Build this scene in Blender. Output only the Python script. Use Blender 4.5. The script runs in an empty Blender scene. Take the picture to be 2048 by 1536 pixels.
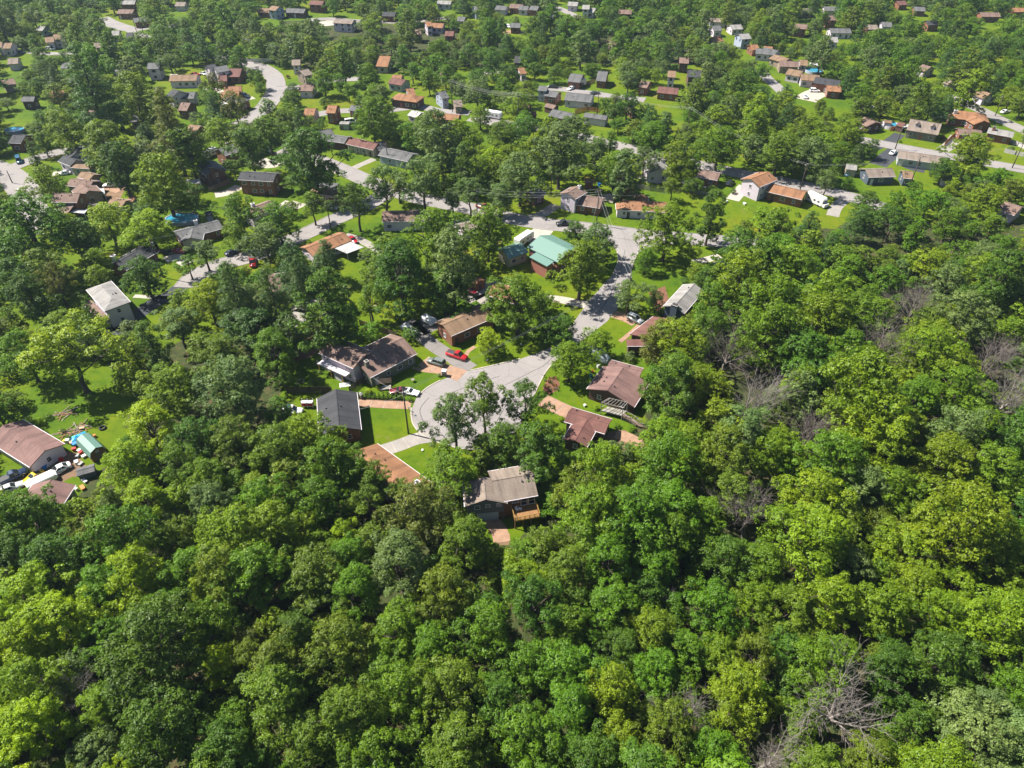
import bpy, math, random
import numpy as np
from mathutils import Vector, Matrix
# ------------------------------------------------------------------ camera, sky, sun
SC = bpy.context.scene
COL = SC.collection
F, TH, H = 1422.0, math.radians(40.0), 108.0           # focal length in photo pixels, pitch, drone height
ST, CT = math.sin(TH), math.cos(TH)
cam_d = bpy.data.cameras.new('camera'); cam_d.sensor_width = 36.0; cam_d.lens = F/2048*36.0
cam_d.clip_start = 1.0; cam_d.clip_end = 3000.0
cam = bpy.data.objects.new('camera', cam_d); COL.objects.link(cam)
cam.location = (0, 0, H); cam.rotation_euler = (math.pi/2-TH, 0, 0)
SC.camera = cam
SUN_EL, SUN_DIR = math.radians(52.0), math.radians(180-19.0)   # direction towards the sun, measured from +X
sv = Vector((math.cos(SUN_DIR)*math.cos(SUN_EL), math.sin(SUN_DIR)*math.cos(SUN_EL), math.sin(SUN_EL)))
W = bpy.data.worlds.new('World'); SC.world = W; W.use_nodes = True
nt = W.node_tree; bg = nt.nodes['Background']
sky = nt.nodes.new('ShaderNodeTexSky'); sky.sky_type = 'NISHITA'; sky.sun_disc = False
sky.sun_elevation = SUN_EL; sky.sun_rotation = math.pi/2-SUN_DIR; sky.altitude = 200; sky.air_density = 1.0; sky.dust_density = 0.6
nt.links.new(sky.outputs[0], bg.inputs[0]); bg.inputs[1].default_value = 0.056
sd = bpy.data.lights.new('sun', 'SUN'); sd.energy = 5.0; sd.angle = math.radians(0.53); sd.color = (1.0, 0.94, 0.84)
so = bpy.data.objects.new('sun', sd); COL.objects.link(so); so.rotation_euler = sv.to_track_quat('Z', 'Y').to_euler()
so.location = (-60, 60, 160)
SC.view_settings.view_transform = 'Standard'; SC.view_settings.look = 'None'; SC.view_settings.gamma = 1.0
SC.view_settings.exposure = 1.42
SC.view_settings.use_curve_mapping = False
SC.render.engine = 'CYCLES'
SC.cycles.max_bounces = 8; SC.cycles.diffuse_bounces = 3; SC.cycles.transmission_bounces = 4; SC.cycles.transparent_max_bounces = 6

# ------------------------------------------------------------------ pixels to places
REG = {'A': (0, 0, 3.938), 'B': (510, 0, 3.938), 'C': (1020, 0, 3.938), 'D': (1528, 0, 3.938), 'E': (0, 300, 3.938), 'F': (510, 300, 3.938),
       'G': (1020, 300, 3.938), 'H': (1528, 300, 3.938), 'a': (540, 560, 6.4), 'b': (820, 540, 6.4), 'c': (1100, 560, 6.4), 'd': (540, 720, 6.4),
       'e': (820, 760, 6.4), 'f': (1060, 680, 6.4), 'g': (840, 880, 6.4), 'h': (0, 820, 7.877), '1': (0, 0, 6.4), '2': (310, 0, 6.4), '3': (600, 0, 6.4),
       '4': (880, 0, 6.4), '5': (1140, 0, 6.4), '6': (1430, 0, 6.4), '7': (1728, 0, 6.4), '0': (0, 0, 1.0)}
def Z(r, x, y):
    o = REG[r]; return (o[0]+x/o[2], o[1]+y/o[2])
def G(p, z=0.0):                                        # photo pixel -> point of the plane at height z
    u = (p[0]-1024)/F; v = (p[1]-768)/F
    d = (H-z)/(ST+v*CT)
    return np.array([u*d, d*(CT-v*ST), z])
def P(w):
    z = w[2]-H; d = w[1]*CT-z*ST
    return (1024+F*w[0]/d, 768+F*(-w[1]*ST-z*CT)/d)
def depth(w):
    return w[1]*CT-(w[2]-H)*ST
# ------------------------------------------------------------------ materials
MAT = {}
def nodes(name):
    m = bpy.data.materials.new(name); m.use_nodes = True; MAT[name] = m
    t = m.node_tree; return m, t, t.nodes['Principled BSDF'], t.nodes['Material Output']
def noise(t, scale, detail=4.0, rough=0.55, coord='Object'):
    tc = t.nodes.new('ShaderNodeTexCoord'); n = t.nodes.new('ShaderNodeTexNoise')
    n.inputs['Scale'].default_value = scale; n.inputs['Detail'].default_value = detail; n.inputs['Roughness'].default_value = rough
    t.links.new(tc.outputs[coord], n.inputs['Vector']); return n
def ramp(t, fac, stops):
    r = t.nodes.new('ShaderNodeValToRGB'); e = r.color_ramp.elements
    e[0].position, e[0].color = stops[0][0], (*stops[0][1], 1)
    e[1].position, e[1].color = stops[-1][0], (*stops[-1][1], 1)
    for pz, c in stops[1:-1]:
        k = e.new(pz); k.color = (*c, 1)
    t.links.new(fac, r.inputs[0]); return r
def mixc(t, fac, a, b, mode='MIX'):
    m = t.nodes.new('ShaderNodeMix'); m.data_type = 'RGBA'; m.blend_type = mode
    for s, v in ((0, fac), (6, a), (7, b)):
        if hasattr(v, 'links') or hasattr(v, 'is_linked'): t.links.new(v, m.inputs[s])
        else: m.inputs[s].default_value = v if s == 0 else (*v, 1)
    return m.outputs[2]
def math_n(t, op, a, b=None):
    m = t.nodes.new('ShaderNodeMath'); m.operation = op
    for i, v in enumerate((a, b)):
        if v is None: continue
        if hasattr(v, 'is_linked'): t.links.new(v, m.inputs[i])
        else: m.inputs[i].default_value = v
    return m.outputs[0]
def mul(c, k): return tuple(min(1.0, x*k) for x in c)
ALB = 0.80                                              # scale of the surface colours, set with the exposure
def plain(name, c, rough=0.7, var=0.18, scale=1.2, metal=0.0, spec=0.3, bump=0.0):
    c = mul(c, ALB)
    m, t, b, o = nodes(name)
    n = noise(t, scale)
    r = ramp(t, n.outputs[0], [(0.3, mul(c, 1-var)), (0.7, mul(c, 1+var))])
    t.links.new(r.outputs[0], b.inputs['Base Color']); b.inputs['Roughness'].default_value = rough
    b.inputs['Metallic'].default_value = metal; b.inputs['Specular IOR Level'].default_value = spec
    if bump:
        bp = t.nodes.new('ShaderNodeBump'); bp.inputs['Strength'].default_value = bump; bp.inputs['Distance'].default_value = 0.05
        n2 = noise(t, scale*9); t.links.new(n2.outputs[0], bp.inputs['Height']); t.links.new(bp.outputs[0], b.inputs['Normal'])
    return m
def roofmat(name, c):
    c = mul(c, ALB)
    m, t, b, o = nodes(name)
    n = noise(t, 0.35, 5, 0.6); n2 = noise(t, 5.0, 2, 0.6)
    r = ramp(t, n.outputs[0], [(0.3, mul(c, 0.82)), (0.52, c), (0.72, mul(c, 1.15))])
    r2 = ramp(t, n2.outputs[0], [(0.35, (0.82, 0.82, 0.82)), (0.65, (1.08, 1.08, 1.08))])
    col = mixc(t, 1.0, r.outputs[0], r2.outputs[0], 'MULTIPLY')
    tc = t.nodes.new('ShaderNodeTexCoord'); w = t.nodes.new('ShaderNodeTexWave'); w.bands_direction = 'Y'; w.wave_profile = 'SAW'
    w.inputs['Scale'].default_value = 1.6; w.inputs['Distortion'].default_value = 0.25; t.links.new(tc.outputs['Object'], w.inputs['Vector'])
    r3 = ramp(t, w.outputs[1], [(0.0, (0.80, 0.80, 0.80)), (0.25, (1, 1, 1)), (1.0, (1.02, 1.02, 1.02))])
    col = mixc(t, 1.0, col, r3.outputs[0], 'MULTIPLY')
    mp = t.nodes.new('ShaderNodeMapping'); mp.inputs['Scale'].default_value = (1.6, .12, .12); t.links.new(tc.outputs['Object'], mp.inputs['Vector'])
    ns = t.nodes.new('ShaderNodeTexNoise'); ns.inputs['Scale'].default_value = 1.0; ns.inputs['Detail'].default_value = 5; t.links.new(mp.outputs[0], ns.inputs['Vector'])
    r4 = ramp(t, ns.outputs[0], [(0.30, (.70, .70, .72)), (0.50, (1, 1, 1)), (0.72, (1.10, 1.09, 1.07))])
    col = mixc(t, 1.0, col, r4.outputs[0], 'MULTIPLY')
    t.links.new(col, b.inputs['Base Color']); b.inputs['Roughness'].default_value = 0.85; b.inputs['Specular IOR Level'].default_value = 0.25
    return m
ROOF = {'br': (.165, .105, .085), 'tn': (.330, .215, .135), 'or': (.400, .200, .105), 'gy': (.185, .185, .190), 'dk': (.050, .052, .060), 'lg': (.400, .385, .370),
        'rd': (.185, .090, .075), 'mv': (.205, .120, .108), 'wh': (.62, .61, .60), 'bg': (.350, .300, .255), 'rs': (.45, .03, .03)}
ROOF['br'] = (.285, .190, .155); ROOF['mv'] = (.290, .172, .155); ROOF['rd'] = (.235, .110, .092); ROOF['bg'] = (.330, .265, .220); ROOF['dk'] = (.075, .077, .086)
for k, c in ROOF.items(): roofmat('roof_'+k, mul(c, .70))
def metalroof(name, c):
    c = mul(c, ALB)
    m, t, b, o = nodes(name)
    tc = t.nodes.new('ShaderNodeTexCoord'); w = t.nodes.new('ShaderNodeTexWave'); w.bands_direction = 'X'
    w.inputs['Scale'].default_value = 0.7; t.links.new(tc.outputs['Object'], w.inputs['Vector'])
    r = ramp(t, w.outputs[1], [(0.0, mul(c, .8)), (0.1, c), (1.0, mul(c, 1.05))])
    t.links.new(r.outputs[0], b.inputs['Base Color']); b.inputs['Roughness'].default_value = 0.42
metalroof('roof_gn', (.125, .235, .195))
WALL = {'wh': (.80, .70, .79), 'cr': (.58, .52, .38), 'ol': (.21, .215, .165), 'bl': (.175, .185, .195), 'gr': (.33, .35, .28), 'mt': (.56, .60, .58),
        'sm': (.42, .17, .13), 'tw': (.36, .28, .215), 'lb': (.44, .50, .62), 'sl': (.10, .13, .17), 'pg': (.40, .44, .33)}
for k, c in WALL.items(): plain('wall_'+k, mul(c, .80), 0.75, 0.06, 0.6)
def brick(name, c):
    c = mul(c, ALB)
    m, t, b, o = nodes(name)
    n = noise(t, 0.8, 5); n2 = noise(t, 14.0, 2)
    r = ramp(t, n.outputs[0], [(0.3, mul(c, .78)), (0.7, mul(c, 1.2))])
    r2 = ramp(t, n2.outputs[0], [(0.3, (.75, .75, .75)), (0.7, (1.2, 1.2, 1.2))])
    t.links.new(mixc(t, 1.0, r.outputs[0], r2.outputs[0], 'MULTIPLY'), b.inputs['Base Color']); b.inputs['Roughness'].default_value = 0.9
brick('wall_bk', (.240, .100, .055)); brick('wall_db', (.105, .056, .043)); brick('wall_st', (.22, .19, .16))
plain('trim', (.69, .64, .68), 0.5, 0.04); plain('dark_trim', (.07, .055, .05), 0.6, 0.1)
plain('concrete', (.285, .262, .24), 0.9, 0.12, 0.5); plain('pale_concrete', (.40, .36, .31), 0.9, 0.10, 0.5); plain('pink_gravel', (.315, .195, .132), 0.95, 0.18, 0.8)
plain('wood', (.25, .135, .055), 0.8, 0.2, 3.0); plain('new_wood', (.40, .24, .06), 0.7, 0.12, 3.0); plain('old_wood', (.20, .145, .11), 0.9, 0.25, 3.0); plain('grey_wood', (.29, .27, .24), 0.9, 0.2, 3.0)
plain('rust_fence', (.36, .15, .05), 0.85, 0.2, 2.0)
plain('pole_wood', (.085, .065, .055), 0.9, 0.2, 2.0); plain('metal_grey', (.35, .36, .37), 0.45, 0.08, 2.0, 0.6); plain('wire', (.33, .33, .33), 0.5, 0.0)
plain('bark', (.085, .068, .055), 0.95, 0.35, 2.5); plain('dead_bark', (.25, .22, .20), 0.95, 0.22, 1.2); plain('dead_dark', (.20, .17, .155), 0.95, 0.25, 1.2)
plain('rubber', (.022, .022, .024), 0.85, 0.1); plain('plastic_dark', (.05, .05, .055), 0.6, 0.1)
plain('white_paint', (.80, .80, .79), 0.35, 0.02, 1.0, 0, 0.5)
plain('soil', (.18, .112, .068), 0.95, 0.25, 0.5); plain('mulch', (.16, .075, .045), 0.95, 0.3, 2.0)
plain('tar', (.085, .085, .09), 0.9, 0.15, 3.0)
def glass(name, c, rough=0.06):
    m, t, b, o = nodes(name); b.inputs['Base Color'].default_value = (*c, 1); b.inputs['Roughness'].default_value = rough; b.inputs['Specular IOR Level'].default_value = 0.7
glass('glass', (.025, .032, .038)); glass('car_glass', (.015, .02, .024)); glass('lamp_glass', (.6, .6, .58), 0.1); glass('tail_glass', (.35, .01, .01), 0.15)
def paint(name, c, coat=0.6):
    m, t, b, o = nodes(name); b.inputs['Base Color'].default_value = (*c, 1); b.inputs['Roughness'].default_value = 0.32; b.inputs['Coat Weight'].default_value = coat; b.inputs['Coat Roughness'].default_value = 0.08
CARC = {'red': (.36, .012, .016), 'white': (.76, .76, .75), 'black': (.016, .017, .02), 'silver': (.42, .43, .44), 'greygreen': (.13, .145, .135), 'navy': (.02, .035, .075),
        'yellow': (.62, .42, .008), 'maroon': (.12, .012, .022), 'blue': (.015, .09, .16), 'champagne': (.47, .42, .34), 'rust': (.20, .05, .025), 'grey': (.20, .205, .21)}
for k, c in CARC.items(): paint('paint_'+k, c)
for k, c in {'blue': (.02, .20, .55), 'red': (.50, .02, .02), 'yellow': (.62, .45, .02), 'white': (.74, .74, .72), 'green': (.03, .20, .10), 'orange': (.55, .18, .03), 'tan': (.42, .30, .19), 'grey': (.30, .30, .30), 'cyan': (.02, .32, .52), 'purple': (.16, .03, .10)}.items():
    plain('bin_'+k, c, 0.5, 0.08, 1.5)
plain('tarp_blue', (.03, .34, .62), 0.4, 0.15, 2.0, 0, 0.5); plain('tarp_grey', (.32, .37, .42), 0.45, 0.2, 1.5, 0, 0.5)
m, t, b, o = nodes('pool_water'); b.inputs['Base Color'].default_value = (.03, .20, .30, 1); b.inputs['Roughness'].default_value = 0.05
bp = t.nodes.new('ShaderNodeBump'); bp.inputs['Strength'].default_value = 0.2; n = noise(t, 3.0); t.links.new(n.outputs[0], bp.inputs['Height']); t.links.new(bp.outputs[0], b.inputs['Normal'])
# asphalt: sun-bleached, blotched, with fine grain and hairline cracks
def asphalt(name, c, crack=True):
    c = mul(c, ALB)
    m, t, b, o = nodes(name)
    n = noise(t, 0.10, 6, 0.62); n2 = noise(t, 2.2, 4, 0.6)
    r = ramp(t, n.outputs[0], [(0.28, mul(c, .80)), (0.46, mul(c, .96)), (0.56, c), (0.74, mul(c, 1.12))])
    r2 = ramp(t, n2.outputs[0], [(0.3, (.90, .90, .91)), (0.7, (1.06, 1.06, 1.05))])
    col = mixc(t, 1.0, r.outputs[0], r2.outputs[0], 'MULTIPLY')
    if crack:
        tc = t.nodes.new('ShaderNodeTexCoord'); v = t.nodes.new('ShaderNodeTexVoronoi'); v.feature = 'DISTANCE_TO_EDGE'; v.inputs['Scale'].default_value = 0.16
        n3 = noise(t, 0.6, 4); ad = t.nodes.new('ShaderNodeVectorMath'); ad.operation = 'MULTIPLY_ADD'
        t.links.new(n3.outputs[1], ad.inputs[0]); ad.inputs[1].default_value = (2, 2, 0); t.links.new(tc.outputs['Object'], ad.inputs[2]); t.links.new(ad.outputs[0], v.inputs['Vector'])
        r3 = ramp(t, v.outputs[0], [(0.0, (.70, .70, .71)), (0.014, (1, 1, 1)), (1.0, (1, 1, 1))])
        col = mixc(t, 1.0, col, r3.outputs[0], 'MULTIPLY')
    t.links.new(col, b.inputs['Base Color']); b.inputs['Roughness'].default_value = 0.92; b.inputs['Specular IOR Level'].default_value = 0.25
asphalt('asphalt', (.270, .250, .244)); asphalt('asphalt_drive', (.205, .19, .182)); asphalt('asphalt_new', (.05, .055, .066), False)
# ground: grass that goes from lush to dry and bare, and leaf litter under the woods
m, t, b, o = nodes('ground')
n1 = noise(t, 0.035, 5, 0.6); n2 = noise(t, 0.5, 5, 0.65); n3 = noise(t, 5.0, 3, 0.7)
g1 = ramp(t, n1.outputs[0], [(0.28, (.034, .080, .003)), (0.44, (.064, .113, .002)), (0.56, (.087, .127, .002)), (0.66, (.112, .130, .005)), (0.80, (.125, .122, .022))])
g2 = ramp(t, n2.outputs[0], [(0.28, (.55, .66, .7)), (0.46, (.95, .98, 1)), (0.58, (1.05, 1.02, 1)), (0.72, (1.30, 1.10, 1.3))])
g3 = ramp(t, n3.outputs[0], [(0.30, (.72, .75, .7)), (0.70, (1.18, 1.15, 1.1))])
col = mixc(t, 1.0, g1.outputs[0], g2.outputs[0], 'MULTIPLY'); col = mixc(t, 1.0, col, g3.outputs[0], 'MULTIPLY')
nb = noise(t, 0.16, 6, 0.7); rb = ramp(t, nb.outputs[0], [(0.615, (0, 0, 0)), (0.70, (1, 1, 1))])
col = mixc(t, rb.outputs[0], col, (.135, .108, .045))
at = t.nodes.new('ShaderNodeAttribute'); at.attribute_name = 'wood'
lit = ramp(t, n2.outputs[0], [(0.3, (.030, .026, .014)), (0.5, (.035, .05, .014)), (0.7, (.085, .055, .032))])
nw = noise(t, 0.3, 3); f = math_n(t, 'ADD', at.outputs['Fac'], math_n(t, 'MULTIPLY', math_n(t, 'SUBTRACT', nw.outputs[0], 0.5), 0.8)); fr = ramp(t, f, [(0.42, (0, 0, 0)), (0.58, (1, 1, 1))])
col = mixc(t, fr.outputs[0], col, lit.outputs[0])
t.links.new(col, b.inputs['Base Color']); b.inputs['Roughness'].default_value = 0.95; b.inputs['Specular IOR Level'].default_value = 0.15
bp = t.nodes.new('ShaderNodeBump'); bp.inputs['Strength'].default_value = 0.6; bp.inputs['Distance'].default_value = 0.15; t.links.new(n3.outputs[0], bp.inputs['Height']); t.links.new(bp.outputs[0], b.inputs['Normal'])
# foliage
PAL = {'d': ((.024, .074, .008), (.078, .186, .010)), 'g': ((.035, .104, .005), (.112, .246, .007)), 'o': ((.046, .100, .007), (.138, .222, .012)),
       'l': ((.088, .190, .003), (.240, .385, .003)), 'y': ((.056, .130, .005), (.172, .286, .007)), 's': ((.050, .108, .024), (.145, .230, .058)),
       'p': ((.024, .074, .013), (.066, .145, .020)), 'b': ((.058, .090, .012), (.145, .178, .022)), 'r': ((.045, .010, .012), (.095, .018, .018))}
for k, (c1, c2) in PAL.items():
    m, t, b, o = nodes('leaf_'+k)
    at = t.nodes.new('ShaderNodeAttribute'); at.attribute_name = 'tint'
    r = ramp(t, at.outputs['Fac'], [(0.05, c1), (0.95, c2)])
    oi = t.nodes.new('ShaderNodeObjectInfo'); hs = t.nodes.new('ShaderNodeHueSaturation')
    t.links.new(math_n(t, 'ADD', math_n(t, 'MULTIPLY', oi.outputs['Random'], 0.024), 0.472), hs.inputs['Hue'])
    rv = math_n(t, 'FRACT', math_n(t, 'MULTIPLY', oi.outputs['Random'], 17.3))
    t.links.new(math_n(t, 'ADD', math_n(t, 'MULTIPLY', rv, 0.24), 0.88), hs.inputs['Value'])
    hs.inputs['Saturation'].default_value = 1.0; t.links.new(r.outputs[0], hs.inputs['Color'])
    t.links.new(hs.outputs[0], b.inputs['Base Color']); b.inputs['Roughness'].default_value = 0.5; b.inputs['Specular IOR Level'].default_value = 0.25
    tr = t.nodes.new('ShaderNodeBsdfTranslucent'); gm = mixc(t, 1.0, hs.outputs[0], (1.5, 1.35, .6), 'MULTIPLY'); t.links.new(gm, tr.inputs['Color'])
    mx = t.nodes.new('ShaderNodeMixShader'); mx.inputs[0].default_value = 0.30
    t.links.new(b.outputs[0], mx.inputs[1]); t.links.new(tr.outputs[0], mx.inputs[2]); t.links.new(mx.outputs[0], o.inputs['Surface'])
for k, c in {'rose': (.45, .03, .08), 'gold': (.62, .42, .03), 'white': (.75, .72, .68), 'orange': (.60, .16, .03)}.items(): plain('petal_'+k, c, 0.6, 0.2, 6.0)

# ------------------------------------------------------------------ mesh helpers
class MB:
    def __init__(s): s.v = []; s.f = []
    def add(s, vs, fs):
        n = len(s.v); s.v += [tuple(map(float, v)) for v in vs]; s.f += [tuple(n+i for i in q) for q in fs]; return s
    def box(s, x0, x1, y0, y1, z0, z1):
        return s.add([(x0, y0, z0), (x1, y0, z0), (x1, y1, z0), (x0, y1, z0), (x0, y0, z1), (x1, y0, z1), (x1, y1, z1), (x0, y1, z1)],
                     [(0, 3, 2, 1), (4, 5, 6, 7), (0, 1, 5, 4), (1, 2, 6, 5), (2, 3, 7, 6), (3, 0, 4, 7)])
    def bar(s, p, q, w, h=None):                        # square bar from p to q
        h = h or w; p = Vector(p); q = Vector(q); d = (q-p).normalized()
        u = d.cross(Vector((0, 0, 1)));
        if u.length < 1e-3: u = Vector((1, 0, 0))
        u.normalize(); v = u.cross(d).normalized(); u = u*w/2; v = v*h/2
        return s.add([p-u-v, p+u-v, p+u+v, p-u+v, q-u-v, q+u-v, q+u+v, q-u+v], [(0, 3, 2, 1), (4, 5, 6, 7), (0, 1, 5, 4), (1, 2, 6, 5), (2, 3, 7, 6), (3, 0, 4, 7)])
    def prism(s, prof, x0, x1):                         # closed profile [(y, z)] extruded along x
        n = len(prof)
        vs = [(x0, y, z) for y, z in prof]+[(x1, y, z) for y, z in prof]
        return s.add(vs, [tuple(range(n))[::-1], tuple(range(n, 2*n))]+[(i, (i+1) % n, n+(i+1) % n, n+i) for i in range(n)])
    def loft(s, rings, cap=True):
        n = len(rings[0]); b = len(s.v)
        for r in rings: s.v += [tuple(map(float, v)) for v in r]
        for k in range(len(rings)-1):
            for i in range(n):
                j = (i+1) % n; s.f.append((b+k*n+i, b+k*n+j, b+(k+1)*n+j, b+(k+1)*n+i))
        if cap:
            s.f.append(tuple(b+i for i in range(n))[::-1]); s.f.append(tuple(b+(len(rings)-1)*n+i for i in range(n)))
        return s
    def tube(s, pts, rad, n=6):
        rings = []
        for k, p in enumerate(pts):
            p = Vector(p); a = Vector(pts[max(0, k-1)]); c = Vector(pts[min(len(pts)-1, k+1)]); d = (c-a).normalized()
            u = d.cross(Vector((0.13, 0.21, 1))) if abs(d.z) < 0.9 else d.cross(Vector((1, 0.1, 0)))
            u.normalize(); w = d.cross(u); r = rad[k] if hasattr(rad, '__len__') else rad
            rings.append([p+(u*math.cos(i*2*math.pi/n)+w*math.sin(i*2*math.pi/n))*r for i in range(n)])
        return s.loft(rings)
    def poly(s, pts, z, thick=0.0):                     # flat polygon, optional skirt
        n = len(pts); a = sum(pts[i][0]*pts[(i+1) % n][1]-pts[(i+1) % n][0]*pts[i][1] for i in range(n))
        if a < 0: pts = pts[::-1]
        vs = [(p[0], p[1], z) for p in pts]; fs = [tuple(range(n))]
        if thick:
            vs += [(p[0], p[1], z-thick) for p in pts]; fs += [(i+n, (i+1) % n+n, (i+1) % n, i) for i in range(n)]
        return s.add(vs, fs)
    def mesh(s, name, smooth=False):
        m = bpy.data.meshes.new(name); m.from_pydata(s.v, [], s.f); m.update()
        if smooth: m.polygons.foreach_set('use_smooth', [True]*len(m.polygons))
        return m
def link(name, data, parent=None, mat=None, loc=None, rz=None):
    o = bpy.data.objects.new(name, data); COL.objects.link(o)
    if parent is not None: o.parent = parent
    if loc is not None: o.location = loc
    if rz is not None: o.rotation_euler = (0, 0, rz)
    if mat is not None and data is not None and not data.materials: data.materials.append(MAT[mat])
    return o
def tag(o, label=None, cat=None, group=None, kind=None):
    if label: o['label'] = label
    if cat: o['category'] = cat
    if group: o['group'] = group
    if kind: o['kind'] = kind
    return o
def empty(name, loc, rz=0.0, label=None, cat=None, group=None):
    o = link(name, None, None, None, loc, rz); o.empty_display_size = 0.5; return tag(o, label, cat, group)
def build(mb, name, mat, parent=None, smooth=False): return link(name, mb.mesh(name, smooth), parent, mat)
CACHE = {}
def shared(key, fn):
    if key not in CACHE: CACHE[key] = fn()
    return CACHE[key]
def boxmesh(name, mat, lx, ly, lz, z0=0.0):
    def mk():
        m = MB().box(-lx/2, lx/2, -ly/2, ly/2, z0, z0+lz).mesh(name); m.materials.append(MAT[mat]); return m
    return shared((name, mat, round(lx, 2), round(ly, 2), round(lz, 2), round(z0, 2)), mk)
rnd = random.Random(11)

# image-space record of what the photograph leaves open, so that no filler tree is planted in front of it
MW, MH = 1024, 768
OPENM = np.zeros((MH, MW), bool)
def mark(poly, grow=0.0):
    p = np.array([(x/2, y/2) for x, y in poly])
    x0, y0 = np.floor(p.min(0)).astype(int); x1, y1 = np.ceil(p.max(0)).astype(int)
    x0, y0, x1, y1 = max(x0, 0), max(y0, 0), min(x1, MW-1), min(y1, MH-1)
    if x1 <= x0 or y1 <= y0: return
    X, Y = np.meshgrid(np.arange(x0, x1+1)+.5, np.arange(y0, y1+1)+.5); ins = np.zeros(X.shape, bool)
    for i in range(len(p)):
        a, b_ = p[i], p[(i+1) % len(p)]
        if a[1] == b_[1]: continue
        c = (a[1] > Y) != (b_[1] > Y); ins ^= c & (X < (b_[0]-a[0])*(Y-a[1])/(b_[1]-a[1])+a[0])
    OPENM[y0:y1+1, x0:x1+1] |= ins
FOOT = []                                               # (centre, axis, half length, half width) of everything a tree cannot stand in
def hull(pts):
    pts = sorted(set((round(x, 2), round(y, 2)) for x, y in pts))
    def half(ps):
        h = []
        for p in ps:
            while len(h) >= 2 and (h[-1][0]-h[-2][0])*(p[1]-h[-2][1])-(h[-1][1]-h[-2][1])*(p[0]-h[-2][0]) <= 0: h.pop()
            h.append(p)
        return h[:-1]
    return half(pts)+half(pts[::-1])
# ------------------------------------------------------------------ ground
def inpoly(px, py, poly):
    ins = np.zeros(np.shape(px), bool)
    for i in range(len(poly)):
        (ax, ay), (bx, by) = poly[i], poly[(i+1) % len(poly)]
        if ay == by: continue
        c = (ay > py) != (by > py); ins ^= c & (px < (bx-ax)*(py-ay)/(by-ay)+ax)
    return ins
WOODS = [[(-300, 1020), (140, 1015), (250, 900), (290, 720), (420, 650), (560, 720), (572, 850), (640, 905), (720, 970), (880, 1070), (985, 1090), (1080, 1060), (1110, 965), (1260, 905),
          (1305, 800), (1310, 640), (1400, 575), (1500, 500), (1600, 470), (1720, 440), (2500, 440), (2500, 1900), (-300, 1900)],
         [(560, 40), (1000, 60), (1000, 130), (700, 150), (560, 120)], [(1140, 60), (1420, 60), (1400, 130), (1150, 130)]]
gx = np.concatenate([[-3200, -1800, -1000, -650], np.arange(-480, 481, 4.0), [650, 1000, 1800, 3200]])
gy = np.concatenate([[-1500, -600, -200], np.arange(-60, 801, 4.0), [1000, 1500, 2400, 4000]])
GX, GY = np.meshgrid(gx, gy); nx, ny = len(gx), len(gy)
co = np.stack([GX.ravel(), GY.ravel(), np.zeros(GX.size)], 1)
ii = np.arange(nx-1); jj = np.arange(ny-1); I, J = np.meshgrid(ii, jj); base = (J*nx+I).ravel()
quads = np.stack([base, base+1, base+1+nx, base+nx], 1)
def quadmesh(name, co, quads):
    m = bpy.data.meshes.new(name); m.vertices.add(len(co)); m.vertices.foreach_set('co', co.astype(np.float32).ravel())
    m.loops.add(quads.size); m.polygons.add(len(quads)); m.loops.foreach_set('vertex_index', quads.astype(np.int32).ravel())
    m.polygons.foreach_set('loop_start', np.arange(0, quads.size, 4, dtype=np.int32)); m.update(calc_edges=True); return m
gm = quadmesh('ground', co, quads)
dd = np.maximum(co[:, 1]*CT+H*ST, 5); gpx = 1024+F*co[:, 0]/dd; gpy = 768+F*(-co[:, 1]*ST+H*CT)/dd
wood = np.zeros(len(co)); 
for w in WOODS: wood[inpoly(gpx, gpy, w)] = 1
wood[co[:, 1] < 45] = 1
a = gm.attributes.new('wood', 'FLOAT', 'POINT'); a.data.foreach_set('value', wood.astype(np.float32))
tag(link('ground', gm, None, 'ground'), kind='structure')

# ------------------------------------------------------------------ streets
def smooth(pts, n=6):
    pts = [np.array(p[:2], float) for p in pts]; out = []
    for i in range(len(pts)-1):
        p0, p1, p2, p3 = pts[max(i-1, 0)], pts[i], pts[i+1], pts[min(i+2, len(pts)-1)]
        for k in range(n):
            s = k/n; out.append(0.5*((2*p1)+(p2-p0)*s+(2*p0-5*p1+4*p2-p3)*s*s+(3*p1-p0-3*p2+p3)*s**3))
    return out+[pts[-1]]
def offset(line, d):
    o = []
    for i, p in enumerate(line):
        t = line[min(i+1, len(line)-1)]-line[max(i-1, 0)]; t = t/(np.linalg.norm(t)+1e-9); o.append(p+np.array([-t[1], t[0]])*d)
    return o
def strip(mb, line, w, z, thick=0.0):
    L, R = offset(line, w/2), offset(line, -w/2); n = len(line)
    vs = [(p[0], p[1], z) for p in R]+[(p[0], p[1], z) for p in L]
    mb.add(vs, [(i, i+1, n+i+1, n+i) for i in range(n-1)])
    return mb
RZ = [0.020]
ROADPTS = []
def road(px, width, mat='asphalt', name='road', reg='0', kerb=True, openit=True):
    line = smooth([G(Z(reg, *p)) for p in px]); z = RZ[0]; RZ[0] += 0.004
    r = build(strip(MB(), line, width, z), name, mat); tag(r, kind='structure')
    for p in line: ROADPTS.append((p[0], p[1], width/2))
    if kerb:
        for s in (-1, 1):
            k = MB(); a = offset(line, s*(width/2+0.02)); b_ = offset(line, s*(width/2+0.24)); n = len(a)
            for i in range(n-1):
                q = [(*a[i], z-.02), (*a[i+1], z-.02), (*b_[i+1], z-.02), (*b_[i], z-.02), (*a[i], z+.07), (*a[i+1], z+.07), (*b_[i+1], z+.07), (*b_[i], z+.07)]
                k.add(q, [(4, 5, 6, 7) if s < 0 else (7, 6, 5, 4), (0, 1, 5, 4), (3, 2, 6, 7)])
            build(k, 'kerb', 'concrete', r)
    return r, line
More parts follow.
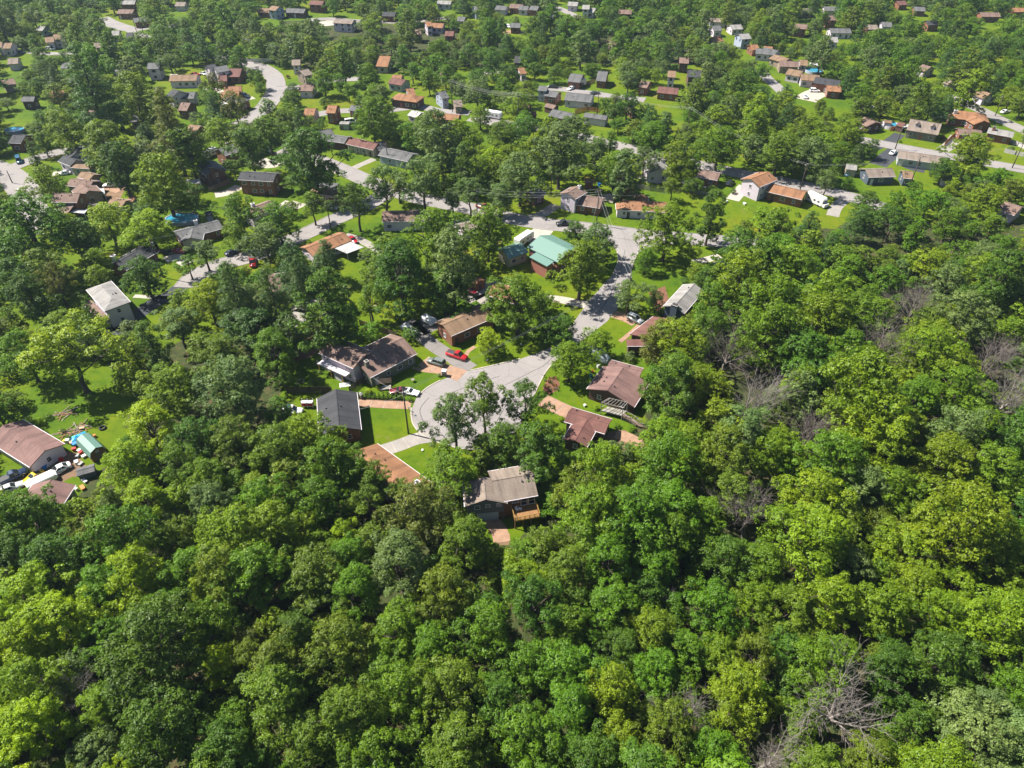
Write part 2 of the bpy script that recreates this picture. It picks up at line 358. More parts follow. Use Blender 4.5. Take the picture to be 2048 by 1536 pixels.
# the cul-de-sac bulb and its stem, as one paved sheet
bulb = [(1112, 690), (1075, 706), (1040, 718), (985, 731), (940, 741), (905, 752), (880, 761), (852, 777), (832, 797), (822, 822), (826, 848), (842, 868), (866, 881), (898, 892), (935, 899), (975, 897), (1010, 882), (1040, 853),
        (1058, 815), (1071, 781), (1085, 755), (1096, 738), (1114, 719), (1150, 692), (1192, 660), (1214, 643), (1242, 609), (1252, 575), (1262, 545), (1268, 523), (1276, 506), (1290, 497), (1308, 492),
        (1330, 488), (1330, 462), (1270, 462), (1190, 452), (1170, 456), (1198, 466), (1222, 486), (1234, 503), (1236, 522), (1226, 548), (1206, 570), (1180, 600), (1160, 627)]
pts = [G(p) for p in bulb]
r0 = build(MB().poly([tuple(p[:2]) for p in pts], 0.020), 'cul_de_sac', 'asphalt'); tag(r0, kind='structure'); RZ[0] += .004
for p in pts: ROADPTS.append((p[0], p[1], 1.0))
mark(bulb)
for side in ([(1040, 718), (985, 731), (940, 741)], [(880, 761), (852, 777), (835, 794)], [(823, 816), (822, 826), (826, 848), (842, 868), (866, 881), (898, 892), (935, 899), (975, 897), (1010, 882)], [(1068, 790), (1085, 755), (1096, 738), (1114, 719), (1150, 692)], [(1242, 609), (1254, 570), (1268, 523), (1276, 506)], [(1234, 503), (1236, 522), (1226, 548)]):
    ln = smooth([G(p) for p in side], 4); k = MB(); a_ = offset(ln, -.14); b_ = offset(ln, .14); n = len(ln)
    for i in range(n-1):
        q = [(*a_[i], 0), (*a_[i+1], 0), (*b_[i+1], 0), (*b_[i], 0), (*a_[i], .11), (*a_[i+1], .11), (*b_[i+1], .11), (*b_[i], .11)]
        k.add(q, [(7, 6, 5, 4), (4, 5, 6, 7), (0, 1, 5, 4), (3, 2, 6, 7)][1:])
    build(k, 'kerb', 'pale_concrete', r0)
for ln in ([(1152, 650), (1100, 720), (1060, 745), (1010, 770)], [(870, 800), (930, 775), (1000, 752)], [(1180, 640), (1215, 600), (1240, 540), (1250, 500)], [(850, 850), (840, 820), (858, 795)], [(1060, 770), (1020, 800), (990, 850)]):
    build(strip(MB(), smooth([G(p) for p in ln], 8), 0.16, 0.026), 'tar_seam', 'tar', r0)
road([(560, 300), (640, 322), (700, 346), (760, 372), (840, 397), (930, 415), (1000, 432), (1075, 446), (1180, 457), (1300, 472), (1420, 481), (1540, 492)], 7.4)
road([(775, 385), (730, 412), (668, 440), (620, 463), (560, 490), (505, 512), (440, 530), (395, 550), (372, 575)], 7.0)
road([(940, 236), (1010, 248), (1088, 263), (1160, 274), (1230, 290), (1310, 308), (1400, 330), (1505, 352), (1600, 370), (1690, 391), (1780, 420)], 7.2)
road([(1700, 276), (1765, 288), (1893, 312), (2030, 336), (2140, 358)], 7.0)
road([(1860, 178), (1925, 205), (1965, 222), (2012, 245), (2090, 280)], 6.6)
road([(-60, 318), (10, 345), (45, 378), (62, 420), (70, 470)], 9.5)
road([(25, 335), (70, 318), (115, 305), (165, 296), (230, 290)], 6.4)
road([(430, 112), (480, 124), (520, 134), (546, 152), (552, 175), (545, 195), (520, 225), (480, 250)], 8.5)
road([(553, 178), (620, 172), (662, 161), (720, 158)], 6.0)
road([(620, 232), (680, 222), (760, 222), (835, 214), (880, 222), (940, 226)], 6.0, kerb=False)
road([(200, 36), (225, 48), (262, 58), (300, 54), (360, 50)], 10.0, kerb=False)
road([(255, 58), (272, 66), (300, 78)], 6.0, kerb=False)
road([(60, 104), (110, 108), (180, 104)], 6.0, kerb=False)
road([(1080, 176), (1130, 179), (1185, 187), (1225, 193), (1290, 200)], 6.4, kerb=False)
road([(1520, 140), (1532, 155), (1552, 172), (1570, 190)], 6.0, kerb=False)
road([(620, 40), (660, 38), (710, 42), (800, 44), (900, 36)], 7.0, kerb=False)
road([(1090, 10), (1115, 16), (1140, 27), (1160, 36)], 6.0, kerb=False)
road([(1400, 110), (1430, 100), (1460, 92)], 6.5, kerb=False)

# ------------------------------------------------------------------ driveways and paths
def drive(px, width, mat='concrete', name='driveway', reg='0', slabs=0, z=0.012):
    line = smooth([G(Z(reg, *p)) for p in px], 5 if not slabs else 4)
    for p in line: ROADPTS.append((p[0], p[1], width/2-.3))
    if not slabs:
        return tag(build(strip(MB(), line, width, z), name, mat), kind='structure')
    root = tag(build(strip(MB(), line, width, 0.006), name, 'pale_concrete'), kind='structure')   # bedding, seen in the joints
    L = [np.linalg.norm(line[i+1]-line[i]) for i in range(len(line)-1)]; cum = np.concatenate([[0], np.cumsum(L)])
    def at(s): return np.array([np.interp(s, cum, [p[0] for p in line]), np.interp(s, cum, [p[1] for p in line])])
    st = cum[-1]/slabs
    for k in range(slabs):
        seg = [at(st*k+0.06+(st-.12)*i/3) for i in range(4)]
        mb = MB(); Lp, Rp = offset(seg, width/2), offset(seg, -width/2)
        vs = [(*p, .035) for p in Rp]+[(*p, .035) for p in Lp]+[(*p, .0) for p in Rp]+[(*p, .0) for p in Lp]
        mb.add(vs, [(0, 1, 5, 4), (1, 2, 6, 5), (2, 3, 7, 6), (8, 9, 1, 0), (9, 10, 2, 1), (10, 11, 3, 2), (5, 13, 12, 4), (6, 14, 13, 5), (7, 15, 14, 6), (8, 0, 4, 12), (3, 11, 15, 7)])
        build(mb, 'slab', mat, root)
    return root
drive([(716, 804), (770, 808), (822, 810)], 2.9, 'pink_gravel', slabs=4)
drive([(762, 902), (800, 890), (832, 878), (862, 873)], 3.6, 'concrete', slabs=4)
drive([(846, 722), (868, 732), (905, 745), (925, 752)], 4.4, 'pink_gravel', slabs=3)
drive([(825, 735), (852, 742), (882, 745)], 1.0, 'pink_gravel', 'path')
drive([(818, 640), (842, 668), (866, 690), (900, 712), (942, 738)], 4.2, 'asphalt_drive')
drive([(838, 640), (858, 650), (872, 660)], 7.0, 'asphalt_drive')
drive([(950, 693), (936, 703), (932, 712)], 1.1, 'pink_gravel', 'path')
drive([(1085, 800), (1110, 812), (1140, 826)], 4.2, 'pink_gravel', slabs=3)
drive([(1232, 868), (1258, 876), (1288, 892)], 3.0, 'pink_gravel', 'path')
drive([(1228, 628), (1252, 636), (1272, 646)], 3.6, 'pink_gravel', slabs=2)
drive([(1240, 683), (1262, 665), (1278, 650)], 1.2, 'pink_gravel', 'path')
drive([(930, 600), (955, 588), (975, 575), (985, 560)], 4.5, 'concrete'); drive([(958, 590), (975, 605)], 4.0, 'concrete')
drive([(1090, 596), (1125, 600), (1172, 610)], 3.4, 'pale_concrete', slabs=3)
drive([(1090, 455), (1078, 468), (1052, 482)], 6.5, 'pale_concrete')
drive([(1062, 435), (1085, 428), (1112, 410)], 4.0, 'concrete')
drive([(1388, 525), (1410, 520), (1440, 512)], 3.0, 'pale_concrete')
drive([(1465, 400), (1478, 385), (1490, 372)], 4.5, 'pale_concrete')
drive([(1295, 362), (1310, 352), (1318, 338)], 9.0, 'pale_concrete'); drive([(1380, 372), (1400, 362), (1425, 370)], 8.0, 'pale_concrete', 'patio')
drive([(1665, 432), (1672, 415), (1690, 398)], 4.0, 'concrete')
drive([(1738, 300), (1775, 285), (1800, 268)], 4.5, 'asphalt_new'); drive([(1755, 330), (1780, 310), (1805, 292)], 6.5, 'asphalt_new'); drive([(1815, 330), (1830, 336), (1850, 340)], 6.0, 'asphalt_new')
drive([(1885, 300), (1900, 290), (1915, 272)], 5.0, 'concrete')
drive([(703, 338), (725, 328), (748, 318)], 3.0, 'concrete'); drive([(518, 320), (540, 330), (560, 322)], 6.0, 'pale_concrete', 'driveway')
drive([(430, 390), (455, 385), (480, 372)], 4.6, 'pale_concrete'); drive([(105, 348), (125, 345), (140, 346)], 4.0, 'pale_concrete'); drive([(205, 378), (225, 375), (245, 380)], 5.5, 'pink_gravel')
drive([(170, 417), (190, 412), (205, 410)], 5.0, 'pale_concrete')
drive([(330, 520), (352, 515), (378, 528)], 4.2, 'pale_concrete'); drive([(268, 592), (300, 594), (338, 595)], 1.6, 'pale_concrete', 'path')
drive([(365, 572), (340, 590), (310, 605), (285, 622), (225, 660)], 5.0, 'asphalt_new'); drive([(210, 662), (235, 660), (255, 652)], 5.5, 'asphalt_new')
drive([(560, 408), (585, 412), (600, 405)], 6.0, 'pale_concrete'); drive([(890, 452), (915, 448), (940, 440)], 5.0, 'pale_concrete')
drive([(690, 470), (720, 480), (752, 498), (760, 510)], 3.0, 'concrete')
drive([(975, 1030), (998, 1062), (1004, 1084)], 3.2, 'pink_gravel'); drive([(5, 985), (45, 975), (100, 955), (140, 935)], 6.0, 'soil', 'path')
drive([(600, 625), (612, 615), (640, 600)], 7.0, 'pale_concrete'); drive([(572, 648), (595, 635), (612, 622)], 6.0, 'concrete')
drive([(1010, 66), (1030, 62), (1045, 68)], 5.0, 'pink_gravel'); drive([(1610, 200), (1625, 190), (1640, 184)], 10.0, 'pale_concrete')
drive([(968, 150), (985, 144), (1000, 146)], 6.0, 'pale_concrete'); drive([(1100, 24), (1120, 18)], 5.0, 'pale_concrete')
drive([(508, 195), (470, 200), (430, 178), (410, 182)], 3.6, 'pale_concrete'); drive([(455, 160), (480, 150), (505, 136)], 3.5, 'pale_concrete')
drive([(640, 48), (660, 46), (672, 42)], 12.0, 'pale_concrete')
for px_, mt in (([(1085, 775), (1098, 755), (1112, 752), (1120, 768), (1116, 780), (1098, 790)], 'mulch'), ([(590, 690), (625, 668), (650, 690), (620, 715), (585, 725)], 'soil'), ([(100, 900), (150, 905), (175, 935), (150, 955), (120, 945)], 'soil'),
               ([(1150, 868), (1250, 860), (1290, 885), (1270, 915), (1200, 905)], 'soil'), ([(1020, 905), (1060, 910), (1065, 930), (1030, 930)], 'soil'), ([(1297, 585), (1330, 572), (1338, 600), (1315, 625)], 'mulch'),
               ([(205, 385), (250, 378), (240, 398), (210, 400)], 'soil'), ([(372, 372), (395, 368), (400, 385), (375, 388)], 'mulch'), ([(995, 1065), (1020, 1068), (1018, 1090), (990, 1090)], 'soil')):
    tag(build(MB().poly([tuple(G(p)[:2]) for p in px_], 0.005), 'planting_bed' if mt == 'mulch' else 'bare_soil', mt), kind='structure')

# what the photograph leaves open: lawns, paving and yards (pixels)
for pg in ([(738, 812), (822, 818), (832, 850), (770, 892), (746, 890)], [(716, 792), (824, 798), (822, 820), (718, 814)], [(790, 905), (862, 874), (902, 896), (872, 932), (832, 922)], [(760, 765), (830, 738), (850, 715), (940, 735), (1105, 698), (1070, 690), (1020, 712), (940, 700), (900, 690), (852, 680), (830, 640), (870, 620), (830, 700)],
           [(575, 752), (640, 732), (700, 765), (655, 782), (575, 780)], [(1082, 792), (1104, 742), (1126, 762), (1172, 800), (1168, 818), (1126, 822)], [(1205, 640), (1275, 650), (1240, 682)], [(1088, 558), (1112, 565), (1180, 602), (1128, 604), (1095, 582)],
           [(1020, 424), (1130, 448), (1200, 458), (1290, 462), (1305, 494), (1276, 508), (1264, 560), (1240, 612), (1160, 630), (1200, 577), (1232, 530), (1232, 505), (1200, 472), (1120, 470), (1020, 458)], [(1075, 422), (1130, 410), (1195, 428), (1290, 438), (1290, 465), (1200, 458), (1085, 440)],
           [(1285, 390), (1440, 385), (1512, 398), (1500, 432), (1470, 452), (1440, 466), (1382, 466), (1300, 440)], [(1300, 506), (1422, 488), (1432, 502), (1370, 562), (1330, 582), (1308, 540)], [(90, 815), (250, 770), (258, 800), (215, 882), (205, 900), (150, 860), (100, 870)], [(0, 930), (140, 890), (205, 905), (190, 960), (150, 1000), (0, 1000)],
           [(92, 478), (140, 468), (152, 505), (118, 516)], [(255, 572), (335, 588), (300, 628), (268, 602)], [(0, 322), (60, 352), (112, 306), (162, 295), (160, 312), (110, 345), (65, 370), (80, 402), (22, 404), (0, 362)], [(630, 462), (700, 432), (765, 410), (850, 398), (935, 432), (905, 452), (770, 470), (720, 490)],
           [(685, 330), (745, 318), (800, 345), (765, 345), (720, 358), (688, 348)], [(680, 264), (768, 268), (765, 282), (700, 288)], [(1395, 322), (1420, 322), (1512, 350), (1505, 362), (1440, 350)], [(1222, 284), (1260, 290), (1255, 302), (1225, 294)], [(1780, 272), (1890, 290), (1890, 308), (1760, 292)], [(478, 120), (515, 128), (548, 142), (564, 176), (556, 202), (532, 198), (540, 170), (518, 142)],
           [(1544, 352), (1600, 362), (1690, 384), (1700, 402), (1600, 386), (1548, 370)], [(1640, 402), (1680, 408), (1676, 440), (1662, 440)], [(1910, 200), (2048, 250), (2048, 270), (1960, 230)], [(205, 36), (270, 50), (300, 50), (290, 64), (250, 64)], [(0, 110), (60, 106), (60, 120), (0, 124)], [(430, 168), (510, 160), (510, 172), (440, 176)],
           [(1165, 172), (1230, 180), (1225, 192), (1160, 186)], [(1345, 134), (1400, 136), (1395, 150), (1340, 146)], [(1530, 148), (1560, 152), (1560, 180), (1540, 180)], [(1600, 182), (1640, 182), (1640, 200), (1600, 198)], [(1590, 62), (1630, 66), (1625, 78), (1590, 74)], [(640, 28), (720, 32), (700, 50), (645, 54)], [(1010, 54), (1050, 56), (1050, 72), (1015, 72)], [(1120, 8), (1170, 16), (1165, 30), (1125, 26)],
           [(525, 22), (560, 24), (560, 36), (525, 34)], [(1985, 318), (2048, 322), (2048, 340), (1995, 336)], [(930, 605), (985, 560), (980, 600), (950, 625)], [(1850, 360), (1880, 362), (1878, 372), (1850, 372)], [(715, 590), (745, 600), (800, 630), (760, 650), (715, 620)], [(655, 215), (705, 214), (705, 228), (660, 228)], [(1990, 280), (2048, 285), (2048, 312), (2000, 305)],
           [(340, 512), (380, 520), (420, 535), (400, 560), (360, 580), (340, 560)], [(460, 515), (520, 508), (520, 530), (470, 535)], [(425, 380), (470, 372), (500, 378), (440, 395)], [(530, 312), (575, 322), (570, 338), (520, 335)]):
    mark(pg)
mark([(945, 1000), (1080, 985), (1076, 1045), (1015, 1060), (1015, 1085), (985, 1085), (945, 1060)])
# ------------------------------------------------------------------ houses
def window_mesh(w, h, trim):
    def mk():
        b = MB(); t = .10
        b.box(-w/2, w/2, -.07, .02, h/2-t, h/2); b.box(-w/2-.06, w/2+.06, -.12, .02, -h/2, -h/2+t); b.box(-w/2, -w/2+t, -.07, .02, -h/2+t, h/2-t); b.box(w/2-t, w/2, -.07, .02, -h/2+t, h/2-t)
        b.box(-w/2+t, w/2-t, -.055, .0, -.03, .03)
        m = b.mesh('window'); m.materials.append(MAT[trim]); return m
    return shared(('win', w, h, trim), mk)
def pane_mesh(w, h):
    def mk():
        m = MB().box(-w/2+.09, w/2-.09, -.035, .01, -h/2+.09, h/2-.09).mesh('pane'); m.materials.append(MAT['glass']); return m
    return shared(('pane', w, h), mk)
FACE = {'f': 0.0, 'r': math.pi/2, 'b': math.pi, 'l': -math.pi/2}
def add_window(root, face, x, y, z, w=1.1, h=1.25, lod=1, trim='trim'):
    if lod:
        o = link('window', window_mesh(w, h, trim), root, None, (x, y, z), FACE[face])
        link('pane', pane_mesh(w, h), o)
    else:
        def mk():
            m = MB().box(-w/2, w/2, -.05, .01, -h/2, h/2).mesh('window'); m.materials.append(MAT['glass']); return m
        link('window', shared(('fw', w, h), mk), root, None, (x, y, z), FACE[face])
HOUSES = []
def house(reg, A, B, E=None, ze=3.0, pitch=.36, roof='br', wall='bk', typ='g', label=None, name='house', cat='house', k=1.0, over=.45, hw=None, chim=(), lod=None, gut=None, group=None,
          win=True, base=0.0, vents=True, openit=True, trim='trim', door=True, garage=False):
    A, B = Z(reg, *A), Z(reg, *B); h_ = hw or 4.2
    if E is not None: E = Z(reg, *E)
    for _ in range(8):
        zr = ze+h_*pitch; a = G(A, zr); b_ = G(B, zr); ax = (b_-a)[:2]; Lr = np.linalg.norm(ax); ax = ax/Lr; nr = np.array([-ax[1], ax[0]])
        if E is not None:
            e = G(E, ze); s_ = float(np.dot(e[:2]-a[:2], nr)); h_ = min(max(abs(s_), 1.2), 8.5)
        else: s_ = -1.0 if nr[1] > 0 else 1.0
    if s_ > 0: ax = -ax; nr = -nr; a, b_ = b_, a          # eave E lies on the local -y side
    rz = math.atan2(ax[1], ax[0]); c = (a[:2]+b_[:2])/2; hw = h_; hk = hw*k; zr = ze+hw*pitch; zk = zr-hk*pitch
    dist = depth((c[0], c[1], ze)); sc = F/dist
    if lod is None: lod = 1 if sc > 4.3 else 0
    if Lr > 26 or Lr < 2 or hw > 8: print('house? ', label or roof+wall, reg, A, 'L %.1f hw %.1f' % (Lr, hw))
    root = empty(name, (c[0], c[1], base), rz)
    t = .20; RM = 'roof_'+roof; WM = 'wall_'+wall
    Lh = Lr/2 if typ != 'h' else Lr/2+hw*.95
    w0, w1, wx = -(hw-over), hk-over, Lh-over
    if typ == 's': w1 = 0.0
    rb = MB(); wb = MB()
    if typ in 'gs':
        if typ == 'g':
            prof = [(-hw, ze), (0, zr), (hk, zk), (hk, zk-t), (0, zr-t*1.05), (-hw, ze-t)]
            wp = [(w0, 0), (w1, 0), (w1, zr-w1*pitch-t-.01), (0, zr-t*1.05-.01), (w0, zr+w0*pitch-t-.01)]
        else:
            prof = [(-hw, ze), (.1, zr), (.1, zr-t), (-hw, ze-t)]; wp = [(w0, 0), (0, 0), (0, zr-t-.03), (w0, zr+w0*pitch-t-.01)]
        rb.prism(prof[::-1], -Lh, Lh); wb.prism(wp, -wx, wx)
        rb.box(-Lh+.02, Lh-.02, -.13, .13, zr-.03, zr+.035) if typ == 'g' else None
    else:
        r_ = Lr/2
        top = [(-Lh, -hw, ze), (Lh, -hw, ze), (Lh, hk, zk), (-Lh, hk, zk), (-r_, 0, zr), (r_, 0, zr)]
        bot = [(x, y, z-t) for x, y, z in top[:4]]
        rb.add(top+bot, [(0, 1, 5, 4), (1, 2, 5), (2, 3, 4, 5), (3, 0, 4), (6, 7, 1, 0), (7, 8, 2, 1), (8, 9, 3, 2), (9, 6, 0, 3), (9, 8, 7, 6)])
        wb.box(-wx, wx, w0, w1, 0, ze-t+.05)
    wo = build(wb, 'wall', WM, root); ro = build(rb, 'roof', RM, root)
    if gut is None: gut = lod and sc > 5
    if gut:
        build(MB().box(-Lh+.01, Lh-.01, -hw-.12, -hw+.0, ze-.17, ze-.03), 'gutter', 'trim', root)
        if typ != 's': build(MB().box(-Lh+.01, Lh-.01, hk, hk+.12, zk-.17, zk-.03), 'gutter', 'trim', root)
    if vents and lod and typ != 's':
        rr = random.Random(int(c[0]*7+c[1]*13))
        for q in range(rr.choice([1, 2, 3])):
            vx, vy = rr.uniform(-.35, .35)*Lr, rr.choice([-1, -1, 1])*rr.uniform(.15, .6)*min(hw, hk); vz = zr-abs(vy)*pitch
            link('vent_pipe', boxmesh('vent_pipe', 'plastic_dark', .22, .22, .42, -.1), ro, None, (vx, vy, vz))
    for (cx, cy, w, d, hh, cm) in chim:                 # fractions along / across, sizes, height over ridge
        ch = MB().box(-w/2, w/2, -d/2, d/2, 0, zr+hh); o = build(ch, 'chimney', cm, ro); o.location = (cx*Lh, cy*hw, 0)
        cp = MB().box(-w/2-.08, w/2+.08, -d/2-.08, d/2+.08, zr+hh+.003, zr+hh+.14); build(cp, 'cap', 'trim' if cm == 'white_paint' else 'concrete', o)
        fl = MB().box(-w/2+.2, w/2-.2, -d/2+.2, d/2-.2, zr+hh+.143, zr+hh+.3); build(fl, 'flue', 'plastic_dark', o)
    # windows and doors on the sides that can be seen
    rr = random.Random(int(c[0]*3+c[1]*5)); camd = np.array([-c[0], -c[1]])
    rows = [1.65] if ze < 4.3 else [1.5, 4.15]
    if win and typ != 's':
        for f, nx_, ny_, half, dst, top in (('f', 0, -1, wx, -w0, ze), ('b', 0, 1, wx, w1, zk), ('r', 1, 0, (w1-w0)/2, wx, ze), ('l', -1, 0, (w1-w0)/2, wx, ze)):
            nw = np.array([nx_*ax[0]+ny_*nr[0], nx_*ax[1]+ny_*nr[1]])
            if np.dot(nw, camd) < 0.12*np.linalg.norm(camd): continue
            n = max(1, int(half*2/(2.9 if f in 'fb' else 3.6))); mid = (w0+w1)/2
            for ri, z in enumerate(rows):
                if z+.75 > top-.25: z = top-.95
                if z < .8: continue
                dk = rr.randrange(n) if (door and ri == 0 and f in 'fb' and n > 2) else -1
                for i in range(n):
                    u = -half+half*2*(i+.5)/n+(rr.uniform(-.25, .25) if n > 1 else 0)
                    if f == 'f': pos = (u, w0-.005)
                    elif f == 'b': pos = (u, w1+.005)
                    elif f == 'r': pos = (wx+.005, mid+u)
                    else: pos = (-wx-.005, mid+u)
                    if i == dk:
                        dr = link('door', boxmesh('door', rr.choice(['trim', 'dark_trim', 'wall_sm']), .98, .08, 2.08), root, None, (pos[0], pos[1], 0.02), FACE[f])
                        if lod: link('handle', boxmesh('handle', 'metal_grey', .08, .08, .08), dr, None, (.36, -.07, 1.0))
                    elif garage and f in 'fb' and ri == 0 and i == 0:
                        gd = link('garage_door', boxmesh('garage_door', 'trim', 2.5, .08, 2.15), root, None, (pos[0], pos[1], .02), FACE[f])
                    elif rr.random() < .9:
                        add_window(root, f, pos[0], pos[1], z, rr.choice([1.0, 1.2, 1.6]) if f in 'fb' else 1.0, 1.2, lod, trim)
    M = Matrix.Translation((c[0], c[1], base)) @ Matrix.Rotation(rz, 4, 'Z')
    cs = [M @ Vector(v) for v in rb.v]
    if openit:
        pp = [P(v) for v in cs]; cxm = sum(p[0] for p in pp)/len(pp); cym = sum(p[1] for p in pp)/len(pp)
        kq = .92 if sc > 5 else .98
        if sc > 5: pp += [P(M @ Vector((x, y, ze*.45))) for x in (-wx, wx) for y in (w0, w1)]
        mark(hull([(cxm+(x-cxm)*kq, cym+(y-cym)*kq) for x, y in pp]))
    if openit and sc <= 6.2 and name == 'house' and random.Random(int(c[0]*11+c[1])).random() < .62:        # the sunny yard on the near side stays open too
        yd = [P((c[0]+u*Lh*.8, c[1]-hw+v, 0)) for u in (-1, 1) for v in (0, -5.5)]; mark(hull(yd+[P((c[0]+u*Lh*.7, c[1]-hw, ze*.8)) for u in (-1, 1)]))
    FOOT.append((c, ax, Lh, hw if typ != 's' else hw))
    if label is None:
        RN = {'br': 'brown', 'tn': 'tan', 'or': 'terracotta', 'gy': 'grey', 'dk': 'charcoal', 'lg': 'pale grey', 'rd': 'red-brown', 'mv': 'mauve-brown', 'wh': 'white', 'bg': 'beige', 'rs': 'red', 'gn': 'green'}[roof]
        WN = {'bk': 'red brick', 'db': 'dark brick', 'st': 'stone', 'wh': 'white sided', 'cr': 'cream sided', 'ol': 'olive sided', 'bl': 'blue-grey sided', 'gr': 'grey-green sided', 'mt': 'mint sided', 'sm': 'salmon', 'tw': 'tan sided', 'lb': 'light blue', 'sl': 'slate blue', 'pg': 'pale green'}[wall]
        label = '%s %s house with %s %s roof among far trees' % ('two-storey' if ze > 4.3 else 'low', WN, RN, 'hipped' if typ == 'h' else 'gabled')
        group = 'houses in the far streets: %s %s %s' % (WN, RN, 'tall' if ze > 4.3 else 'low')+(' hipped' if typ == 'h' else '')
    tag(root, label, cat, group)
    d = dict(root=root, roof=ro, wall=wo, c=c, ax=ax, nr=nr, Lh=Lh, hw=hw, hk=hk, zr=zr, ze=ze, wx=wx, w0=w0, w1=w1, M=M, sc=sc)
    HOUSES.append(d); return d
def wing(main, **kw):                                   # a second roofed block of the same house: its pieces become parts of the main house
    d = house(label='x', name='wing', **kw); r = d['root']; m = main['root']
    bpy.context.view_layer.update()
    inv = (Matrix.Translation(m.location) @ Matrix.Rotation(m.rotation_euler.z, 4, 'Z')).inverted()
    R = inv @ (Matrix.Translation(r.location) @ Matrix.Rotation(r.rotation_euler.z, 4, 'Z'))
    dz = R.to_euler().z
    for ch in list(r.children):
        l = R @ ch.location; ch.parent = m; ch.location = l; ch.rotation_euler.z += dz
    bpy.data.objects.remove(r); d['root'] = m; return d
def lx(d, x, y, z): return d['M'] @ Vector((x, y, z))
wc, bw = 'white_paint', 'wall_bk'
# --- round the cul-de-sac
hA = house('a', (1100, 1035), (1705, 735), (1615, 1078), 3.4, .34, 'br', 'ol', label='L-shaped olive sided house with brown shingle roof and white-capped chimney', chim=[(-.80, -.45, .9, .9, .55, 'wall_ol')])
wA = wing(hA, reg='a', A=(740, 780), B=(1190, 975), E=(780, 1005), ze=5.0, pitch=.34, roof='br', wall='wh', door=False)
hB = house('b', (415, 700), (990, 460), (825, 717), 3.7, .36, 'tn', 'bk', label='long red brick ranch house with tan shingle roof beside the red pickup')
hB2 = house('b', (1060, 190), (1420, 300), (1060, 345), 3.2, .36, 'or', 'db', label='brown brick house with terracotta roof behind the large round shade tree', openit=False)
hC = house('c', (1500, 487), (1200, 720), (1060, 660), 3.1, .33, 'rd', 'db', label='dark brick house with red-brown roof beside the white SUV')
wC = wing(hC, reg='c', A=(975, 762), B=(1240, 762), E=(1080, 845), ze=3.0, pitch=.22, roof='rd', wall='db', typ='s')
hC2 = house('c', (1590, 330), (1850, 45), (1540, 235), 3.6, .42, 'lg', 'sl', label='house with pale grey roof and a broad slate chimney on its gable', chim=[(.99, .05, 1.2, 1.7, .3, 'wall_sl')])
hF = house('f', (990, 645), (1195, 350), (845, 462), 3.2, .32, 'mv', 'db', k=1.35, label='dark brick house with mauve-brown roof and bare pergola deck', trim='trim')
wF = wing(hF, reg='f', A=(1010, 288), B=(1430, 402), E=(1240, 305), ze=3.2, pitch=.30, roof='mv', wall='db')
hF2 = house('f', (490, 915), (1010, 1070), (820, 943), 3.0, .32, 'rd', 'db', label='low house with plain red-brown T-shaped roof below the pergola house')
wF2 = wing(hF2, reg='f', A=(740, 1000), B=(575, 1285), E=(430, 1250), ze=2.9, pitch=.30, roof='rd', wall='db')
hD = house('d', (840, 370), (882, 855), (1140, 660), 3.4, .42, 'dk', 'bk', label='brick house with charcoal gabled roof and white gutter on the cul-de-sac', door=True)
hD2 = house('0', (722, 897), (835, 980), (788, 911), 3.0, .38, 'or', 'bk', label='house with terracotta roof and white chimney at the lower end of the cul-de-sac', chim=[(-.86, -.25, .9, .9, .5, wc)])
hG = house('g', (920, 520), (1445, 428), (1300, 745), 5.2, .42, 'bg', 'bk', label='house with beige shingle roof, grey gabled wing and new timber deck in the wood', win=False)
wG = wing(hG, reg='g', A=(840, 765), B=(810, 470), E=(1110, 800), ze=5.0, pitch=.38, roof='bg', wall='bl', win=False)
hH = house('h', (40, 240), (705, 640), (735, 368), 3.0, .36, 'mv', 'wh', label='white house with long mauve-brown roof beside the cluttered yard', gut=True)
hH2 = house('h', (800, 1092), (590, 1400), (1090, 1335), 2.8, .36, 'mv', 'pg', label='pale green garage with mauve-brown roof next to the row of parked cars', name='garage', cat='garage')
# --- left streets
hE1 = house('E', (795, 1070), (880, 1165), (745, 1178), 5.6, .36, 'lg', 'wh', 'h', label='two-storey white house with pale grey hipped roof', garage=True)
wE1 = wing(hE1, reg='E', A=(712, 1180), B=(850, 1318), E=(655, 1215), ze=2.8, pitch=.2, roof='br', wall='wh', typ='s')
hE2 = house('E', (1165, 745), (905, 892), (1050, 915), 3.0, .38, 'dk', 'bk', label='brick ranch with dark grey roof and tall white chimney', chim=[(-.75, .55, 1.3, .9, 1.1, wc)], openit=True)
hE3 = house('E', (1375, 648), (1725, 556), (1650, 645), 3.0, .36, 'gy', 'bk', label='grey-roofed brick house with cream front gable and white chimney', chim=[(.05, .7, 1.0, .8, .8, wc)])
wE3 = wing(hE3, reg='E', A=(1520, 612), B=(1500, 690), E=(1425, 712), ze=3.0, pitch=.36, roof='gy', wall='cr')
hE4 = house('E', (868, 388), (992, 402), (878, 438), 3.2, .3, 'tn', 'gr', label='grey-green sided cottage with tan roof in a sunny yard')
hE5a = house('E', (430, 362), (640, 365), (530, 412), 5.0, .5, 'br', 'bk', label='brown-roofed gambrel-like house with white lean-to, lowest of the row on the curving street')
wE5a = wing(hE5a, reg='E', A=(500, 408), B=(590, 425), E=(450, 480), ze=2.8, pitch=.4, roof='br', wall='db')
hE5b = house('E', (640, 262), (700, 320), (575, 335), 3.2, .4, 'br', 'tw', label='tan sided house with brown roof next to the metal carport')
hE5c = house('E', (555, 228), (735, 250), (600, 290), 3.2, .36, 'br', 'db', label='dark brick house with brown roof, third of the row on the curving street')
hE5d = house('E', (640, 172), (740, 195), (610, 215), 3.2, .4, 'tn', 'tw', label='tan house with light brown roof, fourth of the row on the curving street')
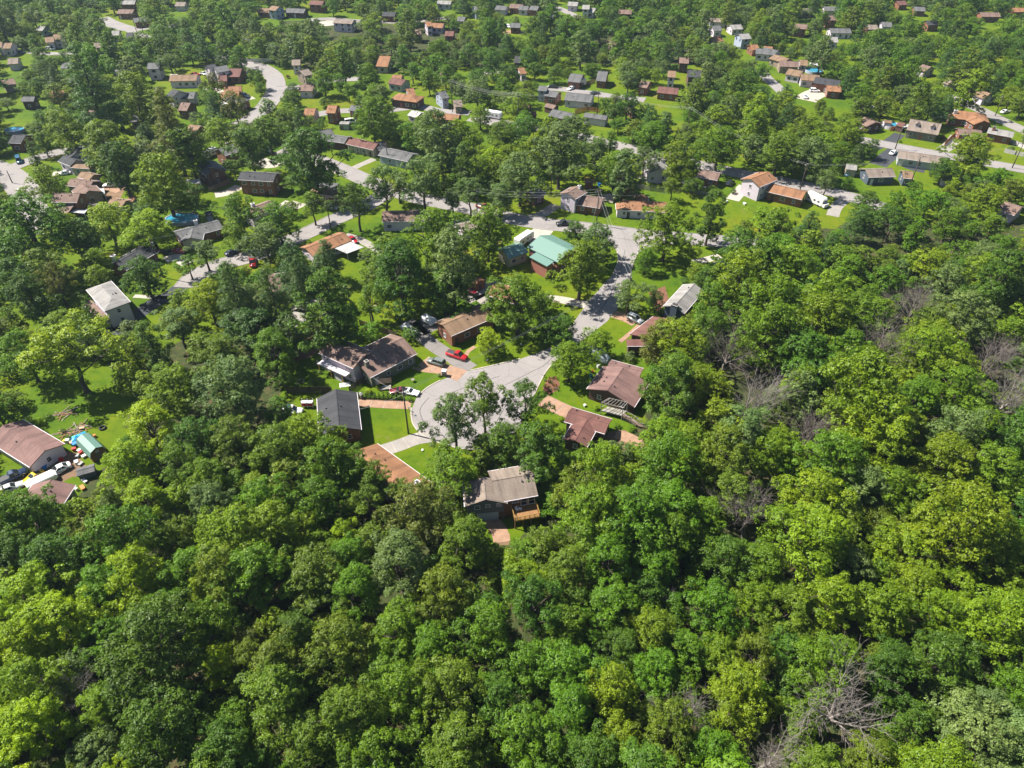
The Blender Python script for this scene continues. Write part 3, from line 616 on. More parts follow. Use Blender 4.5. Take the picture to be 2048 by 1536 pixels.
hE5e = house('E', (600, 112), (690, 118), (590, 140), 3.2, .36, 'tn', 'cr', 'h', label='cream house with tan hipped roof, fifth of the row on the curving street')
hE5f = house('A', (500, 1222), (600, 1262), (470, 1275), 3.6, .45, 'dk', 'wh', label='white house with two charcoal gables at the curving street')
wE5f = wing(hE5f, reg='A', A=(560, 1150), B=(610, 1195), E=(500, 1195), ze=4.6, pitch=.45, roof='dk', wall='wh')
hE6 = house('A', (1605, 1252), (1692, 1325), (1560, 1330), 4.8, .45, 'gy', 'db', label='tall dark brick house with grey gable roof and outside chimney', chim=[(.95, -.3, .9, 1.3, .5, 'wall_db')])
hA15 = house('A', (1725, 1195), (1840, 1158), (1790, 1222), 4.6, .4, 'gy', 'bk', label='brick house with grey roof and brick chimney behind the travel trailer', chim=[(.3, .1, .9, .7, 1.0, 'wall_bk')])
hF6 = house('0', (482, 344), (553, 348), (525, 362), 5.4, .36, 'dk', 'bk', label='two-storey red brick house with charcoal roof and white balcony')
hF1 = house('F', (395, 772), (705, 650), (640, 762), 3.0, .34, 'or', 'wh', label='low house with rust-brown roof joined to a white flat carport', gut=False)
hF2b = house('F', (1000, 492), (1378, 482), (1090, 563), 3.5, .36, 'br', 'wh', label='white house with brown roof on a stone base under two tall trees')
hF3 = house('F', (1600, 592), (1745, 562), (1625, 642), 3.2, .34, 'bg', 'wh', label='house with beige roof half hidden by two round trees')
hF4 = house('F', (490, 302), (575, 312), (520, 352), 3.6, .36, 'tn', 'bk', 'h', label='small brick house with tan hipped roof beside the board fence')
hF5 = house('F', (-80, 478), (140, 396), (80, 492), 3.8, .38, 'br', 'wh', label='white sided house with brown roof and squat white chimney', chim=[(-.3, .3, 1.1, .9, .7, wc)])
hF8 = house('F', (100, 1005), (420, 962), (250, 1100), 3.4, .36, 'br', 'bk', label='brick house with brown roof glimpsed behind the pines', openit=False)
# --- middle, by the junction
hG1 = house('G', (452, 336), (545, 282), (552, 365), 5.3, .4, 'br', 'wh', label='split-level white house with brown roof and white chimney', chim=[(.75, -.2, .9, .9, .5, wc)])
wG1 = wing(hG1, reg='G', A=(545, 357), B=(735, 386), E=(600, 442), ze=3.0, pitch=.36, roof='br', wall='bk')
hG2 = house('G', (890, 402), (1240, 421), (1080, 482), 3.0, .36, 'or', 'wh', label='white and brick ranch house with orange-tan roof in front of the red shed', gut=True)
wG2 = wing(hG2, reg='G', A=(905, 450), B=(900, 400), E=(968, 462), ze=3.0, pitch=.36, roof='or', wall='wh')
wG2b = wing(hG2, reg='G', A=(1035, 345), B=(1037, 400), E=(1088, 385), ze=2.9, pitch=.36, roof='or', wall='wh', win=False)
hG3 = house('G', (1490, 160), (1655, 190), (1560, 226), 3.0, .34, 'br', 'bk', label='brick house with brown roof and a bright patio')
hG4 = house('G', (1900, 226), (2040, 170), (2020, 270), 5.4, .38, 'or', 'wh', label='two-storey house with white gable over brick and terracotta roof')
wG4 = wing(hG4, reg='H', A=(50, 268), B=(330, 332), E=(190, 366), ze=3.2, pitch=.36, roof='or', wall='bk')
hG5 = house('G', (235, 672), (475, 788), (250, 822), 5.0, .34, 'gn', 'bk', label='brick house with light green metal roof and raised salmon porch', gut=False, vents=False)
wG5 = wing(hG5, reg='G', A=(205, 806), B=(345, 880), E=(190, 862), ze=4.5, pitch=.16, roof='gn', wall='sm', typ='s', gut=False)
hG6 = house('0', (1005, 500), (1045, 487), (1037, 511), 3.2, .4, 'gn', 'cr', label='cream garage with dark green metal roof beside the green-roofed house', name='garage', cat='garage', gut=False, vents=False)
hG8 = house('G', (150, 330), (245, 300), (255, 355), 3.4, .4, 'gy', 'db', label='dark brick house with grey roof behind the split-level white house')
hG11 = house('G', (1615, 895), (1740, 868), (1640, 925), 3.2, .36, 'dk', 'wh', label='house with charcoal roof at the edge of the right-hand wood', openit=False)
# --- above the cross street
hB1 = house('B', (470, 1050), (600, 1022), (560, 1082), 3.4, .36, 'gy', 'db', label='dark brick house with grey roof in the row along the back lawn')
wB1 = wing(hB1, reg='B', A=(580, 1062), B=(735, 1084), E=(650, 1120), ze=3.2, pitch=.36, roof='gy', wall='db')
hB2b = house('B', (752, 1088), (970, 1136), (800, 1152), 3.2, .4, 'rd', 'cr', label='cream half-timbered house with red-brown roof and brick chimney', chim=[(-.98, -.1, .9, .8, .5, 'wall_bk')])
hB3 = house('B', (1010, 1166), (1245, 1216), (1080, 1246), 3.2, .36, 'gy', 'lb', label='pale blue and white house with grey roof at the end of the lawn row')
house('B', (935, 1126), (1015, 1108), None, 3.0, .36, 'dk', 'db', label='dark-roofed house tucked behind the half-timbered house')
house('B', (1410, 890), (1612, 910), (1500, 942), 4.4, .3, 'or', 'bk', label='brick house with long terracotta roof beside a parked white trailer')
house('B', (578, 852), (652, 854), (612, 892), 4.6, .36, 'or', 'bk', label='tall brick house with terracotta roof beside the bend in the street')
house('B', (758, 842), (835, 850), (790, 876), 4.8, .4, 'gy', 'bk', label='tall brick house with grey roof next to a white van')
house('B', (1235, 868), (1310, 888), None, 3.2, .36, 'wh', 'wh', label='white-roofed garage among the mid-distance trees', name='garage', cat='garage', hw=3.2)
house('B', (395, 852), (480, 854), None, 3.2, .36, 'or', 'wh', label='white house with terracotta roof behind tall ash trees', openit=False)
for a_ in (('B', (1160, 742), (1240, 752), (1185, 796), 3.4, .36, 'or', 'db', 'h'), ('B', (1080, 628), (1190, 646), (1118, 668), 3.2, .36, 'rd', 'mt'), ('B', (1190, 700), (1250, 694), None, 4.6, .4, 'or', 'lb'), ('B', (984, 480), (1076, 484), (1030, 526), 3.2, .4, 'or', 'cr'),
           ('B', (1440, 726), (1500, 716), None, 4.4, .4, 'gy', 'lb'), ('B', (350, 668), (462, 664), None, 3.0, .36, 'br', 'wh'), ('B', (1085, 588), (1160, 592), None, 3.0, .36, 'or', 'wh'), ('B', (30, 62), (128, 66), None, 3.0, .36, 'tn', 'bk'), ('B', (132, 44), (192, 52), None, 5.0, .36, 'tn', 'lb'),
           ('B', (250, 64), (400, 70), None, 3.0, .36, 'gy', 'db'), ('B', (630, 148), (780, 156), None, 4.6, .3, 'bg', 'wh'), ('B', (1010, 92), (1112, 96), None, 3.2, .36, 'dk', 'bk'), ('B', (1338, 172), (1385, 168), None, 5.0, .36, 'or', 'wh'), ('B', (1395, 180), (1490, 184), None, 3.0, .36, 'or', 'wh'),
           ('B', (1262, 232), (1310, 232), None, 4.6, .36, 'br', 'bk'), ('B', (1500, 244), (1570, 246), None, 3.0, .36, 'rd', 'bk'), ('B', (1720, 48), (1772, 44), None, 5.0, .36, 'gy', 'lb'), ('B', (1600, 130), (1660, 134), None, 3.0, .36, 'gy', 'tw'), ('B', (440, 2), (545, 8), None, 4.6, .36, 'rd', 'bk'), ('B', (1900, 42), (1990, 48), None, 3.0, .36, 'gy', 'wh'),
           ('B', (1455, 562), (1500, 560), None, 3.0, .36, 'br', 'wh'), ('B', (1560, 790), (1625, 785), None, 3.0, .36, 'bg', 'tw'), ('B', (1440, 2), (1550, 6), None, 3.0, .3, 'lg', 'wh'),
           ('C', (475, 606), (575, 616), (510, 648), 3.2, .36, 'gy', 'bk'), ('C', (692, 588), (770, 594), (718, 640), 3.2, .5, 'gy', 'bk'), ('C', (228, 688), (300, 694), (245, 716), 5.0, .36, 'gy', 'lb'), ('C', (292, 726), (388, 742), (330, 764), 3.4, .36, 'gy', 'bk'), ('C', (335, 866), (500, 900), (400, 934), 3.2, .38, 'gy', 'bk'),
           ('C', (592, 896), (770, 922), (640, 930), 3.0, .36, 'gy', 'wh'), ('C', (445, 752), (655, 772), (500, 796), 3.0, .36, 'gy', 'wh'), ('C', (1030, 654), (1102, 664), (1060, 692), 3.6, .36, 'br', 'bk'), ('C', (1170, 680), (1332, 696), None, 3.0, .36, 'rd', 'bk'), ('C', (1395, 574), (1502, 578), (1430, 608), 4.8, .4, 'dk', 'db'),
           ('C', (1245, 556), (1310, 560), None, 5.2, .4, 'tn', 'wh'), ('C', (1335, 452), (1412, 456), None, 4.6, .36, 'br', 'db'), ('C', (1585, 204), (1655, 200), None, 3.4, .4, 'gy', 'wh'), ('C', (1572, 140), (1702, 144), None, 3.0, .3, 'bg', 'wh'), ('C', (75, 44), (150, 48), None, 3.0, .36, 'gy', 'wh'), ('C', (0, 30), (105, 34), None, 3.2, .36, 'br', 'bk'),
           ('C', (165, 44), (232, 50), None, 3.4, .36, 'gy', 'bk'), ('C', (572, 38), (630, 40), None, 5.0, .36, 'lg', 'wh'), ('C', (630, 60), (680, 66), None, 3.2, .36, 'lg', 'wh'), ('C', (5, 180), (85, 182), None, 3.2, .36, 'gy', 'bk'), ('C', (40, 440), (105, 444), None, 3.4, .5, 'dk', 'db'), ('C', (60, 536), (112, 530), None, 3.4, .4, 'or', 'wh'),
           ('C', (1890, 352), (1950, 350), None, 3.2, .36, 'or', 'bk'), ('C', (1940, 380), (2060, 390), None, 3.2, .36, 'gy', 'wh'), ('C', (280, 112), (355, 118), None, 3.2, .36, 'gy', 'db'), ('C', (855, 74), (960, 78), None, 3.0, .36, 'br', 'db'), ('C', (930, 830), (970, 826), None, 3.0, .36, 'br', 'bk'), ('C', (1130, 1236), (1178, 1330), None, 3.6, .4, 'lg', 'wh'),
           ('C', (1730, 196), (1820, 192), None, 3.0, .36, 'lg', 'wh'), ('C', (1800, 268), (1880, 262), None, 5.0, .4, 'lg', 'lb'), ('C', (1605, 288), (1650, 280), None, 3.2, .4, 'or', 'tw'), ('C', (780, 318), (840, 312), None, 3.2, .36, 'br', 'tw'), ('C', (430, 232), (480, 228), None, 3.2, .36, 'br', 'db'), ('C', (460, 12), (540, 16), None, 3.2, .36, 'lg', 'wh')):
    house(*a_)
hD1 = house('D', (1145, 960), (1392, 1000), (1250, 1044), 3.2, .5, 'bg', 'st', label='stone cape house with beige roof and two white dormers')
hD2m = house('D', (1062, 1186), (1432, 1238), (1200, 1264), 3.0, .32, 'bg', 'mt', label='long mint ranch house with beige roof beside the dark asphalt drive')
hD3 = house('D', (795, 1338), (1010, 1332), (860, 1396), 3.0, .4, 'bg', 'sl', label='slate blue house with front gable below the long mint ranch')
wD3 = wing(hD3, reg='D', A=(930, 1362), B=(985, 1325), E=(860, 1390), ze=3.0, pitch=.45, roof='bg', wall='sl')
house('D', (1090, 1346), (1172, 1352), None, 3.0, .36, 'tn', 'sl', label='slate blue garage with tan roof near the red-roofed shed', name='garage', cat='garage', hw=3.4)
hD4 = house('D', (1555, 888), (1668, 900), (1600, 945), 3.2, .36, 'or', 'bk', 'h', label='brick house with bright orange hipped roof and white chimney', chim=[(-.7, -.3, 1.2, 1.0, .4, wc)])
wD4 = wing(hD4, reg='D', A=(1650, 905), B=(1735, 952), E=(1620, 962), ze=3.2, pitch=.36, roof='or', wall='bk')
hD5 = house('D', (1780, 985), (1985, 1022), (1880, 1068), 3.2, .36, 'lg', 'bk', label='brick house with light grey roof and brick chimney by the orange-roofed house', chim=[(-.6, -.35, 1.0, .9, .9, 'wall_bk')])
house('D', (1525, 1022), (1712, 1036), (1600, 1062), 3.0, .3, 'br', 'bk', label='low brick garage with brown roof between the cape and the orange roof', name='garage', cat='garage')
house('D', (790, 920), (882, 962), None, 3.0, .3, 'br', 'db', label='dark brick house with brown roof beside the round pool')
house('D', (1700, 706), (1792, 738), None, 3.2, .36, 'tn', 'wh', label='white house with tan roof behind a cross-armed pole')
house('H', (1892, 405), (2032, 450), None, 3.2, .36, 'br', 'wh', label='white house with brown roof at the edge of the big wood')
for a_ in (('D', (0, 372), (115, 398), None, 3.2, .36, 'gy', 'wh'), ('D', (85, 428), (200, 462), None, 3.2, .3, 'tn', 'tw'), ('D', (118, 478), (272, 484), None, 3.2, .36, 'br', 'tw'), ('D', (195, 540), (310, 560), None, 3.2, .36, 'tn', 'wh'), ('D', (290, 582), (440, 592), None, 3.2, .36, 'tn', 'wh'), ('D', (405, 606), (605, 634), None, 3.6, .36, 'dk', 'bk'),
           ('D', (495, 672), (608, 680), None, 3.2, .3, 'or', 'bk'), ('D', (245, 186), (345, 194), None, 4.6, .36, 'br', 'bk'), ('D', (500, 124), (555, 122), None, 4.8, .36, 'br', 'bk'), ('D', (515, 222), (680, 224), None, 3.0, .36, 'gy', 'wh'), ('D', (805, 194), (892, 196), None, 3.0, .36, 'bg', 'bk'), ('D', (925, 172), (1008, 176), None, 3.4, .36, 'gy', 'wh'),
           ('D', (1272, 162), (1362, 160), None, 3.4, .36, 'dk', 'bk'), ('D', (470, 50), (590, 54), None, 3.2, .36, 'gy', 'wh'), ('D', (1250, 506), (1318, 526), None, 3.0, .36, 'br', 'wh'), ('D', (515, 290), (580, 292), None, 3.6, .4, 'lg', 'wh'), ('D', (1700, 96), (1850, 98), None, 3.2, .36, 'br', 'bk'), ('D', (1950, 60), (2070, 62), None, 3.2, .36, 'or', 'bk'),
           ('D', (1470, 616), (1515, 632), None, 3.0, .36, 'bg', 'cr'), ('D', (300, 64), (380, 66), None, 3.0, .36, 'bg', 'tw'), ('D', (1180, 52), (1270, 56), None, 3.0, .36, 'gy', 'bk'), ('D', (0, 362), (70, 368), None, 3.0, .36, 'or', 'bk'), ('D', (1040, 8), (1110, 4), None, 3.0, .36, 'rd', 'bk'), ('D', (280, 470), (345, 474), None, 2.8, .36, 'tn', 'wh'),
           ('1', (572, 478), (688, 468), None, 3.8, .4, 'tn', 'wh'), ('1', (680, 440), (790, 432), None, 4.4, .4, 'tn', 'wh'), ('1', (60, 550), (160, 548), None, 4.0, .4, 'tn', 'wh'), ('1', (-30, 540), (30, 536), None, 4.0, .4, 'tn', 'lb'), ('1', (1700, 232), (1915, 212), None, 3.2, .36, 'gy', 'bk'), ('1', (1520, 118), (1720, 120), None, 3.2, .36, 'br', 'bk'),
           ('1', (1430, 395), (1530, 390), None, 3.2, .36, 'lg', 'wh'), ('1', (1615, 420), (1700, 415), None, 5.0, .36, 'dk', 'cr'), ('1', (100, 748), (235, 738), None, 3.2, .4, 'bg', 'wh'), ('1', (500, 325), (590, 330), None, 3.2, .4, 'lg', 'lb'), ('1', (1560, 4), (1740, 2), None, 3.2, .36, 'lg', 'bk'), ('1', (800, 802), (940, 800), None, 3.0, .36, 'gy', 'wh'),
           ('1', (1470, 892), (1620, 888), None, 3.2, .36, 'gy', 'wh'), ('1', (1890, 806), (2050, 800), None, 5.2, .4, 'gy', 'wh'), ('1', (1195, 552), (1290, 540), None, 3.0, .36, 'bg', 'tw'), ('1', (0, 1030), (170, 1000), None, 3.2, .36, 'br', 'tw'), ('1', (640, 1160), (830, 1150), None, 3.0, .36, 'or', 'bk'), ('A', (150, 706), (252, 704), (200, 770), 3.6, .5, 'gy', 'db'),
           ('2', (655, 838), (760, 815), None, 5.4, .36, 'dk', 'wh'), ('2', (745, 862), (915, 832), None, 5.4, .36, 'gy', 'wh'), ('2', (805, 968), (920, 960), None, 3.2, .36, 'rd', 'bk'), ('2', (940, 924), (1125, 924), (990, 985), 3.2, .36, 'rd', 'bk'), ('2', (880, 1112), (1105, 1096), None, 3.4, .36, 'or', 'bk'), ('2', (845, 1178), (1080, 1168), None, 3.0, .3, 'or', 'bk'),
           ('2', (985, 1238), (1090, 1262), (1040, 1315), 3.6, .4, 'gy', 'bk', 'h'), ('2', (205, 992), (555, 984), (300, 1038), 3.2, .36, 'tn', 'wh'), ('2', (345, 1352), (468, 1358), (400, 1420), 3.6, .4, 'br', 'bk'), ('2', (225, 1140), (305, 1168), None, 4.4, .45, 'dk', 'wh'), ('2', (340, 1180), (520, 1178), None, 3.0, .36, 'gy', 'wh'), ('2', (1850, 905), (1960, 880), None, 4.4, .36, 'bg', 'tw'),
           ('2', (1860, 1080), (2040, 1084), None, 3.2, .36, 'br', 'wh'), ('2', (270, 26), (400, 26), None, 3.0, .36, 'bg', 'wh'), ('2', (1750, 765), (1860, 760), None, 4.4, .36, 'bg', 'wh'), ('A', (1498, 985), (1580, 1000), (1490, 1040), 3.8, .42, 'tn', 'bk'), ('A', (705, 876), (800, 880), (740, 905), 4.8, .36, 'br', 'wh'), ('A', (845, 936), (905, 930), None, 3.0, .36, 'gy', 'wh'),
           ('A', (100, 1062), (205, 1066), None, 3.6, .36, 'dk', 'bk'), ('A', (1010, 910), (1080, 900), None, 3.0, .36, 'gy', 'tw')):
    house(*a_)
# dormers of the stone cape
for fx in (-.45, .5):
    d = hD1; dx = fx*d['Lh']; y0 = -d['hw']*.62; z0 = d['zr']-.62*d['hw']*.5-.15
    b_ = MB().prism([(0, 0)], 0, 0) if False else MB()
    b_.box(dx-.75, dx+.75, y0, y0+1.6, z0, z0+1.25); o = build(b_, 'dormer', 'trim', d['roof'])
    rf = MB(); rf.add([(dx-.95, y0-.2, z0+1.2), (dx+.95, y0-.2, z0+1.2), (dx, y0-.2, z0+1.95), (dx-.95, y0+2.4, z0+1.2), (dx+.95, y0+2.4, z0+1.2), (dx, y0+2.4, z0+1.95)], [(0, 1, 2), (5, 4, 3), (0, 2, 5, 3), (2, 1, 4, 5), (1, 0, 3, 4)])
    build(rf, 'dormer_roof', 'roof_bg', d['roof']); add_window(d['roof'], 'f', dx, y0-.01, z0+.62, .8, .9)
# front of the half-timbered house
for q in range(-3, 4):
    build(MB().box(q*1.9*hB2b['Lh']/7-.09, q*1.9*hB2b['Lh']/7+.09, hB2b['w0']-.04, hB2b['w0']-.003, .1, hB2b['ze']-.25), 'half_timber', 'dark_trim', hB2b['root'])

# --- things joined to particular houses
def part(h, name, mat, fn):
    b_ = MB(); fn(b_); o = build(b_, name, mat, h['root'])
    if name in ('railing', 'deck_floor'): o['kind'] = 'stuff'
    return o
# grey gabled wing and deck of the house in the wood
inv = hG['M'].inverted()
def lg(p, z): return inv @ Vector(G(Z('g', *p), z))
wl = wG
def wing_local(d, main, x, y, z): return main['M'].inverted() @ (d['M'] @ Vector((x, y, z)))
# near gable wall of the wing: find which local x end faces the camera
sgn = -1 if lx(wG, -wG['wx'], 0, 0).y < lx(wG, wG['wx'], 0, 0).y else 1
rzw = wG['M'].to_euler().z-hG['M'].to_euler().z
def gable_item(kind, u, z, w, h, mat=None):
    p = wing_local(wG, hG, sgn*(wG['wx']+.006), u, z); ang = rzw+(math.pi/2 if sgn > 0 else -math.pi/2)
    if kind == 'window':
        o = link('window', window_mesh(w, h, 'trim'), hG['root'], None, p, ang); link('pane', pane_mesh(w, h), o)
    else:
        o = link(kind, boxmesh(kind, mat, w, .09, h), hG['root'], None, p, ang)
us = -1 if sgn > 0 else 1
for u, z, w, h in ((-1.6, 4.0, 1.1, 1.1), (.4, 4.25, .9, .8), (2.5, 4.3, .9, .8)): gable_item('window', u*(1 if lx(wG, 0, 1, 0).x > lx(wG, 0, -1, 0).x else -1), z, w, h)
gable_item('garage_door', (0.3)*(1 if lx(wG, 0, 1, 0).x > lx(wG, 0, -1, 0).x else -1), .02, 4.2, 2.2, 'wall_lb')
for u in (-2.4, 2.9): gable_item('door', u*(1 if lx(wG, 0, 1, 0).x > lx(wG, 0, -1, 0).x else -1), .02, .95, 2.1, 'wall_db')
d = hG; yF = d['w0']; x1 = d['wx']+.1
xr = 1 if lx(d, 1, 0, 0).x > lx(d, -1, 0, 0).x else -1
xa, xb = (-.30*d['Lh']*xr, x1*xr); xa, xb = min(xa, xb), max(xa, xb); dk = 2.55
part(d, 'deck_floor', 'wood', lambda b: [b.box(xa, xb, yF-3.3+i*.30, yF-3.3+i*.30+.285, dk-.08, dk) for i in range(11)])
part(d, 'deck_beam', 'new_wood', lambda b: (b.box(xa, xb, yF-3.38, yF-3.30, dk-.34, dk-.02)))
for x in np.linspace(xa+.15, xb-.15, 4): build(MB().box(x-.09, x+.09, yF-3.2, yF-3.02, 0, dk-.082), 'deck_post', 'wood', d['root'])
part(d, 'railing', 'new_wood', lambda b: [b.box(xa, xb, yF-3.36, yF-3.28, dk+.92, dk+1.0), b.box(xa, xb, yF-3.35, yF-3.29, dk+.10, dk+.16)]+[b.box(x-.02, x+.02, yF-3.34, yF-3.30, dk+.16, dk+.92) for x in np.arange(xa+.1, xb, .16)]+[b.box(x-.05, x+.05, yF-3.36, yF-3.27, dk+.003, dk+.915) for x in np.linspace(xa+.05, xb-.05, 6)])
for xe in (xa+.04, xb-.04): part(d, 'railing', 'new_wood', lambda b: [b.box(xe-.04, xe+.04, yF-3.27, yF-.05, dk+.92, dk+1.0)]+[b.box(xe-.02, xe+.02, y, y+.04, dk+.003, dk+.915) for y in np.arange(yF-3.2, yF-.1, .16)])
fd = (xa+xb)/2+xr*.9
for q in (-.75, .75): add_window(d['root'], 'f', fd+q, yF-.005, dk+1.12, 1.3, 2.1)
add_window(d['root'], 'f', xa+.9 if xr > 0 else xb-.9, yF-.005, dk+1.5, 1.4, .7)
for i, u in enumerate((.35, .48)):
    cpos = lx(d, xa+(xb-xa)*(u-.15 if xr > 0 else 1-u+.15), yF-1.0, dk+.003)
    cr_ = empty('deck_chair', cpos, .4+i*.8+hG['root'].rotation_euler.z, 'white plastic garden chair on the new timber deck', 'chair', 'chairs on the timber deck')
    build(MB().box(-.28, .28, -.28, .28, .38, .43), 'seat', 'white_paint', cr_); build(MB().box(-.28, .28, .24, .29, .431, .95), 'backrest', 'white_paint', cr_)
    for sx in (-.24, .24):
        for sy in (-.24, .24): build(MB().box(sx-.025, sx+.025, sy-.025, sy+.025, 0, .379), 'leg', 'white_paint', cr_)
# back deck of the L-shaped house, a recessed lower storey with posts
d = wA; q0 = hA['M'].inverted()
ylw = d['w0']; post = []
for fx in (-.95, -.2, .5):
    p = q0 @ lx(d, fx*d['wx'], ylw-1.6, 0); build(MB().box(p.x-.08, p.x+.08, p.y-.08, p.y+.08, 0, 2.55), 'deck_post', 'new_wood', hA['root'])
cs = [q0 @ lx(d, x, y, 0) for x, y in ((-d['wx'], ylw-1.75), (d['wx']*.75, ylw-1.75), (d['wx']*.75, ylw-.01), (-d['wx'], ylw-.01))]
build(MB().poly([(c.x, c.y) for c in cs], 2.75, .18), 'balcony', 'trim', hA['root'])
for zz in (2.95, 3.6):
    build(MB().bar((cs[0].x, cs[0].y, zz), (cs[1].x, cs[1].y, zz), .06), 'railing', 'trim', hA['root'])
# pergola deck and ramp of the mauve-roofed brick house
qi = hF['M'].inverted()
def pf(p, z): return qi @ Vector(G(Z('f', *p), z))
ped = [pf(p, 1.1) for p in ((905, 905), (1000, 850), (1235, 905), (1175, 975))]
build(MB().poly([(c.x, c.y) for c in ped], 1.1, .16), 'deck_floor', 'grey_wood', hF['root'])
ed = [ped[0], ped[1], ped[2], ped[3]]
for c in ed: build(MB().box(c.x-.07, c.x+.07, c.y-.07, c.y+.07, 0, 3.5), 'pergola_post', 'grey_wood', hF['root'])
for a_, b_ in ((0, 3), (1, 2), (0, 1), (3, 2)): build(MB().bar((ed[a_].x, ed[a_].y, 3.56), (ed[b_].x, ed[b_].y, 3.56), .10, .14), 'pergola_beam', 'grey_wood', hF['root'])
for s in np.linspace(.1, .9, 6):
    a_ = ed[0].lerp(ed[3], s); b_ = ed[1].lerp(ed[2], s); build(MB().bar((a_.x, a_.y, 3.70), (b_.x, b_.y, 3.70), .07, .13), 'rafter', 'grey_wood', hF['root'])
for a_, b_ in ((0, 3), (0, 1)): build(MB().bar((ed[a_].x, ed[a_].y, 2.1), (ed[b_].x, ed[b_].y, 2.1), .08), 'railing', 'grey_wood', hF['root'])
rp = [pf((1195, 960), 1.1), pf((1300, 1020), .8), pf((1375, 1080), .45), pf((1450, 1090), .15)]
for k in range(3):
    a_, b_ = rp[k].copy(), rp[k+1].copy(); za, zb = (1.1, .8, .45, .15)[k:k+2]; n_ = Vector((-(b_-a_).y, (b_-a_).x, 0)).normalized()*.6
    build(MB().add([a_-n_, a_+n_, b_+n_, b_-n_, (a_-n_)-Vector((0, 0, .12)), (a_+n_)-Vector((0, 0, .12)), (b_+n_)-Vector((0, 0, .12)), (b_-n_)-Vector((0, 0, .12))], [(0, 1, 2, 3), (7, 6, 5, 4), (0, 4, 5, 1), (2, 6, 7, 3), (1, 5, 6, 2), (3, 7, 4, 0)]), 'ramp', 'old_wood', hF['root'])
    for s in (-1, 1):
        build(MB().bar(a_+n_*s+Vector((0, 0, .95)), b_+n_*s+Vector((0, 0, .95)), .09), 'handrail', 'grey_wood', hF['root'])
        for u in np.linspace(0, 1, 5): c = a_.lerp(b_, u)+n_*s; build(MB().box(c.x-.03, c.x+.03, c.y-.03, c.y+.03, 0, c.z+.9), 'rail_post', 'grey_wood', hF['root'])
# carports: flat or lean-to roof on posts
def carport(reg, quad, z, label, mat='roof_wh', group=None):
    q = [G(Z(reg, *p), z) for p in quad]; c = sum(q)/4; root = empty('carport', (c[0], c[1], 0), 0, label, 'carport', group)
    build(MB().poly([(p[0]-c[0], p[1]-c[1]) for p in q], z, .16), 'roof', mat, root)
    for p in q:
        v = (p-c)*.93; build(MB().box(v[0]-.06, v[0]+.06, v[1]-.06, v[1]+.06, 0, z-.161), 'post', 'trim', root)
    mark(hull([P(p) for p in q])); FOOT.append((c[:2], np.array([1., 0]), 3.5, 3.0)); return root
carport('F', ((620, 770), (745, 720), (860, 765), (725, 815)), 2.8, 'weathered white flat carport joined to the rust-brown roof')
carport('E', ((540, 488), (560, 465), (690, 468), (665, 500)), 2.5, 'white lean-to carport on the brown-roofed house')
carport('E', ((712, 348), (722, 308), (820, 300), (826, 345)), 2.6, 'pale metal carport next to the white pickup')
carport('E', ((1462, 268), (1470, 232), (1570, 226), (1585, 262)), 2.6, 'white patio roof beside the tall dark brick house')
carport('2', ((795, 1340), (830, 1300), (945, 1296), (935, 1345)), 2.6, 'white carport beside the grey hipped roof')
carport('2', ((188, 975), (190, 950), (290, 948), (292, 975)), 2.6, 'small white carport roof behind the tan-roofed white house')
carport('D', ((1095, 1000), (1105, 978), (1140, 978), (1130, 1002)), 2.6, 'white carport at the end of the stone cape house')
carport('F', ((440, 300), (530, 255), (665, 262), (620, 300)), 2.7, 'dark blue-grey carport by the small hip-roofed brick house', 'roof_gy')
carport('D', ((800, 850), (815, 805), (870, 835), (862, 855)), 2.6, 'white canopy between trees above the round pool')
# ------------------------------------------------------------------ sheds, pools
def shed(reg, A, B, E=None, ze=2.2, pitch=.45, roof='br', wall='wh', label='', hw=1.6):
    d = house(reg, A, B, E, ze, pitch, roof, wall, 'g', label, 'shed', 'shed', hw=hw, over=.2, win=False, vents=False, gut=False, lod=1)
    f = 1 if lx(d, 1, 0, 0).y < lx(d, -1, 0, 0).y else -1
    link('door', boxmesh('door', 'dark_trim', .9, .06, 1.8), d['root'], None, (f*(d['wx']+.01), (d['w0']+d['w1'])/2, .03), FACE['r'] if f > 0 else FACE['l']); return d
shed('G', (905, 285), (988, 292), (945, 312), 2.3, .4, 'rs', 'sm', 'bright red metal shed at the back fence of the orange-tan ranch')
shed('b', (845, 95), (900, 130), None, 2.6, .4, 'or', 'bk', 'small brick outbuilding beside the red hatchback', 1.8)
shed('E', (1610, 488), (1665, 478), None, 2.3, .4, 'dk', 'lb', 'pale blue garden shed with dark roof by the kidney pool', 1.7)
shed('E', (1015, 372), (1065, 378), None, 2.2, .3, 'or', 'wh', 'white shed with rusty roof beside the grey-green cottage', 1.7)
shed('D', (1405, 1378), (1482, 1386), None, 2.4, .5, 'rd', 'wh', 'white shed with red-brown roof at the edge of the big wood', 2.0)
shed('D', (650, 1292), (735, 1302), None, 2.8, .4, 'lg', 'cr', 'cream shed with pale grey roof above the slate blue house', 2.4)
shed('C', (92, 814), (160, 822), None, 2.6, .4, 'rd', 'db', 'red-brown roofed outbuilding behind the grey-roofed brick row', 2.4)
shed('C', (140, 882), (205, 878), None, 2.4, .4, 'rd', 'db', 'small rust roofed shed near the power line poles', 2.0)
shed('C', (290, 812), (365, 830), None, 2.4, .4, 'br', 'db', 'brown outbuilding with a wooden fence beside it', 2.2)
shed('D', (945, 946), (1005, 950), None, 2.4, .3, 'tn', 'wh', 'tan roofed pool hut beside the round pool', 1.7)
shed('D', (1062, 958), (1115, 972), None, 2.4, .5, 'rd', 'db', 'rust coloured barn-roof shed beside the stone cape', 2.0)
shed('D', (360, 492), (425, 496), None, 2.4, .4, 'wh', 'wh', 'white shed on the lawn behind the row of tan roofs', 1.9)
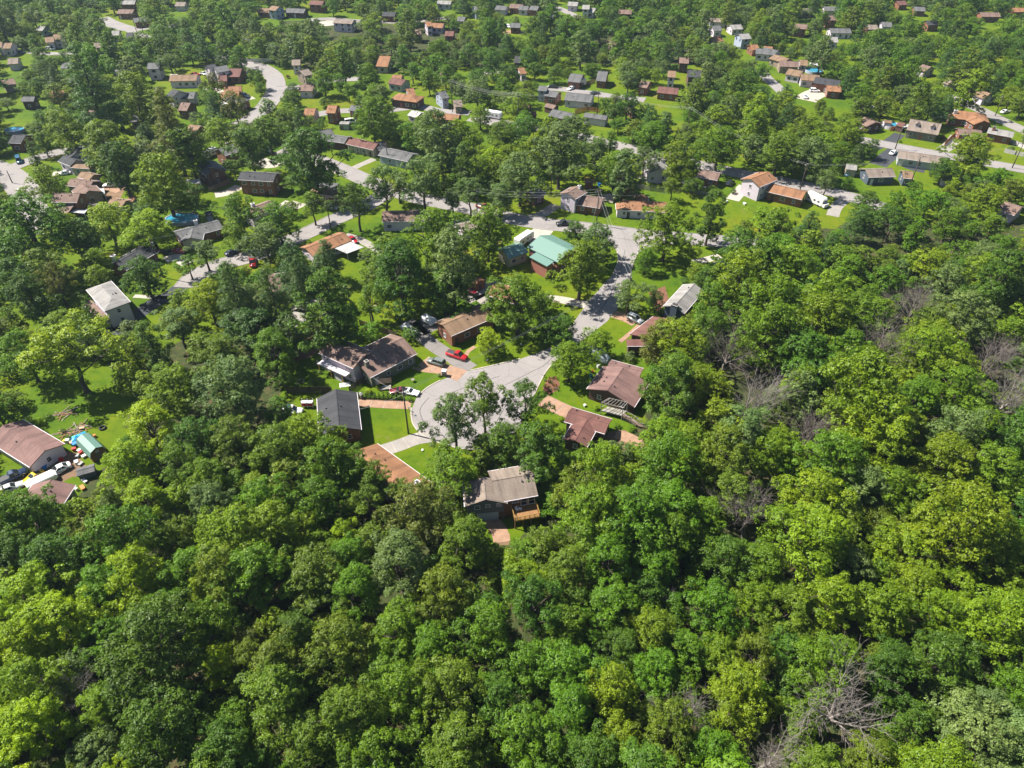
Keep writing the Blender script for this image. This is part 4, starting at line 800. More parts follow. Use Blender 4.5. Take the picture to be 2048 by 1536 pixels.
shed('B', (668, 960), (745, 962), None, 2.4, .2, 'lg', 'mt', 'mint box shed next to the parked white van', 1.6)
shed('G', (590, 228), (660, 232), None, 2.2, .4, 'br', 'sm', 'rusty garden shed under the trees behind the split-level house', 1.6)
shed('h', (1195, 960), (1480, 880), (1280, 985), 1.6, .35, 'gy', 'sl', 'low dark grey lean-to shed in the cluttered yard', 1.2)
# green barn-roofed shed
p0, p1 = G(Z('h', 1350, 470), 2.2), G(Z('h', 1500, 620), 2.2); a_ = (p1-p0)[:2]; L_ = np.linalg.norm(a_)+2.0; rz = math.atan2(a_[1], a_[0]); c = (p0+p1)/2
root = empty('barn_shed', (c[0], c[1], 0), rz, 'rust brown barn shed with green gambrel roof in the cluttered yard', 'shed')
pr = [(-1.75, 1.55), (-1.25, 2.75), (0, 3.3), (1.25, 2.75), (1.75, 1.55)]
build(MB().prism([(-1.55, 0), (1.55, 0), (1.55, 1.7), (1.1, 2.62), (0, 3.12), (-1.1, 2.62), (-1.55, 1.7)], -L_/2+.12, L_/2-.12), 'wall', 'wood', root)
rf = MB()
for i in range(4):
    (y0, z0), (y1, z1) = pr[i], pr[i+1]; rf.add([(-L_/2, y0, z0), (L_/2, y0, z0), (L_/2, y1, z1), (-L_/2, y1, z1), (-L_/2, y0, z0-.07), (L_/2, y0, z0-.07), (L_/2, y1, z1-.07), (-L_/2, y1, z1-.07)], [(0, 1, 2, 3), (7, 6, 5, 4), (0, 4, 5, 1), (3, 2, 6, 7), (0, 3, 7, 4), (1, 5, 6, 2)])
build(rf, 'roof', 'roof_gn', root)
build(MB().box(L_/2-.12, L_/2-.06, -.75, .75, .05, 1.9), 'door', 'old_wood', root); add_window(root, 'r', L_/2-.11, 0, 2.3, .6, .5)
mark(hull([P(lx({'M': Matrix.Translation((c[0], c[1], 0)) @ Matrix.Rotation(rz, 4, 'Z')}, x, y, z)) for x in (-L_/2, L_/2) for y in (-1.7, 1.7) for z in (0, 3.2)]))
FOOT.append((c[:2], a_/np.linalg.norm(a_), L_/2, 1.8))
def pool(reg, p, r, label, wall='wall_lb', sx=1.0):
    g = G(Z(reg, *p)); root = empty('swimming_pool', (g[0], g[1], 0), 0, label, 'pool')
    ring = [(math.cos(i*math.pi/12)*r*sx, math.sin(i*math.pi/12)*r) for i in range(24)]
    b_ = MB(); b_.loft([[(x, y, 0) for x, y in ring], [(x, y, 1.2) for x, y in ring], [(x*.95, y*.95, 1.2) for x, y in ring], [(x*.95, y*.95, .9) for x, y in ring]], False); build(b_, 'pool_wall', wall, root)
    build(MB().poly([(x*.955, y*.955) for x, y in ring], 1.02), 'water', 'pool_water', root); FOOT.append((g[:2], np.array([1., 0]), r, r))
    q = P((g[0], g[1], 1)); s = F/depth(g); mark([(q[0]+math.cos(i)*r*s*sx, q[1]+math.sin(i)*r*s*.6) for i in np.linspace(0, 6.28, 12)])
pool('E', (1440, 560), 3.6, 'kidney shaped blue garden pool beside the pale blue shed', sx=1.5)
pool('A', (120, 1040), 3.0, 'small blue pool behind the dark-roofed brick house', sx=1.3)
pool('D', (990, 1000), 3.6, 'round blue pool with white rim beside the stone cape house', 'trim')
pool('6', (1262, 925), 4.2, 'round turquoise pool behind the row of tan roofs')
# a fenced garden enclosure behind the orange-tan ranch
q = [G(Z('G', *p)) for p in ((690, 370), (835, 330), (860, 345), (815, 420), (740, 395))]
tag(build(MB().poly([tuple(p[:2]) for p in q], .006), 'patio', 'pale_concrete'), kind='structure')

# ------------------------------------------------------------------ vehicles
def ring(x, w, z0, z1, z2, wt): return [(x, -w*.94, z0), (x, -w, z1), (x, -wt, z2), (x, wt, z2), (x, w, z1), (x, w*.94, z0)]
DIM = {'sedan': (4.7, .90, 1.45), 'suv': (4.75, .94, 1.75), 'pickup': (5.7, .98, 1.85), 'van': (5.3, .98, 2.15), 'sport': (4.5, .93, 1.25), 'box': (6.2, 1.05, 2.9)}
def car_meshes(kind, paintn):
    L, w, h = DIM[kind]; l = L/2
    def mk():
        B_ = MB(); C_ = MB(); T_ = MB(); belt = {'sedan': .92, 'suv': 1.05, 'pickup': 1.12, 'van': 1.15, 'sport': .82, 'box': 1.15}[kind]
        hood = belt-.10
        B_.loft([ring(-l, w*.86, .34, .55, belt-.14, w*.72), ring(-l+.18, w*.97, .24, .60, belt-.03, w*.86), ring(-l*.5, w, .22, .62, belt, w*.90), ring(l*.25, w, .22, .62, belt, w*.90), ring(l*.45, w, .22, .60, hood, w*.88), ring(l-.25, w*.96, .24, .55, hood-.10, w*.82), ring(l, w*.80, .34, .48, hood-.25, w*.66)])
        x0, x1, xf = {'sedan': (-l*.72, -l*.40, l*.38), 'suv': (-l*.97, -l*.84, l*.42), 'pickup': (-l*.12, -l*.06, l*.50), 'van': (-l*.97, -l*.92, l*.62), 'sport': (-l*.70, -l*.25, l*.25), 'box': (l*.20, l*.24, l*.80)}[kind]
        xt = xf-(.75 if kind != 'van' else .5); wc_ = w*.89; wt_ = w*.70; ht = h if kind != 'box' else 2.1
        C_.loft([[(x, s*a, z) for s, a, z in ((-1, wc_, belt-.04), (-1, wt_, zz), (1, wt_, zz), (1, wc_, belt-.04))] for x, zz in ((x0, belt+.02), (x1, ht-.06), (xt, ht-.06), (xf, belt+.02))])
        T_.add([(x1-.04, -wt_-.01, ht-.075), (xt+.06, -wt_-.01, ht-.075), (xt+.06, wt_+.01, ht-.075), (x1-.04, wt_+.01, ht-.075), (x1+.1, -wt_*.9, ht), (xt-.12, -wt_*.9, ht), (xt-.12, wt_*.9, ht), (x1+.1, wt_*.9, ht)], [(0, 3, 2, 1), (4, 5, 6, 7), (0, 1, 5, 4), (1, 2, 6, 5), (2, 3, 7, 6), (3, 0, 4, 7)])
        for s in (-1, 1):                               # window pillars
            for xp, xq in ((x0, x1), (xf, xt), ((x0+xf)/2-.05, (x1+xt)/2-.05)):
                T_.bar((xp, s*(wc_+.005), belt-.03), (xq, s*(wt_+.005), ht-.06), .09)
        wh = MB(); wh.loft([[(math.cos(i*math.pi/7)*r, y, math.sin(i*math.pi/7)*r) for i in range(14)] for y, r in ((-.11, .30), (-.11, .34), (.11, .34), (.11, .30))])
        rim = MB(); rim.loft([[(math.cos(i*math.pi/5)*.21, y, math.sin(i*math.pi/5)*.21) for i in range(10)] for y in (-.125, .125)])
        ms = [B_.mesh('body', True), C_.mesh('windows'), T_.mesh('cabin_roof'), wh.mesh('tyre', True), rim.mesh('rim')]
        for m_, n_ in zip(ms, ('paint_'+paintn, 'car_glass', 'paint_'+paintn, 'rubber', 'metal_grey')): m_.materials.append(MAT[n_])
        return ms
    return shared(('car', kind, paintn), mk)
def car(reg, p, hd, kind, paintn, label, name=None, cat=None, extra=None):
    P0 = Z(reg, *p); g = G(P0, .5); g2 = G((P0[0]+hd[0]*.2, P0[1]+hd[1]*.2), .5); dv = (g2-g)[:2]; rz = math.atan2(dv[1], dv[0])
    L, w, h = DIM[kind]; l = L/2
    nm = name or {'sedan': 'car', 'suv': 'suv', 'pickup': 'pickup_truck', 'van': 'van', 'sport': 'sports_car', 'box': 'box_truck'}[kind]
    root = empty(nm, (g[0], g[1], .012), rz, label, cat or {'sedan': 'car', 'suv': 'SUV', 'pickup': 'pickup truck', 'van': 'van', 'sport': 'car', 'box': 'truck'}[kind])
    ms = car_meshes(kind, paintn); near = F/depth(g) > 4.6
    link('body', ms[0], root); link('windows', ms[1], root); link('cabin_roof', ms[2], root)
    for sx in (-.62, .63):
        for sy in (-1, 1):
            tw = link('wheel', ms[3], root, None, (sx*l, sy*(w-.10), .34))
            if near: link('rim', ms[4], tw)
    if near:
        for sy in (-1, 1):
            link('headlight', boxmesh('headlight', 'lamp_glass', .12, .34, .16), root, None, (l-.10, sy*w*.58, .60)); link('taillight', boxmesh('taillight', 'tail_glass', .10, .28, .2), root, None, (-l+.05, sy*w*.62, .70))
        link('bumper', boxmesh('bumper', 'plastic_dark', .16, w*1.5, .16), root, None, (l-.07, 0, .34))
    if kind == 'pickup': build(MB().box(-l*.93, -l*.17, -w*.74, w*.74, 1.06, 1.126), 'truck_bed', 'plastic_dark', root)
    if kind == 'box': build(MB().box(-l, l*.18, -1.12, 1.12, .7, 3.0), 'cargo_box', 'white_paint', root)
    if extra == 'rack':
        build(MB().box(-1.5, .6, -.6, .6, h+.02, h+.06), 'roof_rack', 'plastic_dark', root)
        for i, c_ in enumerate(('bin_white', 'bin_cyan', 'bin_white')): build(MB().box(-1.4+i*.65, -.85+i*.65, -.5, .45, h+.063, h+.32), 'roof_load', c_, root)
    q = P((g[0], g[1], 1)); s = F/depth(g); mark([(q[0]-2*s, q[1]-1.2*s), (q[0]+2*s, q[1]-1.2*s), (q[0]+2*s, q[1]+1.2*s), (q[0]-2*s, q[1]+1.2*s)]); FOOT.append((g[:2], dv/np.linalg.norm(dv), l, w))
    return root
car('b', (600, 1095), (30, 10), 'pickup', 'red', 'red crew cab pickup on the asphalt drive of the brick ranch')
car('b', (335, 1180), (-30, -9), 'suv', 'greygreen', 'grey-green SUV parked on the pink concrete drive')
car('b', (770, 262), (25, 14), 'sedan', 'red', 'red hatchback beside the small brick outbuilding')
car('d', (285, 655), (30, 0), 'suv', 'white', 'white SUV with a loaded roof rack under trees behind the charcoal-roofed house', extra='rack')
car('d', (1650, 392), (-30, 2), 'sport', 'maroon', 'maroon sports car parked by the cul-de-sac kerb')
car('d', (1795, 408), (30, 6), 'sport', 'white', 'white sports car parked by the cul-de-sac kerb')
car('c', (1090, 500), (30, 14), 'suv', 'white', 'clean white SUV on the drive of the red-brown roofed house')
car('E', (150, 85), (8, 30), 'van', 'blue', 'blue van driving along the curving street'); bpy.data.objects[-1] if False else None
car('E', (157, 330), (10, 30), 'sedan', 'silver', 'silver car on the curving street behind the blue van')
car('E', (507, 183), (-30, 4), 'sedan', 'white', 'white car on the pale drive of the two-gabled white house')
car('E', (878, 276), (-30, 3), 'pickup', 'white', 'white pickup on bare ground by the metal carport')
car('E', (722, 455), (-30, 8), 'pickup', 'champagne', 'pale pickup beside the white lean-to carport')
car('E', (1405, 795), (30, 3), 'sport', 'red', 'red sports car in the shade of the grey-roofed brick house')
car('E', (1312, 800), (30, 3), 'sedan', 'black', 'black car beside the red sports car')
car('E', (1990, 885), (3, 30), 'pickup', 'red', 'red pickup standing in the side street')
car('E', (1830, 805), (30, -12), 'sedan', 'navy', 'dark blue car at the kerb of the side street')
car('h', (930, 940), (-30, 14), 'sedan', 'white', 'long white sedan next to the open carport in the cluttered yard')
car('h', (520, 1060), (-30, 20), 'sport', 'yellow', 'yellow sports car with black roof stripes in the cluttered yard')
car('h', (185, 1060), (30, -14), 'pickup', 'navy', 'dark blue pickup under the eaves of the mauve-roofed house')
car('h', (170, 1230), (30, -12), 'sedan', 'silver', 'silver sedan at the end of the parked row')
car('h', (40, 1280), (30, -12), 'sedan', 'white', 'white sedan behind the silver sedan')
car('G', (432, 578), (-30, 3), 'pickup', 'black', 'black pickup stopped on the cross street')
car('G', (1112, 190), (30, 4), 'sedan', 'silver', 'silver sedan on the pale drive above the red shed')
car('G', (548, 118), (30, 3), 'sedan', 'grey', 'grey car parked under the trees behind the split-level house')
car('G', (1735, 262), (20, -16), 'suv', 'black', 'black SUV beside the brick house with the patio')
car('F', (1800, 452), (30, 10), 'pickup', 'rust', 'rusty truck parked under trees at the bend of the cross street')
car('F', (770, 708), (25, 20), 'sedan', 'red', 'red car half under the white flat carport')
car('F', (600, 455), (30, 3), 'sedan', 'grey', 'grey car on the drive of the small hip-roofed brick house')
car('B', (95, 1182), (30, 8), 'suv', 'white', 'white SUV on the drive by the black-roofed brick house')
car('B', (757, 962), (30, -4), 'van', 'white', 'white van parked next to the mint shed')
car('4', (1790, 1090), (-30, 8), 'box', 'white', 'white box truck parked before the grey-roofed brick house')
car('4', (1445, 1112), (30, 2), 'sedan', 'black', 'dark car on the shaded lawn near the white box truck')
car('4', (1678, 1132), (-20, 8), 'sedan', 'white', 'small white car in front of the white box truck')
car('4', (1985, 1192), (30, -2), 'sedan', 'black', 'dark car at the kerb of the far cross street')
car('D', (400, 715), (30, 1), 'suv', 'white', 'white SUV on the broad drive below the tan roofs')
car('D', (325, 760), (-10, -20), 'sedan', 'white', 'white car at the end of the broad drive below the tan roofs')
car('D', (1020, 1202), (20, -12), 'sedan', 'white', 'white car on the black asphalt beside the long mint ranch')
car('D', (1825, 1078), (30, 4), 'sedan', 'silver', 'silver car in front of the light grey roof')
car('D', (1900, 880), (30, -6), 'sedan', 'white', 'white car in tree shade across the right-hand street')
car('D', (1630, 797), (30, 2), 'sedan', 'white', 'white car on the grass by the right-hand street')
car('D', (680, 1375), (30, -6), 'sedan', 'blue', 'blue car in the shade beside the slate blue house')
car('1', (650, 628), (30, 0), 'suv', 'white', 'white car on the lawn of the far white house')
car('1', (272, 668), (30, 2), 'sedan', 'navy', 'dark car on the far left street')
car('4', (880, 342), (30, 8), 'suv', 'white', 'white car on the far drive of the low grey-roofed house')
car('4', (652, 902), (30, -3), 'sedan', 'silver', 'silver car on the pale far drive among bright green trees')
car('2', (1150, 1225), (20, 5), 'suv', 'silver', 'silver car beside the grey hipped roof near the curve')
car('2', (625, 945), (30, 6), 'sedan', 'silver', 'silver car behind the tall white houses'); car('2', (515, 952), (30, 2), 'sedan', 'red', 'red car under trees behind the tan-roofed white house')
def trailer(reg, p, hd, L, w, h, label, name='travel_trailer', cat='trailer', mat='white_paint', z0=.45, wins=True, cab=False):
    P0 = Z(reg, *p); g = G(P0, .8); g2 = G((P0[0]+hd[0]*.2, P0[1]+hd[1]*.2), .8); dv = (g2-g)[:2]; rz = math.atan2(dv[1], dv[0])
    root = empty(name, (g[0], g[1], .012), rz, label, cat); l = L/2
    def rg(x, k, a, b): return [(x, -w*k, a), (x, -w*k, b-.2), (x, -w*k+.18, b), (x, w*k-.18, b), (x, w*k, b-.2), (x, w*k, a)]
    build(MB().loft([rg(-l, .95, z0+.25, h-.25), rg(-l+.3, 1, z0, h), rg(l-.5, 1, z0, h), rg(l, .95, z0+.35, h-.45)]), 'body', mat, root)
    whm = car_meshes('sedan', 'white')[3]
    for sx in ((-.15, .05) if not cab else (-.55, .62)):
        for sy in (-1, 1): link('wheel', whm, root, None, (sx*l, sy*(w-.05), .34))
    if wins:
        for sy in (-1, 1):
            for x in (-l*.55, l*.1, l*.55): build(MB().box(x-.4, x+.4, sy*(w+.004)-.02, sy*(w+.004)+.02, z0+.9, z0+1.45), 'window', 'glass', root)
        build(MB().box(-.35, .35, -.35, .35, h-.02, h+.22), 'roof_vent', 'trim', root)
    if cab: build(MB().box(l-.1, l+.95, -w*.9, w*.9, .4, 1.45), 'bonnet', mat, root); build(MB().box(l-.1, l+.32, -w*.85, w*.85, 1.453, 1.95), 'windscreen', 'car_glass', root)
    else: build(MB().bar((l-.1, 0, z0+.1), (l+.9, 0, z0+.02), .1), 'drawbar', 'metal_grey', root); build(MB().box(l+.75, l+.85, -.05, .05, 0, z0), 'jack', 'metal_grey', root)
    q = P((g[0], g[1], 1.2)); s = F/depth(g); mark([(q[0]-l*s, q[1]-1.2*s), (q[0]+l*s, q[1]-1.2*s), (q[0]+l*s, q[1]+1.5*s), (q[0]-l*s, q[1]+1.5*s)]); FOOT.append((g[:2], dv/np.linalg.norm(dv), l, w)); return root
trailer('b', (240, 645), (30, 16), 4.6, 1.05, 1.7, 'low white folding camper behind the brick ranch', 'folding_camper', wins=False)
trailer('a', (1785, 630), (30, 20), 5.6, 1.1, 1.3, 'white boat with red stern on a trailer by the bushes', 'boat', 'boat', wins=False)
trailer('G', (110, 712), (30, -20), 7.5, 1.2, 2.9, 'long white travel trailer beside the green metal roof')
trailer('H', (405, 402), (30, 14), 7.2, 1.2, 3.1, 'white motorhome with cab on the drive below the terracotta roof', 'motorhome', 'motorhome', cab=True)
trailer('A', (1660, 1215), (28, -14), 6.0, 1.15, 2.8, 'white travel trailer on the striped shady lawn')
trailer('4', (675, 1485), (30, 5), 8.5, 1.2, 3.0, 'white travel trailer parked among mid-distance trees')
trailer('h', (660, 1110), (30, -14), 5.6, 1.15, 1.6, 'white covered utility trailer beside the yellow sports car', 'utility_trailer', wins=False)
# tarpaulin-covered boat beside the mauve-roofed brick house
g = G(Z('f', 890, 175), 1.2); root = empty('covered_boat', (g[0], g[1], 0), -.9, 'tall boat under a crumpled grey tarpaulin beside the brick house', 'boat')
rr = random.Random(4); rings_ = []
for k, x in enumerate(np.linspace(-3.4, 3.4, 9)):
    s = 1-.55*abs(x/3.6)**2.2; hh = 2.9*(1-.35*abs(x/3.4)**2)+rr.uniform(-.15, .1)
    rings_.append([(x, -1.35*s, .25), (x, -1.25*s+rr.uniform(-.1, .1), hh*.62), (x, -.3*s, hh), (x, .3*s, hh-.1), (x, 1.25*s+rr.uniform(-.1, .1), hh*.6), (x, 1.35*s, .25)])
build(MB().loft(rings_), 'tarpaulin', 'tarp_grey', root); build(MB().box(-2.5, 2.5, -.8, .8, 0, .3), 'trailer_frame', 'metal_grey', root)
mark([(1175, 690), (1212, 690), (1212, 722), (1180, 722)]); FOOT.append((g[:2], np.array([1., 0]), 3, 2))

# ------------------------------------------------------------------ poles and wires
def upole(base, h, label, arms=1, lamp=False, rz=0.0, trans=False):
    g = G(base); root = empty('utility_pole', (g[0], g[1], 0), rz, label, 'utility pole', None)
    build(MB().tube([(0, 0, 0), (0, 0, h*.5), (0, 0, h)], [.19, .16, .12], 8), 'pole', 'pole_wood', root, True)
    for k in range(arms):
        build(MB().box(-1.15, 1.15, -.06+.14, .06+.14, h-.5-k*.9, h-.36-k*.9), 'cross_arm', 'pole_wood', root)
        for x in (-1.05, -.5, .5, 1.05): build(MB().tube([(x, .14, h-.359-k*.9), (x, .14, h-.12-k*.9)], [.06, .04], 6), 'insulator', 'trim', root)
    if trans: build(MB().tube([(.38, 0, h-2.2), (.38, 0, h-1.2)], .26, 8), 'transformer', 'metal_grey', root)
    if lamp: build(MB().bar((0, 0, h-1.6), (1.6, -.2, h-1.1), .07), 'lamp_arm', 'metal_grey', root); build(MB().box(1.4, 2.0, -.35, -.05, h-1.18, h-1.05), 'lamp_head', 'metal_grey', root)
    FOOT.append((g[:2], np.array([1., 0]), .3, .3)); return g, h
PO = {}
for key, base, h, label, arms, lamp, rz, tr in (
        ('a', (817, 867), 13.0, 'dark wooden pole on the lawn edge of the cul-de-sac, in front of the charcoal roof', 0, False, .4, True), ('b', (1252.3, 625), 12.0, 'wooden pole with a small transformer beside the white SUV drive', 0, False, .9, True),
        ('c', (1192.7, 450), 12.0, 'wooden pole with many stay wires at the junction lawn', 1, False, .3, False), ('d', (954.9, 440), 10.5, 'wooden pole at the bend of the cross street', 1, False, .2, False), ('e', (662.4, 460), 11.2, 'bare brown pole on the verge of the side street', 0, False, 0, False),
        ('f', (2024, 336), 9.5, 'leaning dark pole by the white fence', 1, False, 0, False), ('g', (1600, 380), 9.5, 'wooden pole beside the upper street under a light tree', 1, False, .8, False), ('h', (1790, 298), 9.5, 'dark pole in front of the stone cape lawn', 0, True, .5, False),
        ('i', (1817, 378), 11.5, 'wooden pole with transformer below the slate blue garage', 0, False, .5, True), ('j', (905, 224), 13.5, 'tall pole with several wires behind the long terracotta roof', 2, False, .1, False), ('k', (1036, 250), 13.0, 'brown pole with several wires beside the travel trailer', 2, False, .1, False),
        ('l', (1194, 232), 10.5, 'grey pole carrying wires over the grey roofs', 2, False, .1, False), ('m', (1374, 264), 10.0, 'grey pole carrying wires beside the dark round tree', 2, False, .1, False), ('n', (277, 76), 13.0, 'tall pole at the far left junction with a lamp', 1, True, .3, False), ('o', (288, 70), 12.0, 'slim pole at the far left junction', 0, False, .3, False),
        ('p', (327, 555), 12.5, 'white-grey pole beside the side street and charcoal roof', 0, False, 0, True), ('q', (776.6, 328), 8.5, 'slim pole before the pale blue and white house', 0, False, 0, False), ('r', (547, 318), 7.5, 'slim pole by the white SUV drive', 0, False, 0, False), ('s', (1990, 232), 8.5, 'cross-armed pole before the tan-roofed white house', 1, False, .6, False),
        ('t', (1102, 388), 8.0, 'light pole by the drive of the split-level house', 0, True, 0, False), ('u', (25, 366), 4.6, 'street sign pole at the left corner', 0, True, 0, False), ('v', (744, 655), 8.0, 'thin pole with a lamp in the garden behind the L-shaped house', 0, True, 0, False), ('w', (495, 112), 9.0, 'thin pole behind the white fence on the far curve', 1, False, 0, False), ('x', (560, 130), 9.0, 'thin pole beside the far curving street', 1, False, 0, False), ('z', (1369, 138), 9.0, 'thin pole on the far lawn before the dark roof', 1, False, 0, False)):
    PO[key] = upole(base, h, label, arms, lamp, rz, tr)
def wire(p, q, sag, label, r=.022):
    p, q = Vector(p), Vector(q); n = 14; pts = [p.lerp(q, i/n)-Vector((0, 0, sag*4*(i/n)*(1-i/n))) for i in range(n+1)]
    return tag(build(MB().tube(pts, r, 4), 'power_line', 'wire'), label, 'wire', 'wires strung between poles')
def span(a, b, offs, sag, label, dz=-.15):
    (g1, h1), (g2, h2) = PO[a], PO[b]; d = (g2-g1)[:2]; n = np.array([-d[1], d[0]])/np.linalg.norm(d)
    for (o, z) in offs: wire((g1[0]+n[0]*o, g1[1]+n[1]*o, h1+z+dz), (g2[0]+n[0]*o, g2[1]+n[1]*o, h2+z+dz), sag, label)
span('a', 'b', ((-.2, -.2), (.2, -1.0)), 1.0, 'thin wire over the cul-de-sac lawn between two wooden poles'); span('b', 'c', ((-.3, 0), (.3, -.7)), .9, 'thin wire along the stem road to the junction pole'); span('c', 'd', ((-1, 0), (1, 0), (0, -1.2)), 1.2, 'thin wire over the cross street between two poles')
span('d', 'e', ((-.3, 0), (.3, -.7)), 1.0, 'thin wire from the cross street bend to the side street pole'); span('e', 'p', ((0, 0),), 1.2, 'thin wire above the side street'); span('j', 'k', ((-1, 0), (0, 0), (1, 0), (-1, -1), (1, -1)), 1.4, 'sagging wire behind the long terracotta roof'); span('k', 'l', ((-1, 0), (0, 0), (1, 0), (-1, -1)), 1.6, 'sagging wire over the grey roofs'); span('l', 'm', ((-1, 0), (0, 0), (1, 0)), 1.6, 'sagging wire over the round dark trees')
span('g', 'i', ((-.5, 0), (.5, 0)), 1.2, 'thin wire beside the upper street'); span('i', 'f', ((-.5, 0), (.5, 0)), 1.4, 'thin wire above the edge of the big wood'); span('h', 's', ((0, 0),), 1.2, 'thin wire over the orange hipped roof'); span('w', 'x', ((-.6, 0), (.6, 0)), .8, 'thin wire over the far curving street'); span('m', 'g', ((-.6, 0), (.6, 0)), 2, 'long thin wire along the upper street')
p_ = Vector((PO['c'][0][0], PO['c'][0][1], 10.5))
for e_ in ((1216, 452), (1226, 463), (1182, 458), (1342, 405)): g = G(e_); wire(p_, (g[0], g[1], .0 if e_[0] < 1300 else 4), .05 if e_[0] < 1300 else .8, 'stay wire of the junction lawn pole', .03)
pa = PO['a']; wire((pa[0][0], pa[0][1], 11.5), lx(hA, -hA['wx'], -hA['hw'], hA['ze']+.1), .5, 'service wire from the cul-de-sac pole to the L-shaped house'); wire((pa[0][0], pa[0][1], 11.3), lx(hD, 0, -hD['hw'], hD['ze']+.3), .4, 'service wire from the cul-de-sac pole to the charcoal roof')

# ------------------------------------------------------------------ fences
def fence(px, label, h=1.8, mat='old_wood', reg='0', step=2.4, white=False):
    pts = [G(Z(reg, *p)) for p in px]; c = pts[0]; root = empty('fence', (c[0], c[1], 0), 0, label, 'fence'); pl = [Vector((p[0]-c[0], p[1]-c[1], 0)) for p in pts]
    for a, b_ in zip(pl[:-1], pl[1:]):
        n = max(1, int((b_-a).length/step)); d = (b_-a)/n
        for i in range(n+1): q = a+d*i; build(MB().box(q.x-.07, q.x+.07, q.y-.07, q.y+.07, 0, h+.08), 'post', mat, root)
        for i in range(n):
            p, q = a+d*(i+.04), a+d*(i+.96); m_ = max(3, int((q-p).length/.30)); bm = MB()
            nn = Vector((-d.y, d.x, 0)).normalized()
            for j in range(m_):                        # boards with gaps, uneven tops
                s, e = p.lerp(q, j/m_+.006), p.lerp(q, (j+1)/m_-.02); hz = h-rnd.uniform(0, .08); w_ = nn*.02
                bm.add([s-w_, e-w_, e+w_, s+w_]+[v+Vector((0, 0, hz)) for v in (s-w_, e-w_, e+w_, s+w_)], [(4, 5, 6, 7), (0, 1, 5, 4), (1, 2, 6, 5), (2, 3, 7, 6), (3, 0, 4, 7)])
            build(bm, 'board_panel', mat, root)['kind'] = 'stuff'
fence([(574, 786), (620, 786), (664, 787)], 'tall dark board fence behind the charcoal-roofed house', 2.0, 'pole_wood')
fence([(700, 786), (716, 772), (732, 764)], 'dark board fence below the olive gable of the L-shaped house', 1.8, 'pole_wood')
fence([(595, 676), (607, 672), (622, 663)], 'orange-brown board fence under the tall pines', 2.2, 'rust_fence')
fence([(720, 650), (755, 662), (795, 676)], 'brown board fence behind the L-shaped house', 1.8, 'old_wood')
fence([(420, 384), (440, 376), (462, 366)], 'brown board fence beside the tall dark brick house', 1.8, 'old_wood')
fence([(530, 395), (560, 380), (590, 366), (620, 368)], 'long dark board fence below the black-roofed brick house', 1.8, 'pole_wood')
fence([(440, 335), (470, 334), (500, 333)], 'low brown board fence by the grey-roofed brick house', 1.3, 'old_wood')
fence([(1226, 408), (1238, 390), (1248, 374)], 'board fence between the pit garden and the red shed', 1.8, 'old_wood')
fence([(1270, 376), (1300, 382), (1330, 386)], 'grey board fence behind the orange-tan ranch', 1.7, 'grey_wood')
fence([(1380, 384), (1410, 392), (1440, 394)], 'grey board fence around the bright patio', 1.6, 'grey_wood')
fence([(1888, 292), (1900, 280), (1912, 270)], 'brown board fence at the end of the stone cape', 1.8, 'rust_fence')
fence([(2008, 305), (2030, 310), (2060, 316)], 'white panel fence beside the leaning dark pole', 1.6, 'trim'); fence([(2016, 284), (2035, 292), (2060, 304)], 'white panel fence beside the light grey roof', 1.6, 'trim')
fence([(1150, 228), (1175, 222), (1200, 226)], 'rust-brown board fence behind the grey-roofed brick row', 2.0, 'rust_fence'); fence([(1160, 175), (1180, 168), (1190, 165)], 'brown fence beside the dormer house', 1.8, 'old_wood')
fence([(470, 121), (505, 124), (545, 124)], 'white panel fence along the far curving street', 1.8, 'trim'); fence([(680, 260), (720, 258), (760, 256)], 'brown board fence behind the back lawn', 1.6, 'old_wood')
fence([(350, 432), (375, 436), (395, 430)], 'brown board fence around the kidney pool', 1.8, 'old_wood'); fence([(1780, 262), (1800, 258), (1840, 252)], 'brown board fence above the round pool', 1.8, 'rust_fence')
# ------------------------------------------------------------------ small things in yards
def small(reg, p, name, label, cat, fn, group=None, rz=None):
    g = G(Z(reg, *p)); root = empty(name, (g[0], g[1], .0), rnd.uniform(0, 6) if rz is None else rz, label, cat, group); fn(root); return root
def mailbox(r):
    build(MB().box(-.05, .05, -.05, .05, 0, 1.05), 'post', 'wood', r); build(MB().prism([(-.11, 1.052), (.11, 1.052), (.11, 1.2), (.05, 1.28), (-.05, 1.28), (-.11, 1.2)], -.25, .25), 'box', 'metal_grey', r)
for reg, p, w in (('d', (1780, 655), 'the pink drive'), ('d', (1820, 700), 'the pink drive'), ('d', (1905, 860), 'the pole lawn'), ('d', (1935, 905), 'the pole lawn'), ('b', (990, 1200), 'the asphalt drive'), ('c', (765, 495), 'the SUV drive'), ('G', (1790, 210), 'the upper street')):
    small(reg, p, 'mailbox', 'mailbox on a post at the kerb by '+w, 'mailbox', mailbox, 'mailboxes by '+w)
def pillar(r): build(MB().box(-.45, .45, -.45, .45, 0, 1.5), 'pier', 'wall_st', r); build(MB().box(-.55, .55, -.55, .55, 1.502, 1.62), 'cap', 'trim', r)
small('b', (440, 1350), 'stone_pillar', 'pale stone mailbox pillar where the pink drive meets the cul-de-sac', 'pillar', pillar)
def tyre(r):
    b_ = MB(); n = 18; b_.loft([[((.62+.20*math.cos(t_))*math.cos(i*2*math.pi/n), (.62+.20*math.cos(t_))*math.sin(i*2*math.pi/n), .2+.2*math.sin(t_)) for i in range(n)] for t_ in np.linspace(0, 2*math.pi, 9)], False); build(b_, 'rubber_ring', 'rubber', r, True)
small('h', (1620, 290), 'tractor_tyre', 'large old tyre lying on the open grass above the green barn shed', 'tyre', tyre)
